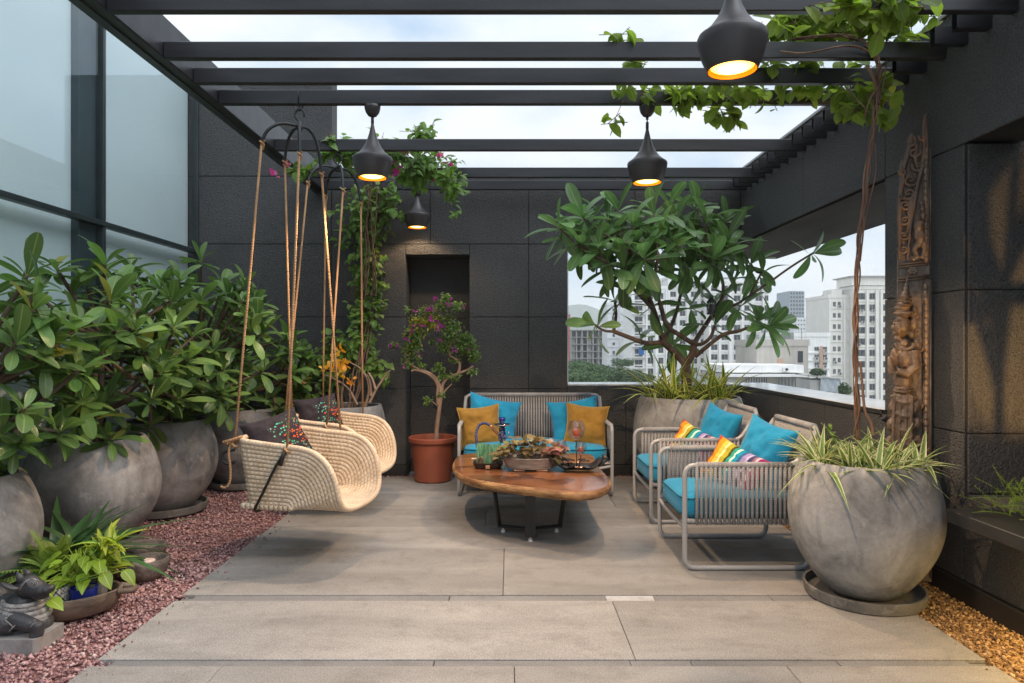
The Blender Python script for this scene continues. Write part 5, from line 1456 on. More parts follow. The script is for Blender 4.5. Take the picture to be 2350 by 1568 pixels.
    for a, e_ in zip(att, tops):
        b = MB(); b.tube([e_+V((0,0,.01)), e_.lerp(a, .33), e_.lerp(a, .66), a], .0085, 8)
        b.tube(smooth_path([e_+V((.016, 0, .0)), e_+V((0, .016, .008)), e_+V((-.016, 0, 0)), e_+V((0, -.016, -.012)), e_+V((.014, 0, -.02)), e_+V((0, .012, -.055))], 2), .008, 6)
        b.tube(smooth_path([a+V((.022, 0, .01)), a+V((0, .025, -.01)), a+V((-.022, 0, .0)), a+V((0, -.025, -.02)), a+V((.022, 0, -.03)), a+V((0, .02, -.04))], 2), .0085, 6)
        b.build('rope', M['rope'], t, smooth=True)
    if tail:
        a = att[0]
        b = MB(); b.tube(smooth_path([a+V((-.02, 0, .0)), a+V((-.04, -.01, -.06)), a+V((-.02, -.02, -.16)), a+V((-.02, -.02, -.26)), a+V((-.055, -.02, -.30)), a+V((-.085, -.02, -.285))], 3), .0085, 6)
        b.tube(smooth_path([a+V((-.075, 0, .0)), a+V((0, -.02, .02)), a+V((.05, 0, .04)), a+V((.03, .02, .01)), a+V((-.06, .02, -.02))], 2), .012, 6)
        b.build('rope_tail', M['rope'], t, smooth=True)
        b = MB(); b.tube(smooth_path([a+V((.0, -.0, -.05)), a+V((-.075, 0, -.06)), a+V((-.085, 0, -.12)), a+V((-.04, 0, -.15)), a+V((.0, 0, -.13))], 2), .009, 8); b.build('strap_loop', M['blackmetal'], t, smooth=True)
    return t, L, z0, Hh, xb, xp, W_
hang = [(-.20, -.26, -.17), (-.17, .20, -.17), (.02, -.24, -.19), (.19, .22, -.17)]
sw1 = basket_swing('coiled straw basket swing nearer the camera, hung by four ropes from the pergola', (-1.49, 4.835, 3.148), (-1.43, 4.78), math.radians(-12), 'coiled straw basket swings', hang=[(-.217, -.135, -.14), (-.176, .215, -.18), (.066, -.215, -.24), (.11, .165, -.28)])
sw2 = basket_swing('coiled straw basket swing behind the nearer one, close to the wall creeper', (-1.51, 5.985, 3.148), (-1.52, 6.02), math.radians(-10), 'coiled straw basket swings', hang=[(-.21, -.17, -.15), (-.16, .21, -.18), (.10, -.21, -.22), (.17, .15, -.26)], tail=False)

# ================================================================== cushions
def cushion(name, label, size, m, loc, Mrot, thick=.085, pipe=None, back=None, group=None, seed=0, cat='cushion', pinch=.14, n=26, sag=0.0):
    """square pillow lying in its own xy plane, face up +z"""
    rr = random.Random(seed)
    t = thing(name, label, cat, loc, 0, group)
    w_, h_ = size
    b = MB()
    off = V((rr.uniform(0, 50), rr.uniform(0, 50), 0))
    def pt(u, v, sg):
        x = u*w_/2*(1-pinch*(1-v*v)**1.0*.9*abs(u)); y = v*h_/2*(1-pinch*(1-u*u)**1.0*.9*abs(v))
        k = ((1-u**4)*(1-v**4))
        z = sg*thick*max(0, k)**.6*(.82+.18*math.cos(u*1.4)*math.cos(v*1.4))
        nz_ = noise.noise(V((u*2.2, v*2.2, sg))+off)*.022+noise.noise(V((u*5, v*5, sg*2))+off)*.010+abs(noise.noise(V((u*3.1+v, v*3.1-u, sg*3))+off))*-.014
        ra = math.sin(math.atan2(v, u)*9+off.x)*.004*min(1, (u*u+v*v))
        z += (nz_+ra)*min(1, k*2.5)
        z -= sag*(u*u+v*v)*.5
        return (x, y, z)
    for sg in (1, -1):
        b.cur = 0 if sg == 1 else (1 if back else 0)
        vs = [pt(-1+2*i/n, -1+2*j/n, sg) for i in range(n+1) for j in range(n+1)]
        uv = [(i/n, j/n) for i in range(n+1) for j in range(n+1)]
        fs = []
        for i in range(n):
            for j in range(n):
                f = (i*(n+1)+j, (i+1)*(n+1)+j, (i+1)*(n+1)+j+1, i*(n+1)+j+1); fs.append(f if sg == 1 else f[::-1])
        b.add(vs, fs, uv)
    R4 = Mrot.to_4x4()
    b.v = [tuple(Mrot @ V(p)) for p in b.v]
    b.build('cover', [m, back] if back else m, t, smooth=True, world=False)
    if pipe:
        e_ = [pt(-1+2*i/16, -1, 1) for i in range(16)]+[pt(1, -1+2*i/16, 1) for i in range(16)]+[pt(1-2*i/16, 1, 1) for i in range(16)]+[pt(-1, 1-2*i/16, 1) for i in range(16)]
        q = MB(); q.tube([Mrot @ (V(p)*1.008) for p in e_], .0055, 6, closed=True); q.build('piping', pipe, t, smooth=True, world=False)
    return t
def rot(fx, fy, fz, up=(0,0,1), roll=0):
    """pillow face (+z) looks along f, its +y towards up"""
    z = V((fx, fy, fz)).normalized(); y = V(up)-z*V(up).dot(z); y.normalize(); x = y.cross(z)
    m = Matrix((x, y, z)).transposed()
    return m @ Matrix.Rotation(math.radians(roll), 3, 'Z')

L1 = sw1[1]
cushion('scatter_cushion', 'dark cushion with confetti dots tucked in the back of the nearer swing', (.44, .36), M['confetti'], L1(-.17, -.08, .80), rot(.62, -.66, .42, roll=14), .10, seed=4, group='dark dotted cushions in the swings')
L2 = sw2[1]
cushion('scatter_cushion', 'dark cushion with an orange burst of dots in the farther swing', (.42, .36), M['confetti'], L2(-.17, .0, .83), rot(.62, -.68, .38, roll=6), .10, seed=9, group='dark dotted cushions in the swings')

# ================================================================== rope-woven seats
def seat_frame_side(b, y, D, zarm, zback, rt=.0165):
    pass
def woven_seat(name, label, cat, loc, rotz, width, depth, nside, nback, group=None):
    """local frame: +x is the front, y across, z up"""
    t = thing(name, label, cat, loc, rotz, group)
    hw = width/2; rt = .0165
    xf, xr = depth/2, -depth/2
    zr, za, zb = .315, .675, .915
    xa = xr+.16     # where the arm meets the back post
    for sg in (-1, 1):
        y = sg*hw
        b = MB()
        p = round_path([(xr+.0, y*.985, zb-.02), (xa-.015, y, za-.0), (xf-.0, y, za), (xf, y, rt), (xr+.06, y, rt), (xr+.06, y, zr-.0)], .075, 6)
        b.tube(p, rt, 10); b.build('side_frame', M['frame'], t, smooth=True, world=False)
        b = MB(); b.tube([(xf, y*.995, zr), (xr+.06, y*.995, zr)], .014, 8); b.build('side_rail', M['cord'], t, smooth=True, world=False)
        b = MB(); b.tube([(xf-.075, y, za+.001), (xa+.0, y, za+.001)], .0215, 10); b.build('arm_wrap', M['cord'], t, smooth=True, world=False)
        x0, x1 = xf-.075, xa-.0
        rb = MB(); rb.tube([(0, 0, zr-.018), (0, 0, za+.012)], .0115, 6)
        me = rb.mesh('rope', M['cord'], True)
        for i in range(nside):
            x = x0+(x1-x0)*i/(nside-1)
            inst('rope', me, t, Matrix.Translation((x, y+.010*sg, 0)))
        for xx in (xf-.10, xr+.13):
            b = MB(); b.bbox((xx-.03, y-.008, .0), (xx+.03, y+.008, .006), .002); b.build('foot_pad', M['cord'], t, world=False)
    # back hoop, seat rails
    b = MB(); p = round_path([(xr+.02, -hw*.985, za-.06), (xr-.0, -hw*.985, zb), (xr-.0, hw*.985, zb), (xr+.02, hw*.985, za-.06)], .07, 6); b.tube(p, rt, 10); b.build('back_frame', M['frame'], t, smooth=True, world=False)
    b = MB(); b.tube([(xr, -hw*.86, zb+.001), (xr, hw*.86, zb+.001)], .0225, 10); b.build('back_wrap', M['cord'], t, smooth=True, world=False)
    b = MB(); b.tube([(xr+.07, -hw, zr), (xr+.07, hw, zr)], .014, 8); b.tube(round_path([(xf, -hw, zr-.02), (xf-.02, -hw*.75, zr-.06), (xf-.03, 0, zr-.075), (xf-.02, hw*.75, zr-.06), (xf, hw, zr-.02)], .1), .014, 8); b.build('seat_rail', M['frame'], t, smooth=True, world=False)
    rb = MB(); rb.tube([(xr+.07, 0, zr-.012), (xr-.002, 0, zb+.012)], .0108, 6); me = rb.mesh('back_rope', M['cord'], True)
    for i in range(nback):
        y = -hw*.86+hw*1.72*i/(nback-1)
        inst('back_rope', me, t, Matrix.Translation((.011 if False else 0, y, 0)))
    # woven seat deck
    b = MB(); b.bbox((xr+.075, -hw+.02, zr-.01), (xf-.03, hw-.02, zr+.004), .004); b.build('seat_deck', M['cord'], t, world=False)
    return t
def seat_cushion(parent_loc, rotz, label, w_, d_, xc, group=None):
    """box cushion with rounded edges and piping"""
    t = thing('seat_cushion', label, 'seat cushion', (parent_loc[0], parent_loc[1], .325), rotz, group)
    n = 16; b = MB(); h_ = .135; e_ = .03
    def rs(u, hw): return u*hw
    prof = [(1-.03, 0), (1, .025), (1, h_-.03), (1-.02, h_-.006), (.93, h_+.006)]
    vs = []; fs = []; ring = []
    N = 48
    def sq(k, s):
        a = 2*PI*k/N
        c, s_ = math.cos(a), math.sin(a); p = 9
        r = (abs(c)**p+abs(s_)**p)**(-1/p)
        return (xc+r*c*d_/2*s, r*s_*w_/2*s)
    vs.append((xc, 0, 0))
    for s, z in prof+[(.7, h_+.020), (.4, h_+.028)]:
        for k in range(N):
            x, y = sq(k, s); vs.append((x, y, z+.003*math.sin(k*1.3)*(1 if .02 < z < h_-.02 else 0)))
    vs.append((xc, 0, h_+.03)); nr = len(prof)+2
    for k in range(N): fs.append((0, 1+(k+1) % N, 1+k))
    for i in range(nr-1):
        for k in range(N): fs.append((1+i*N+k, 1+i*N+(k+1) % N, 1+(i+1)*N+(k+1) % N, 1+(i+1)*N+k))
    for k in range(N): fs.append((1+(nr-1)*N+k, 1+(nr-1)*N+(k+1) % N, len(vs)-1))
    b.add(vs, fs); b.build('cushion_body', M['teal_seat'], t, smooth=True, world=False)
    for z, s in ((h_-.012, 1.004), (.02, 1.003)):
        q = MB(); q.tube([(*sq(k, s), z) for k in range(N)], .0048, 6, closed=True); q.build('piping', M['tealpipe'], t, smooth=True, world=False)
    return t
GA = 'grey rope-woven armchairs'
# armchairs face the table: their front is -X
CA = (1.555, 4.76); CB = (1.575, 5.90)
woven_seat('armchair', 'grey rope-woven armchair nearer the camera, beside the big planter', 'armchair', (CA[0], CA[1], 0), PI, .735, .86, 22, 23, GA)
woven_seat('armchair', 'grey rope-woven armchair farther back, in front of the corner planter', 'armchair', (CB[0], CB[1], 0), PI, .735, .86, 22, 23, GA)
seat_cushion(CA, PI, 'turquoise seat pad on the armchair beside the big planter', .66, .78, .045, 'turquoise seat pads')
seat_cushion(CB, PI, 'turquoise seat pad on the armchair in front of the corner planter', .66, .78, .045, 'turquoise seat pads')
SO = (.245, 6.93)
woven_seat('sofa', 'grey rope-woven two-seat sofa against the charcoal back wall', 'sofa', (SO[0], SO[1], 0), -PI/2, 1.46, .84, 19, 46)
seat_cushion(SO, -PI/2, 'long turquoise seat pad on the sofa', 1.39, .76, .045, 'turquoise seat pads')
# sofa cushions (sofa front is -Y)
cushion('scatter_cushion', 'turquoise cushion behind the plain mustard cushion at the sofa end by the tub', (.56, .52), M['teal'], P(1130, 966, 7.06), rot(.22, -.92, .30, roll=-13), .09, seed=11, group='turquoise cushions')
cushion('scatter_cushion', 'turquoise cushion behind the streaky mustard cushion at the sofa end by the corner', (.54, .50), M['teal'], P(1320, 968, 7.06), rot(-.10, -.94, .30, roll=9), .09, seed=12, group='turquoise cushions')
cushion('scatter_cushion', 'plain mustard cushion with piped edge on the sofa end by the tub', (.43, .43), M['mustard'], P(1102, 980, 6.88), rot(.14, -.95, .28, roll=5), .08, M['mustardpipe'], seed=13, group='mustard cushions on the sofa')
cushion('scatter_cushion', 'streaky mustard cushion with piped edge on the sofa end by the corner', (.43, .43), M['mustard'], P(1345, 977, 6.88), rot(-.10, -.95, .28, roll=-5), .08, M['mustardpipe'], seed=14, group='mustard cushions on the sofa')
# armchair cushions (face -X)
cushion('scatter_cushion', 'turquoise cushion leaning in the armchair beside the big planter', (.43, .46), M['teal'], (CA[0]+.22, CA[1]+.0, .70), rot(-.86, -.46, .26, roll=-12), .10, seed=21, group='turquoise cushions')
cushion('scatter_cushion', 'turquoise cushion leaning in the armchair before the corner planter', (.42, .45), M['teal'], (CB[0]+.22, CB[1]+.0, .695), rot(-.86, -.44, .26, roll=-12), .10, seed=22, group='turquoise cushions')
cushion('scatter_cushion', 'rainbow-striped cushion in the armchair beside the big planter', (.46, .30), M['rainbow'], (CA[0]+.0, CA[1]-.04, .61), rot(-.66, -.62, .45, roll=-20), .065, back=M['rainbowback'], seed=23, group='rainbow-striped cushions')
cushion('scatter_cushion', 'rainbow-striped cushion in the armchair before the corner planter', (.46, .30), M['rainbow'], (CB[0]+.0, CB[1]-.04, .60), rot(-.66, -.60, .45, roll=-20), .065, back=M['rainbowback'], seed=24, group='rainbow-striped cushions')

# ================================================================== live-edge table
tb = thing('coffee_table', 'live-edge wooden slab coffee table on a black iron base', 'coffee table', (.16, 5.35, 0))
ol = [(-.478, 5.70), (-.42, 5.35), (-.263, 5.07), (-.09, 4.94), (.106, 4.82), (.25, 4.74), (.384, 4.66), (.50, 4.63), (.63, 4.71), (.725, 4.90), (.755, 5.15), (.745, 5.40), (.735, 5.68), (.74, 6.0), (.775, 6.28), (.60, 6.38), (.3, 6.40), (0, 6.37), (-.3, 6.38), (-.455, 6.28), (-.49, 6.05)]
o2 = smooth_path([V((x, y, 0)) for x, y in ol], 3, True)
cen = V((.16, 5.5, 0)); N = len(o2)
b = MB(); vs = []; fs = []; mi = []
rings = [(.0, .452), (.3, .450), (.6, .450), (.85, .450), (.965, .450), (.985, .447), (1.0, .437), (1.012, .425), (1.006, .405), (.985, .388), (.955, .380), (.6, .380), (0, .380)]
for s, z in rings:
    if s == 0: vs.append((cen.x, cen.y, z)); continue
    for k, p in enumerate(o2):
        w_ = .012*noise.noise(V((k*.35, z*40, 1)))+.008*noise.noise(V((k*1.1, z*70, 4))) if .37 < z < .436 else 0
        d = (p-cen); L_ = d.length; q = cen+d*(s+w_/L_)
        zz = z + (.006*noise.noise(V((k*.3, 0, 7))) if z < .40 else 0)
        vs.append((q.x, q.y, zz))
st_ = [0]; 
for s, z in rings: st_.append(st_[-1]+(1 if s == 0 else N))
for i in range(len(rings)-1):
    a, c = st_[i], st_[i+1]
    b.cur = 0
    edge_ = rings[i][1] <= .4471 and rings[i+1][1] < .447
    for k in range(N):
        k2 = (k+1) % N
        if rings[i][0] == 0: f = (a, c+k, c+k2)
        elif rings[i+1][0] == 0: f = (a+k, c, a+k2)
        else: f = (a+k, c+k, c+k2, a+k2)
        fs.append(f); mi.append(1 if edge_ else 0)
b.add(vs, fs); b.mi = mi
b.build('tabletop', [M['wood'], M['edge']], tb, smooth=True)
for ang_ in (90, 210, 330):
    a = math.radians(ang_-180); d = V((math.cos(a), math.sin(a), 0)); n_ = V((-d.y, d.x, 0))
c0 = V((.155, 5.22, 0))
def flatbar(b, a, c, w_, th, wid):
    d = (V(c)-V(a)); L_ = d.length; d.normalize(); y = V(wid).normalized(); z = d.cross(y)
    b.obox((V(a)+V(c))/2, (L_, w_, th), Matrix((d, y, z)).transposed())
for i, ang_ in enumerate((-91, 20, 160)):
    a = math.radians(ang_); d = V((math.cos(a), math.sin(a), 0)); n_ = V((-d.y, d.x, 0))
    top_ = c0+d*(.22 if i == 0 else .30)+V((0,0,.376)); low = c0+d*(.20 if i == 0 else .25)+V((0,0,.045))
    b = MB(); flatbar(b, top_, low-V((0,0,.008)), .075 if i == 0 else .055, .014, n_); flatbar(b, low+d*.004, c0+V((0,0,.045)), .06, .012, n_); flatbar(b, top_+d*.004-V((0,0,.004)), c0+V((0,0,.372)), .06, .010, n_)
    b.build('leg', M['blackmetal'], tb)
    b = MB(); b.tube([low-d*.03+V((0,0,-.006)), low-d*.03+V((0,0,-.028))], .008, 8); b.tube([V((low.x-d.x*.03, low.y-d.y*.03, .018)), V((low.x-d.x*.03, low.y-d.y*.03, .0))], .016, 12); b.build('foot', M['white'], tb, smooth=True, auto=40)
b = MB(); b.bbox((c0.x-.035, c0.y-.035, .053), (c0.x+.035, c0.y+.035, .366), .003); b.build('post', M['blackmetal'], tb)

# ---- things on the table
ZT_ = .4525
def T(px, py): 
    y = (H-ZT_)*F/(py-792); return V(((px-1170)*y/F, y, ZT_))
def cT(cx, cy): return T((1100+cx/3.486)/1.0894, (950+cy/3.486)/1.0894)
# oval glazed planter
pc = cT(790, 800)+V((0, .10, 0))
t = thing('bonsai_planter', 'oval grey glazed planter with two low feet on the table', 'planter', pc)
b = MB()
pr = [(.155, .014), (.19, .018), (.205, .05), (.218, .09), (.228, .098), (.226, .104), (.214, .104), (.200, .085), (.1, .08), (.0005, .082)]
b.lathe(pr, 48); b.v = [(x, y*.62, z) for x, y, z in b.v]
b.build('bowl', simple('ash_glaze', (.20, .17, .15), (.36, .33, .30), 9, .4, 40, .3, .004, stretch=(1, 1, 5)), t, smooth=True, world=False, auto=40)
for sx in (-.09, .09):
    b = MB(); b.bbox((sx-.045, -.10, 0), (sx+.045, .10, .0135), .004); b.build('foot', M['copper'], t, world=False)
rr = random.Random(17)
cp = thing('bronze_leaf_plant', 'low bushy plant with bronze, pink and cream leaves in the oval planter', 'plant', pc+V((0, 0, .08)))
CL = {k: [leaf_mesh('leaf', M[k], .082, .060, 5, 'heart', c, .2, seed=i) for i, c in enumerate((.2, .4))] for k in ('coleus', 'pinkleaf', 'creamleaf', 'pothos')}
pls = {k: Plant(cp, M[k], 120) for k in CL}
for i in range(150):
    x = rr.uniform(-.26, .26); y = rr.uniform(-.14, .14); k = 'coleus'
    z = .03+.15*max(0, 1-(x/.27)**2)*rr.random()
    if x > .12 and rr.random() < .6: k = 'pinkleaf'
    d = V((x*2+rr.gauss(0,.5), y*3+rr.gauss(0,.5), rr.uniform(-.2, .6)))
    pls[k].add(rr.choice(CL[k]), frame_m(pc+V((x, y, .08+z)), d, (0, -.2, 1), rr.uniform(.7, 1.15)))
for i in range(22):
    d = V((rr.gauss(0,1), rr.gauss(0,1), rr.uniform(.1, .8))); pls['pothos'].add(rr.choice(CL['pothos']), frame_m(pc+V((-.135+rr.gauss(0,.03), .03, .20+rr.uniform(-.05,.05))), d, (0,0,1), rr.uniform(.45, .7)))
for i in range(16):
    a = i*2.4; d = V((math.cos(a), math.sin(a)*.7, .25)); pls['creamleaf'].add(rr.choice(CL['creamleaf']), frame_m(pc+V((.015 if i % 2 else .10, .06, .215)), d, (0,0,1), rr.uniform(.8, 1.2)))
for i in range(16):
    d = V((rr.gauss(.3,.8), rr.gauss(0,.8), rr.uniform(0, .7))); pls['pinkleaf'].add(rr.choice(CL['pinkleaf']), frame_m(pc+V((.215+rr.gauss(0,.03), .0+rr.gauss(0,.04), .14+rr.uniform(-.03,.06))), d, (0,0,1), rr.uniform(.6, 1.0)))
for k in pls: pls[k].finish()
b = MB()
for x, z in ((-.135, .2), (.015, .21), (.10, .21), (.215, .15), (-.03, .15), (.05, .16)): b.tube([(pc.x+x*.7, pc.y, pc.z+.08), (pc.x+x, pc.y+.03, pc.z+z)], .003, 5)
b.build('stem', M['vinestem'], cp)
# small separate trailing plant at the planter's end
# glass shade on a black tray with pine cones
g0 = cT(418, 770)+V((0, .05, 0))
t = thing('tray', 'small rounded black tray with a copper inlay, under the green glass', 'tray', g0)
b = MB(); pr = [(.09, 0), (.115, .004), (.130, .028), (.134, .045), (.126, .046), (.112, .016), (.0005, .012)]
b.lathe(pr, 40)
def sqz(p, e=4):
    x, y, z = p; r = math.hypot(x, y)
    if r < 1e-6: return p
    a = math.atan2(y, x); k = (abs(math.cos(a))**e+abs(math.sin(a))**e)**(-1/e)
    return (x*k*.92, y*k*.80, z)
b.v = [sqz(p) for p in b.v]; b.build('tray_body', M['blacktray'], t, smooth=True, world=False, auto=40)
b = MB(); b.bbox((-.018, -.1115, .004), (.018, -.098, .032), .002); b.build('inlay', M['copper'], t, world=False)
t = thing('glass_screen', 'curved green painted glass candle screen standing in the black tray', 'candle screen', g0+V((0,0,.013)))
b = MB(); vs = []; n = 14
for k, off in enumerate((0, .004)):
    for i in range(n+1):
        x = -.095+.19*i/n; y = -.03+.045*math.sin(i/n*PI*2.2)+off
        for j in range(7):
            vs.append((x*(1+.02*math.sin(j)), y, .18*j/6+(.006*math.sin(i*1.9) if j == 6 else 0)))
fs = []
m7 = 7
for k in (0, 1):
    o = k*(n+1)*m7
    for i in range(n):
        for j in range(6):
            f = (o+i*m7+j, o+(i+1)*m7+j, o+(i+1)*m7+j+1, o+i*m7+j+1); fs.append(f if k == 0 else f[::-1])
b.add(vs, fs); b.build('glass', M['greenglass'], t, smooth=True, world=False)
for dx, lb in ((-.06, 'pine cone in the black tray, nearer the tub side'), (.055, 'pine cone in the black tray, nearer the oval planter')):
    t = thing('pine_cone', lb, 'pine cone', g0+V((dx, -.062, .018)))
    b = MB(); b.lathe([(.008, 0), (.022, .012), (.024, .03), (.018, .052), (.006, .072), (.0005, .075)], 14)
    b.build('core', M['bark'], t, smooth=True, world=False)
    sc_ = MB(); 
    for i in range(60):
        z = .006+.066*i/60; a = i*2.4; r = .026*math.sin(PI*(.25+.7*i/60))+.004
        d = V((math.cos(a), math.sin(a), .55)); p = V((math.cos(a)*r*.75, math.sin(a)*r*.75, z)); s_ = V((-math.sin(a), math.cos(a), 0))
        sc_.add([p-s_*.005, p+s_*.005, p+d*.013+s_*.006, p+d*.013-s_*.006, p+d*.010+V((0,0,-.004))], [(0,1,2,3), (3,2,4)])
    sc_.build('scales', M['palebark'], t, world=False)['kind'] = 'stuff'
# hookah
h0 = cT(540, 700)+V((0, .12, 0))
t = thing('hookah', 'small hookah with a blue patterned stem, metal plate and curved hose behind the planter', 'hookah', h0)
b = MB(); b.lathe([(.05, 0), (.062, .01), (.058, .07), (.03, .11), (.022, .14)], 24); b.build('base', simple('teal_glazed_base', (.01, .12, .2), (.02, .2, .28), 40, .2), t, smooth=True, world=False)
b = MB(); b.lathe([(.018, .141), (.032, .16), (.036, .20), (.028, .235), (.026, .25), (.034, .262), (.012, .27)], 24); b.build('stem', simple('blue_patterned_enamel', (.01, .02, .09), (.16, .2, .34), 60, .25, lo=.5, hi=.56), t, smooth=True, world=False)
b = MB(); b.lathe([(.012, .268), (.06, .285), (.078, .296), (.077, .299), (.05, .29), (.010, .282)], 32); b.build('plate', M['chrome'], t, smooth=True, world=False)
b = MB(); b.lathe([(.014, .29), (.018, .31), (.026, .328), (.034, .352), (.030, .356), (.018, .345), (.0005, .342)], 20); b.build('clay_bowl', M['blueglaze'], t, smooth=True, world=False)
hp = smooth_path([(-.02, 0, .20), (-.06, -.01, .23), (-.10, -.02, .285), (-.15, -.02, .315), (-.205, -.02, .295), (-.23, -.03, .23), (-.225, -.05, .16), (-.215, -.06, .10)], 3)
b = MB(); b.tube(hp[:len(hp)//3], [.010]*5+[.014]*(len(hp)//3-5), 8); b.build('hose_handle', M['copper'], t, smooth=True, world=False)
b = MB(); b.tube(hp[len(hp)//3:], .012, 8); b.build('hose', twist('blue_banded_hose', (.01, .015, .09), (.10, .12, .25), 40), t, smooth=True, world=False)
b = MB(); b.tube([(.03, 0, .17), (.055, -.01, .20), (.058, -.01, .235)], .005, 6); b.build('valve', M['chrome'], t, smooth=True, world=False)
# handled black tray with glass candle holders
d0 = cT(1205, 800)+V((0, .06, 0))
t = thing('serving_tray', 'black boat-shaped serving tray with upturned handled ends', 'tray', d0)
b = MB(); vs = []; fs = []; n = 20; m_ = 8
for k, dz in enumerate((0, -.008)):
    for i in range(n+1):
        u = -1+2*i/n; x = u*.185
        zl = .010+.075*max(0, abs(u)-.45)**2/.3+.0
        for j in range(m_+1):
            v_ = -1+2*j/m_; hw = .115*(1-.25*abs(u)**3)
            z = zl+.035*v_*v_*(1-.8*abs(u))+dz+.004
            vs.append((x, v_*hw, z))
for k in (0, 1):
    o = k*(n+1)*(m_+1)
    for i in range(n):
        for j in range(m_):
            f = (o+i*(m_+1)+j, o+(i+1)*(m_+1)+j, o+(i+1)*(m_+1)+j+1, o+i*(m_+1)+j+1); fs.append(f if k == 0 else f[::-1])
b.add(vs, fs); b.build('tray_body', M['blacktray'], t, smooth=True, world=False)
for sx in (-1, 1):
    for sy in (-1, 1):
        b = MB(); b.tube(smooth_path([(sx*.172, sy*.068, .05), (sx*.20, sy*.072, .075), (sx*.222, sy*.072, .10), (sx*.215, sy*.072, .115)], 2), [.013]*13 if False else .012, 8); b.build('horn', M['blacktray'], t, smooth=True, world=False)
    b = MB(); b.tube([(sx*.218, -.075, .105), (sx*.218, .075, .105)], .007, 8); b.build('handle', M['copper'], t, smooth=True, world=False)
for dy in (-.105, .105):
    b = MB(); b.bbox((-.03, dy-.004, .035), (.03, dy+.004, .047), .002); b.build('inlay', M['copper'], t, world=False)
t = thing('candle_stand', 'wire candle stand with three round glass holders on the handled tray', 'candle stand', d0+V((0,0,.016)))
globes = [((-.005, .05, .30), .070, 1.15), ((.024, -.02, .165), .048, 1.0), ((-.125, .06, .17), .048, 1.0)]
b = MB()
for (gx, gy, gz), r, k in globes: b.tube(smooth_path([(gx, gy, gz-r*k), (gx, gy, gz-r*k-.05), (gx*.6, gy*.8, .06), (gx*.5, gy, .004)], 2), .004, 6)
for ring_r, cx, cy, z in ((.065, 0, 0, .005), (.04, -.06, .03, .06), (.04, .06, .02, .055), (.032, .03, -.03, .075)):
    b.tube([(cx+ring_r*math.cos(a*PI/10), cy+ring_r*.7*math.sin(a*PI/10), z) for a in range(20)], .0032, 6, closed=True)
b.build('wire_frame', M['blackmetal'], t, smooth=True, world=False)
for (gx, gy, gz), r, k in globes:
    b = MB(); pr = [(r*.22, -r*k), (r*.7, -r*k*.75), (r*.98, -r*k*.15), (r*.97, r*k*.25), (r*.72, r*k*.8), (r*.68, r*k*.88), (r*.65, r*k*.8), (r*.92, r*k*.22), (r*.92, -r*k*.15), (r*.64, -r*k*.68), (r*.12, -r*k*.9)]
    b.lathe(pr, 28, c=(gx, gy, gz)); g_ = b.build('glass', M['clearglass'], t, smooth=True, world=False)
    b = MB(); b.tube([(gx, gy, gz-r*k*.62), (gx, gy, gz-r*k*.62+r*.75)], r*.40, 14); b.build('candle', M['candle'], g_, world=False)
    b = MB(); b.lathe([(.006, -r*k-.012), (.016, -r*k-.004), (r*.24, -r*k)], 16, c=(gx, gy, gz)); b.build('cup', M['copper'], t, smooth=True, world=False)
e0 = cT(1095, 770)
t = thing('sprig_plant', 'thin sprig of round leaves between the oval planter and the handled tray', 'plant', e0+V((0,.02,0)))
b = MB(); pl = Plant(t, M['coleus'])
for i in range(5):
    tip = e0+V((rr.uniform(-.05, .05), .02+rr.uniform(-.03, .03), rr.uniform(.05, .13))); b.tube([e0+V((0,.02,0)), tip], .0022, 4)
    for q in range(3): pl.add(CL['coleus'][q % 2], frame_m(tip, (rr.gauss(0,1), rr.gauss(0,1), .2), (0,0,1), rr.uniform(.4, .6)))
b.build('stem', M['vinestem'], t); pl.finish()
s0 = cT(285, 695)
b = MB(); b.lathe([(.010, 0), (.014, .006), (.012, .012), (.004, .015)], 12, c=s0); b.tube([s0+V((.0,0,.008)), s0+V((.035,.0,.008))], .006, 8); tag(b.build('mouthpiece', M['petal'], loc=s0), 'tiny pale hose mouthpiece lying on the table beside the black tray', 'mouthpiece')
# ================================================================== blade plants
def blades(name, label, cat, centers, m, seed, n, L, wd, lean=(.25, 1.1), curl=(.35, .9), cap=300, loc=None, nseg=7, shape='blade', group=None, stemr=None):
    """tufts of arching strap leaves; centers: (point, weight)"""
    rr = random.Random(seed)
    meshes = [leaf_mesh('leaf', m, L, wd, nseg, shape, c, .45, 0.0, seed=i, across=4 if m.name in ('striped_blade', 'yellow_edged_blade', 'lime_variegated_leaf') else 2) for i, c in enumerate(np.linspace(curl[0], curl[1], 5))]
    t = thing(name, label, cat, loc or centers[0], 0, group); pl = Plant(t, m, cap)
    for c in centers:
        for i in range(n):
            a = rr.uniform(0, 6.28); le = rr.uniform(*lean)
            d = V((math.cos(a)*math.sin(le), math.sin(a)*math.sin(le), math.cos(le)))
            pl.add(meshes[min(4, int(rr.random()*5))], frame_m(V(c)+V((rr.gauss(0,.02), rr.gauss(0,.02), 0)), d, V((0,0,1))+d*.01, rr.uniform(.55, 1.1)))
    pl.finish(); return t
rr = random.Random(44)
cs = [V((2.045+r*math.cos(a), 3.95+r*math.sin(a), .735)) for a, r in [(i*PI/5+.2, .21+.06*(i % 2)) for i in range(10)]]+[V((2.05, 3.93, .70)), V((2.15, 4.05, .70)), V((1.98, 3.86, .70))]
blades('spider_plant', 'pale striped spider plants crowding the big planter around the creeper stems', 'plant', cs, M['spider'], 5, 24, .30, .038, (.10, 1.3), (.2, .9), loc=(2.045, 3.95, .69))
cs = [V((1.84+r*math.cos(a), 6.98+r*math.sin(a), .88)) for a, r in [(i*PI/5, .33+.05*(i % 2)) for i in range(10)]]+[V((1.62, 6.75, .88)), V((2.05, 6.72, .88))]
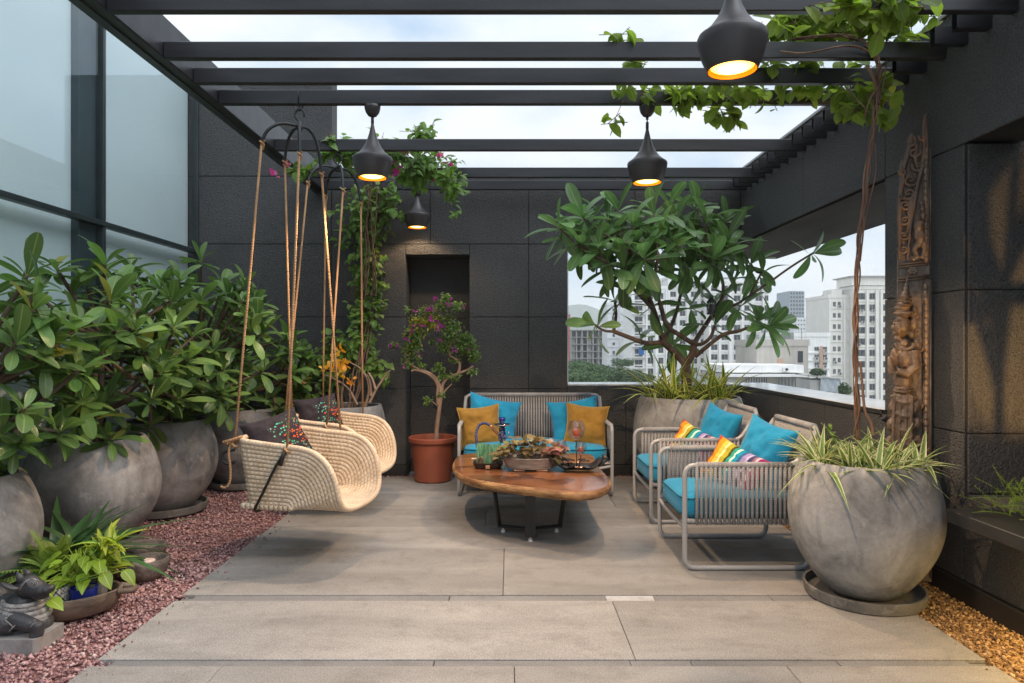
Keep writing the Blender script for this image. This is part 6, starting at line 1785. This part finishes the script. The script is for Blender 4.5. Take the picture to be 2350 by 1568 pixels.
blades('spider_plant', 'yellow-edged strap-leaf plants at the foot of the frangipani tree', 'plant', cs, M['spider2'], 6, 13, .52, .050, (.05, .95), (.15, .95), loc=(1.84, 6.98, .88))
# small upright weed in the big planter
t = thing('sprig_plant', 'small upright green sprig among the pale striped leaves', 'plant', (1.80, 3.98, .72)); b = MB(); pl = Plant(t, M['vineleaf'])
HS = leaf_mesh('leaf', M['vineleaf'], .035, .026, 3, 'heart', .2, .2)
for i in range(6):
    tip = V((1.83+rr.uniform(-.03,.05), 3.9+rr.uniform(-.03,.03), .90+rr.uniform(.0,.09))); b.tube([(1.80, 3.98, .70), tip], .002, 4)
    for q in range(5): pl.add(HS, frame_m(tip, (rr.gauss(0,1), rr.gauss(0,1), rr.gauss(.3,.5)), (0,0,1), rr.uniform(.6, 1)))
b.build('stem', M['bougleaf'], t); pl.finish()

# ================================================================== the lower corner by the planters
TC = V((-2.43, 3.68, 0))
t = thing('tray', 'long shallow oval wooden tray with a carved lug handle, holding small potted plants', 'tray', TC, math.radians(20))
b = MB()
pr = [(.30, 0), (.36, .02), (.39, .07), (.40, .115), (.392, .12), (.375, .115), (.36, .07), (.33, .03), (.0005, .026)]
b.lathe(pr, 56); b.v = [(x*.76, y*.46, z) for x, y, z in b.v]
b.build('tray_body', M['traywood'], t, smooth=True, world=False, auto=50)
b = MB(); b.tube(smooth_path([(.285, -.05, .105), (.325, -.042, .10), (.36, -.025, .095), (.36, .025, .095), (.325, .042, .10), (.285, .05, .105)], 2), .021, 8, flat=.8); b.build('lug_handle', M['traywood'], t, smooth=True, world=False)
def tile_pattern():
    m, nt, b = newmat('black_and_white_pot_pattern')
    uv = nt.nodes.new('ShaderNodeUVMap'); mp_ = nt.nodes.new('ShaderNodeMapping'); mp_.inputs['Scale'].default_value = (9, 16, 1); mp_.inputs['Rotation'].default_value = (0, 0, .785); nt.links.new(uv.outputs[0], mp_.inputs[0])
    sx = nt.nodes.new('ShaderNodeSeparateXYZ'); nt.links.new(mp_.outputs[0], sx.inputs[0])
    fx = math_(nt, 'ABSOLUTE', math_(nt, 'SUBTRACT', math_(nt, 'FRACT', sx.outputs[0]), .5)); fy = math_(nt, 'ABSOLUTE', math_(nt, 'SUBTRACT', math_(nt, 'FRACT', sx.outputs[1]), .5))
    a = math_(nt, 'MAXIMUM', fx, fy); s_ = math_(nt, 'ADD', fx, fy)
    l1 = math_(nt, 'GREATER_THAN', a, .45); l2 = math_(nt, 'LESS_THAN', math_(nt, 'ABSOLUTE', math_(nt, 'SUBTRACT', s_, .33)), .045); l3 = math_(nt, 'LESS_THAN', math_(nt, 'MINIMUM', fx, fy), .035)
    f = math_(nt, 'MAXIMUM', math_(nt, 'MAXIMUM', l1, l2), l3)
    nt.links.new(mixc(nt, f, (.42, .42, .40), (.012, .014, .02)), b.inputs['Base Color']); b.inputs['Roughness'].default_value = .3
    return m
def small_pot(label, x, y, r, h_, m, z=.03):
    t = thing('flower_pot', label, 'flower pot', (x, y, z)); b = MB(); b.lathe([(r*.7, 0), (r*.95, h_*.5), (r, h_), (r*.9, h_), (r*.86, h_*.85), (.0005, h_*.85)], 28); b.build('pot_body', m, t, smooth=True, world=False, auto=40); return t
small_pot('small pot with a black and white lattice pattern beside the stone bull', -2.405, 3.60, .072, .145, tile_pattern())
small_pot('small blue glazed pot in the wooden tray', -2.285, 3.66, .068, .125, M['blueglaze'])
small_pot('small dark pot at the far end of the wooden tray', -2.28, 3.76, .06, .12, M['saucer'])
blades('strap_leaf_plant', 'dark green strap-leaf plant in front of the dark planters', 'plant', [V((-2.66, 4.06, .10)), V((-2.58, 4.10, .10)), V((-2.74, 4.10, .08))], M['darkblade'], 7, 36, .52, .078, (.05, 1.1), (.5, 1.4), loc=(-2.66, 4.08, 0))
small_pot('small hidden pot under the dark strap-leaf plant', -2.66, 4.09, .12, .12, M['saucer'], 0)
t = blades('variegated_plant', 'lime and yellow variegated plant standing in the wooden tray', 'plant', [V((-2.28, 3.80, .22)), V((-2.25, 3.83, .32)), V((-2.32, 3.80, .17))], M['limeblade'], 8, 26, .21, .042, (.1, 1.3), (.1, .6), loc=(-2.28, 3.80, .15), shape='lance')
b = MB()
for dx, dz in ((0, .1), (.05, .18), (-.03, .06)): b.tube([(-2.28, 3.79, .12), (-2.28+dx, 3.80, .18+dz)], .006, 6)
b.build('stem', M['limeblade'], t)
# trailing golden pothos
DX = V((.13, -.09, 0))
t = thing('trailing_plant', 'golden heart-leaved trailing plant spilling over the wooden tray', 'plant', V((-2.47, 3.78, .17))+DX); pl = Plant(t, M['pothos']); b = MB()
PO = [leaf_mesh('leaf', M['pothos'], .098, .064, 6, 'heart', c, .2, seed=i) for i, c in enumerate((.15, .35, .55))]
for i in range(40):
    a = rr.uniform(0, 6.28); r_ = rr.uniform(.04, .19); z = .20+rr.uniform(-.04, .14)*(1-r_*2)
    tip = V((-2.45+r_*math.cos(a)*1.15, 3.80+r_*math.sin(a)*.8, z+.02))
    b.tube(smooth_path([(-2.46, 3.79, .16), (-2.46+(tip.x+2.46)*.5, 3.79+(tip.y-3.79)*.5, z+.05), tip], 1), .0028, 5)
    d = V((math.cos(a), math.sin(a)-.5, rr.uniform(-.7, .15))); pl.add(rr.choice(PO), frame_m(tip+DX, d, (0, -.3, 1), rr.uniform(.6, 1.1)))
for tip, d in ((V((-2.60, 3.56, .13)), (-.7, -.3, -.9)), (V((-2.52, 3.53, .16)), (-.6, -.5, -.1)), (V((-2.44, 3.52, .17)), (.8, -.4, -.1)), (V((-2.60, 3.58, .20)), (-.9, -.3, .0)), (V((-2.50, 3.56, .21)), (.6, -.5, .1)), (V((-2.2, 3.75, .24)), (.8, -.3, -.5)), (V((-2.27, 3.68, .25)), (.7, -.5, -.5))):
    b.tube(smooth_path([(-2.46, 3.76, .17), (-2.47+(tip.x+2.47)*.6, 3.62, .24), tip], 2), .003, 5); pl.add(PO[1], frame_m(tip+DX, d, (0, -.4, 1), 1.05))
b.v = [(x+DX.x, y+DX.y, z) for x, y, z in b.v]
b.build('stem', M['pothos'], t, smooth=True); pl.finish()
# fern
t = thing('fern', 'pale green fern behind the stone bull, its fronds arching to both sides', 'fern', (-2.54, 3.80, .10))
for i in range(40):
    a = rr.uniform(0, 6.28); le = rr.uniform(.25, 1.25); L_ = rr.uniform(.26, .46)
    d = V((math.cos(a)*math.sin(le), math.sin(a)*math.sin(le)*.8, math.cos(le)))
    mb = MB(); p0 = V((-2.54, 3.80, .17)); pts = [p0+d*L_*s-V((0,0,.34*L_*s*s)) for s in [k/9 for k in range(10)]]
    mb.tube(pts, [.0025]*10, 4)
    side = d.cross(V((0,0,1))).normalized()
    for k in range(2, 21):
        s = k/21; p = p0+d*L_*s-V((0,0,.34*L_*s*s)); w_ = .042*math.sin(PI*min(1, s*.9+.12))**.8
        for sg in (-1, 1):
            e_ = p+side*sg*w_+d*.012-V((0,0,.006)); ax = d*.0048
            mb.add([p-ax, p+ax, e_+ax*.5, e_-ax*.5], [(0,1,2,3)], [(.2,.1),(.8,.1),(.6,1),(.4,1)])
    mb.build('frond', M['fern'], t, smooth=False)
# stone bowls
def stone_bowl(label, x, y, r, h_, sy=.62, rz=0.0, m=None):
    t = thing('stone_bowl', label, 'stone bowl', (x, y, -.012), rz, 'rough stone bowls on the red gravel')
    b = MB(); b.lathe([(r*.62, 0), (r*.85, h_*.3), (r, h_*.75), (r*1.0, h_*.95), (r*.95, h_), (r*.86, h_*.97), (r*.8, h_*.8), (r*.55, h_*.68), (.0005, h_*.66)], 40, jit=lambda a, z: .025*math.sin(3*a+z*9)+.012*math.sin(9*a+z*50))
    b.v = [(x_, y_*sy, z_) for x_, y_, z_ in b.v]; b.build('bowl', M['bowl'], t, smooth=True, world=False)
    return t
t = stone_bowl('rough stone bowl with a flat stone lying in it', -2.29, 4.27, .145, .13, .85, .3)
b = MB(); b.bbox((-2.35, 4.23, .080), (-2.23, 4.31, .110), .012); tag(b.build('stone', M['petal'], loc=(-2.29, 4.27, .08)), 'flat pale stone lying in the nearer stone bowl', 'stone')
stone_bowl('empty rough stone bowl behind the one with the stone', -2.47, 4.62, .14, .12, .8, .1)
b = MB(); b.bbox((-2.75, 2.95, -.03), (-2.42, 3.14, .10), .02)
b.v = [(x*.999-.09+.14*(y-3)-.205, y+.02*math.sin(x*30), z*(1+.06*math.sin(x*17+y*9))) for x, y, z in b.v]
tag(b.build('stone_block', M['tanstone'], loc=(-2.9, 3.05, 0)), 'tan rough stone block cut off by the picture corner', 'stone block')

# ================================================================== stone bull
BX, BY_ = -2.66, 3.30
def BP(cx, cy, dy=0.0, y0=None):
    Y = (y0 or 3.36)+dy
    return P((cx/3.136)/1.0894, (1200+cy/3.136)/1.0894, Y)
bull = thing('bull_statue', 'black carved stone bull lying on a grey slab, with a garland round its neck', 'statue', (-2.70, 3.34, -.02))
q = [BP(x, y) for x, y in ((273, 1345), (0, 1345))]
b = MB()
b.prism([(-3.0, 3.235), (-2.262, 3.235), (-2.247, 3.25), (-2.247, 3.44), (-3.0, 3.44)], -.03, .052)
b.build('base_slab', M['stonegrey'], bull)
KX = 3.36/F/3.416
b = MB()
def E(cx, cy, dy, rx, ry_, rz, tilt=0): b.ell(BP(cx, cy, dy), (rx*KX, ry_, rz*KX), Matrix.Rotation(tilt, 3, 'Y'), 16, 10)
E(-180, 1060, .05, 220, .12, 200); E(20, 1090, .03, 190, .11, 165); E(-40, 1190, .0, 200, .10, 75); E(150, 1160, .02, 170, .10, 90)      # trunk
E(120, 1000, .03, 150, .085, 130); E(175, 960, .02, 120, .075, 100); E(290, 1130, .03, 110, .08, 80); E(-60, 900, .05, 120, .075, 80)   # neck, brisket, hump
E(225, 835, .0, 92, .055, 92, .15); E(275, 850, -.006, 85, .048, 72, .35); E(330, 862, -.010, 62, .040, 50, .3); E(372, 858, -.012, 44, .034, 36, .2); E(402, 843, -.012, 22, .026, 20); E(310, 905, -.008, 70, .034, 26, .15)
b.tube([BP(110, 1090, -.06), BP(185, 1120, -.075), BP(250, 1140, -.08), BP(300, 1150, -.08), BP(298, 1205, -.08)], [.044, .038, .034, .030, .027], 10); E(285, 1215, -.08, 50, .030, 30)
b.tube([BP(10, 1080, -.06), BP(60, 1150, -.08), BP(110, 1150, -.07)], [.05, .045, .03], 8)
bo = b.build('body', M['bull'], bull, smooth=True)
md = bo.modifiers.new('remesh', 'REMESH'); md.mode = 'VOXEL'; md.voxel_size = .0045; md.use_smooth_shade = True
ms = bo.modifiers.new('smooth', 'SMOOTH'); ms.factor = .5; ms.iterations = 5
for pts in ([BP(165, 800, -.03), BP(150, 755, -.03), BP(128, 722, -.035)], [BP(225, 760, .03), BP(208, 722, .03), BP(188, 696, .03)]):
    b = MB(); b.tube(pts, [.021, .015, .003], 10); b.build('horn', M['bull'], bull, smooth=True)
b = MB(); q = smooth_path([BP(150, 850, -.045), BP(100, 850, -.06), BP(50, 830, -.065), BP(5, 808, -.07)], 2); b.tube(q, [.008+.018*math.sin(PI*min(1, .1+k/(len(q)-1)*.9)) for k in range(len(q))], 8, flat=.45); b.build('ear', M['bull'], bull, smooth=True)
def ringband(cx, cy, dy, rx, ry, tilt, r, name, m):
    b = MB(); c = BP(cx, cy, dy); Mr = Matrix.Rotation(tilt, 3, 'Y')
    b.tube([c+Mr @ V((rx*math.cos(a*PI/18), ry*math.sin(a*PI/18), 0)) for a in range(36)], r, 8, closed=True); return b.build(name, m, bull, smooth=True)
ringband(180, 945, .015, .080, .082, .1, .012, 'collar', M['bullgrey']); ringband(180, 970, .018, .086, .088, .14, .012, 'collar', M['bullgrey'])
ringband(185, 1000, .02, .096, .098, .18, .015, 'garland', M['bullgrey']); ringband(190, 1030, .02, .104, .106, .2, .015, 'garland', M['bullgrey'])
b = MB()
for k in range(40):
    a = -PI*k/33; c = BP(192, 1052, .02)+Matrix.Rotation(.2, 3, 'Y') @ V((.110*math.cos(a), .112*math.sin(a), 0)); b.ell(c, (.010, .010, .014), nu=8, nv=5)
b.build('garland_fringe', M['bullgrey'], bull, smooth=True)
b = MB(); b.tube(smooth_path([BP(300, 792, -.030), BP(262, 776, -.046), BP(218, 786, -.057), BP(180, 818, -.060), BP(155, 860, -.052)], 2), .0075, 8, flat=.6); b.build('head_band', M['bullgrey'], bull, smooth=True)
b = MB(); c = BP(250, 812, -.060)
for rr_ in (.006, .013, .020): b.tube([c+V((rr_*1.25*math.cos(a*PI/10), -.002+.25*rr_, rr_*math.sin(a*PI/10)-.2*rr_*math.cos(a*PI/10))) for a in range(20)], .0018, 5, closed=True)
b.build('eye_rings', M['bullgrey'], bull, smooth=True)
for pts in ([(225, 1135, -.112), (250, 1110, -.112), (275, 1100, -.112)], [(240, 1155, -.114), (265, 1128, -.115), (290, 1118, -.113)], [(30, 1095, -.105), (75, 1130, -.125), (95, 1150, -.12)], [(120, 1140, -.11), (95, 1160, -.12), (70, 1190, -.12)]):
    b = MB(); b.tube(smooth_path([BP(*p) for p in pts], 2), .003, 5); b.build('carved_line', M['bullgrey'], bull, smooth=True)

# ================================================================== carved board on the pier
CB_Y = 4.20
def W_(px, z): return ((px-1170)*CB_Y/F, z)
cv = thing('carved_panel', 'tall carved wooden panel with a praying crowned figure and flame scrolls, leaning on the pier', 'wood carving', (2.47, 4.22, 0))
A_ = math.radians(-28)
cxm = 2.47
Mr = Matrix.Translation((cxm, 4.20, 0)) @ Matrix.Rotation(math.radians(-26), 4, 'Z')
def cvp(px, py, d=0.0):
    """px/py as read on the panel, d = relief towards the viewer"""
    x = ((px-1170)*CB_Y/F-cxm)*1.08; z = H-(py-792)*CB_Y/F
    return Mr @ V((x, -d, z))
z_of = lambda py: H-(py-792)*CB_Y/F
poly = [(2066, 1330), (2128, 1330), (2127, 900), (2124, 560), (2122, 330), (2118, 262), (2113, 300), (2108, 330), (2105, 345), (2100, 318), (2092, 305), (2085, 315), (2084, 350), (2076, 372), (2074, 360), (2070, 375), (2071, 420), (2076, 440), (2068, 438), (2065, 452), (2066, 520), (2066, 640), (2066, 900)]
b = MB(); n = len(poly)
vs = [cvp(px, py, .0) for px, py in poly]+[cvp(px, py, -.045) for px, py in poly]
b.add(vs, [tuple(range(n)), tuple(range(2*n-1, n-1, -1))]+[(i, n+i, n+(i+1) % n, (i+1) % n) for i in range(n)])
b.build('board', M['carved'], cv)
# borders
for px0, px1 in ((2119, 2123),):
    for k in range(62):
        py = 350+k*15.5
        if 600 < py < 645: continue
        b_ = MB(); c = cvp(px0-1.5, py, .010); b_.ell(c, (.012, .012, .023), nu=8, nv=6); b_.build('border_bead', M['carved_hi'], cv, smooth=True)
b = MB()
for px in (2113, 2126): b.tube([cvp(px, py, .006) for py in (345, 600)], .006, 6); b.tube([cvp(px+.5, py, .006) for py in (645, 1320)], .006, 6)
b.build('border_rail', M['carved_hi'], cv, smooth=True)
b = MB()
for py in (604, 610, 636, 642): b.tube([cvp(2066, py+3, .008), cvp(2124, py-3, .008)], .007, 6)
b.build('cross_band', M['carved_hi'], cv, smooth=True)
b = MB()
for k in range(6):
    a = k*PI/3; c = cvp(2094+5.5*math.cos(a), 622+5.5*math.sin(a), .012); b.ell(c, (.012, .010, .012), nu=8, nv=6)
b.ell(cvp(2094, 622, .018), (.008, .008, .008)); b.build('rosette', M['carved_hi'], cv, smooth=True)
# flame scrolls on the upper part
def spiral(px, py, r, turns, sg, a0, rad=.012, d=.012):
    pts = []
    for k in range(40):
        s = k/25; a = a0+sg*turns*2*PI*s; rr_ = r*(1-.82*s); pts.append(cvp(px+rr_*math.cos(a), py-rr_*math.sin(a), d+.012*s))
    b = MB(); b.tube(pts, [rad*(1-.45*k/25) for k in range(40)], 7); b.build('scroll', M['carved_hi'], cv, smooth=True)
for px, py, r, tn, sg, a0 in ((2105, 385, 13, 1.3, 1, 2.6), (2090, 415, 15, 1.3, -1, .4), (2086, 445, 15, 1.3, 1, 2.8), (2097, 352, 12, 1.2, -1, .3), (2080, 470, 13, 1.3, -1, .5), (2079, 505, 12, 1.3, 1, 2.8), (2077, 540, 11, 1.3, -1, .4), (2076, 572, 10, 1.3, 1, 2.7), (2112, 320, 7, 1.1, 1, 2.5), (2090, 330, 8, 1.1, -1, .6), (2076, 395, 7, 1.1, 1, 2.6), (2072, 450, 7, 1.1, -1, .3)):
    spiral(px, py, r, tn, sg, a0)
for pts in ([(2117, 268), (2112, 310), (2116, 350), (2108, 400), (2100, 440), (2095, 480), (2089, 520), (2087, 560), (2084, 596)], [(2092, 310), (2087, 345), (2080, 375), (2074, 400)], [(2072, 380), (2078, 410), (2070, 440), (2069, 480)], [(2068, 445), (2070, 500), (2069, 560), (2069, 596)], [(2101, 330), (2098, 365), (2104, 395)], [(2095, 440), (2090, 470), (2093, 500), (2086, 530)], [(2092, 445), (2086, 475), (2089, 505), (2082, 535)]):
    b = MB(); q = smooth_path([cvp(x, y, .012) for x, y in pts], 2); b.tube(q, [.006+.009*math.sin(PI*k/(len(q)-1)) for k in range(len(q))], 7); b.build('flame_scroll', M['carved_hi'], cv, smooth=True)
def voxel(ob, s=.006, it=3):
    md = ob.modifiers.new('remesh', 'REMESH'); md.mode = 'VOXEL'; md.voxel_size = s; md.use_smooth_shade = True
    ms = ob.modifiers.new('smooth', 'SMOOTH'); ms.factor = .5; ms.iterations = it
# crouching beast with long legs in the upper field
b = MB()
pxm = CB_Y/F
def ce(px, py, rx, ry, d=.02, rd=.025): b.ell(cvp(px, py, d), (rx*pxm, rd, ry*pxm), Mr.to_3x3(), 12, 8)
ce(2106, 545, 11, 22, .028, .035); ce(2103, 525, 10, 13, .03, .035); ce(2112, 500, 6, 9, .034, .03); ce(2111, 484, 5, 7, .034, .028); ce(2109, 470, 4, 6, .03, .02)
b.tube([cvp(2104, 560, .03), cvp(2096, 575, .035), cvp(2102, 592, .03), cvp(2092, 598, .03)], [.022, .016, .012, .014], 8)
b.tube([cvp(2112, 560, .03), cvp(2114, 578, .03), cvp(2110, 596, .03)], [.022, .014, .014], 8)
for k in range(7): b.tube([cvp(2100+k*1.5, 512, .05), cvp(2096+k*1.6, 550, .05)], .005, 5)
voxel(b.build('beast', M['carved_hi'], cv, smooth=True), .005, 2)
# praying crowned figure
b = MB()
ce(2073, 748, 17, 25, .055, .06); ce(2066, 752, 12, 20, .075, .045); ce(2055.5, 752, 4, 5.5, .08, .02); ce(2060, 741, 6, 3, .085, .02); ce(2060, 766, 6, 4, .08, .025); ce(2064, 776, 8, 6, .07, .03)
ce(2076, 720, 22, 8, .05, .065); ce(2073, 707, 17, 6, .05, .06)
for k, (py, rx) in enumerate(((700, 16), (694, 15), (687, 13.5), (680, 11.5), (673, 9), (664, 6.5), (655, 4.5), (645, 2.8), (636, 1.6))): ce(2077+k*.8, py, rx, 5.5, .045, max(.008, .055*rx/16))
ce(2094, 742, 9, 18, .03, .03); ce(2096, 715, 7, 14, .03, .025); ce(2090, 768, 7, 10, .04, .03)          # ear ornament
ce(2076, 788, 12, 12, .05, .05)
ce(2077, 820, 20, 30, .05, .065); ce(2060, 812, 9, 14, .06, .045); ce(2094, 815, 12, 26, .045, .045); ce(2100, 790, 9, 16, .04, .03); ce(2075, 870, 20, 30, .045, .06)
b.tube([cvp(2092, 805, .075), cvp(2096, 842, .09), cvp(2080, 858, .11), cvp(2062, 850, .12)], [.034, .032, .027, .022], 10)
b.tube([cvp(2060, 812, .06), cvp(2054, 838, .085), cvp(2052, 852, .10)], [.026, .024, .02], 10)
b.tube([cvp(2055, 858, .11), cvp(2051, 838, .11), cvp(2048, 818, .10)], [.022, .018, .010], 8)
ce(2076, 896, 22, 10, .05, .065)
for py, rx in ((920, 24), (950, 25), (985, 26), (1020, 27), (1060, 28), (1110, 29), (1160, 29)): ce(2074, py, rx, 28, .045, .062)
for k, (py, px) in enumerate(((935, 2056), (975, 2053), (1015, 2051), (1060, 2049), (930, 2098), (970, 2100), (1010, 2101), (1050, 2102))): ce(px, py, 9, 15, .055, .03)
for py in (915, 945, 978, 1010, 1045, 1080): b.tube(smooth_path([cvp(2052, py-8, .082), cvp(2066, py+6, .102), cvp(2084, py+8, .100), cvp(2098, py-6, .078)], 2), .011, 7)
for px in (2058, 2068, 2080, 2090): b.tube([cvp(px, 905, .094), cvp(px-2, 1000, .099), cvp(px-2, 1100, .098)], .011, 6)
voxel(b.build('figure', M['carved_hi'], cv, smooth=True), .0055, 3)
b = MB()
for dx in (0,): 
    b.tube(smooth_path([cvp(2056, 746, .098), cvp(2062, 743, .112), cvp(2070, 746, .108)], 2), .004, 5); b.tube(smooth_path([cvp(2057, 737, .098), cvp(2063, 734, .112), cvp(2072, 737, .108)], 2), .004, 5); b.tube([cvp(2055, 765, .097), cvp(2064, 767, .108)], .004, 5)
for py in (897, 890, 700, 692, 684, 722): b.tube([cvp(2074-18*(1 if py > 800 else .8), py, .10), cvp(2076, py+2, .116), cvp(2076+17*(1 if py > 800 else .8), py, .095)], .005, 6)
for k in range(16):
    a = k*PI/15; b.ell(cvp(2076+16*math.cos(a), 790+12*math.sin(a), .105), (.008, .008, .008), nu=6, nv=5)
b.build('ornament', M['carved'], cv, smooth=True)
for px, py, r, tn, sg, a0 in ((2100, 760, 9, 1.1, 1, 2.7), (2103, 800, 9, 1.1, -1, .4), (2104, 835, 8, 1.1, 1, 2.6), (2103, 930, 9, 1.1, -1, .4), (2104, 965, 9, 1.1, 1, 2.7), (2104, 1000, 9, 1.1, -1, .4), (2098, 725, 7, 1.1, 1, 2.7)): spiral(px, py, r, tn, sg, a0, .009, .028)

# ================================================================== shelf in the recess
sh = thing('wall_shelf', 'black shelf jutting from the low wall under the recess', 'shelf', (2.45, 2.6, .55))
b = MB(); b.bbox((2.30, .5, .52), (XR-.001, 3.60, .588), .004); b.build('shelf_board', M['skirting'], sh)
b = MB(); b.box((2.545, .52, .508), (2.575, 3.22, .5195)); b.build('light_strip', M['ledstrip'], sh)
ld = bpy.data.lights.new('strip_light', 'AREA'); ld.shape = 'RECTANGLE'; ld.size = .05; ld.size_y = 2.7; ld.energy = 15; ld.color = (1, .64, .18)
lo = bpy.data.objects.new('strip_light', ld); COL.objects.link(lo); lo.location = (2.515, 1.95, .505); 
lo.parent = sh; lo.location = V((2.562, 1.87, .504))-sh.location
# asparagus fern on it
af = thing('asparagus_fern', 'bright feathery asparagus fern spreading over the black shelf', 'plant', (2.62, 3.3, .59))
NE = []
for s in range(3):
    mb = MB(); r3 = random.Random(s)
    for k in range(46):
        z = k/46*.22; a = r3.uniform(0, 6.28); el = r3.uniform(.3, 1.0); d = V((math.cos(a)*math.cos(el), math.sin(el), math.sin(a)*math.cos(el)))
        p = V((0, z, -.5*z*z*2)); q = p+d*r3.uniform(.015, .03); sd_ = d.cross(V((.3,.2,.9))).normalized()*.0016
        mb.add([p-sd_, p+sd_, q], [(0,1,2)], [(.3,0),(.7,0),(.5,1)])
    mb.tube([(0, z_/5*.22, -(z_/5*.22)**2) for z_ in range(6)], .0014, 4)
    NE.append(mb.mesh('sprig', M['asparagus']))
pl = Plant(af, M['asparagus'], name='sprig')
for i in range(290):
    c = V((2.46+rr.random()**1.5*.38, 3.36+rr.uniform(-.55, .16), .60+rr.random()**2*.13)); pl.add(rr.choice(NE), frame_m(c, (rr.gauss(-.3,.8), rr.gauss(.1,.7), rr.uniform(.1,1.1)), (0,0,1), rr.uniform(.4, .75)))
pl.finish()
# lantern hung in the tree
ln_ = thing('lantern', 'small black hanging lantern among the frangipani limbs', 'lantern', P(1633, 722, 6.6))
c = P(1633, 722, 6.6)
b = MB(); b.lathe([(.045, 0), (.048, .006), (.046, .014)], 6); b.lathe([(.050, .115), (.046, .125), (.018, .155), (.010, .165)], 6); b.build('lantern_cap', M['blackmetal'], ln_, world=False)
b = MB()
for k in range(6):
    a = k*PI/3; b.tube([(.043*math.cos(a), .043*math.sin(a), .012), (.043*math.cos(a), .043*math.sin(a), .118)], .004, 5)
for z in (.045, .085): b.tube([(.043*math.cos(k*PI/6), .043*math.sin(k*PI/6), z) for k in range(12)], .0025, 5, closed=True)
b.tube([(.014*math.cos(k*PI/6), 0, .178+.014*math.sin(k*PI/6)) for k in range(12)], .003, 5, closed=True)
b.build('lantern_cage', M['blackmetal'], ln_, world=False)
b = MB(); b.tube([(0,0,.012), (0,0,.10)], .037, 6); b.build('lantern_glass', simple('smoky_glass', (.05, .05, .05), rough=.15), ln_, world=False)
# up-light hidden in the recess, out of the picture
up = thing('recess_lamp', 'small warm spotlight standing in the recess past the picture edge', 'lamp', (2.78, 2.55, .60))
b = MB(); b.lathe([(.04, 0), (.045, .02), (.02, .03), (.02, .05)], 20); b.tube([(0, -.05, .08), (0, .05, .10)], .03, 14); b.build('lamp_body', M['blackmetal'], up, smooth=True, world=False)
sp = bpy.data.lights.new('recess_light', 'SPOT'); sp.energy = 64; sp.color = (1, .56, .18); sp.spot_size = math.radians(58); sp.spot_blend = .6; sp.shadow_soft_size = .012
so = bpy.data.objects.new('recess_light', sp); COL.objects.link(so); so.parent = up; so.location = (0, .06, .11)
so.rotation_euler = (V((2.90, RY, 1.62))-V((2.78, 2.6, .7))).to_track_quat('-Z', 'Y').to_euler()
# leafy plant in the recess that throws its shadow on the lit wall
rp = thing('recess_plant', 'broad-leaved plant standing in the wall recess past the picture edge', 'plant', (2.78, 2.95, .60))
pl = Plant(rp, M['plumeria']); b = MB()
r3 = random.Random(5)
for k in range(4):
    tip = V((2.74+r3.uniform(-.05, .12), 2.95+r3.uniform(-.08, .1), 1.05+k*.14)); b.tube([(2.78, 2.95, .6), (2.78, 2.96, .85), tip], .01, 6); rosette(pl, PLUM, tip, (r3.gauss(0,.4), 0, 1), 6, r3, .6, .9)
b.build('stem', M['bark'], rp); pl.finish()
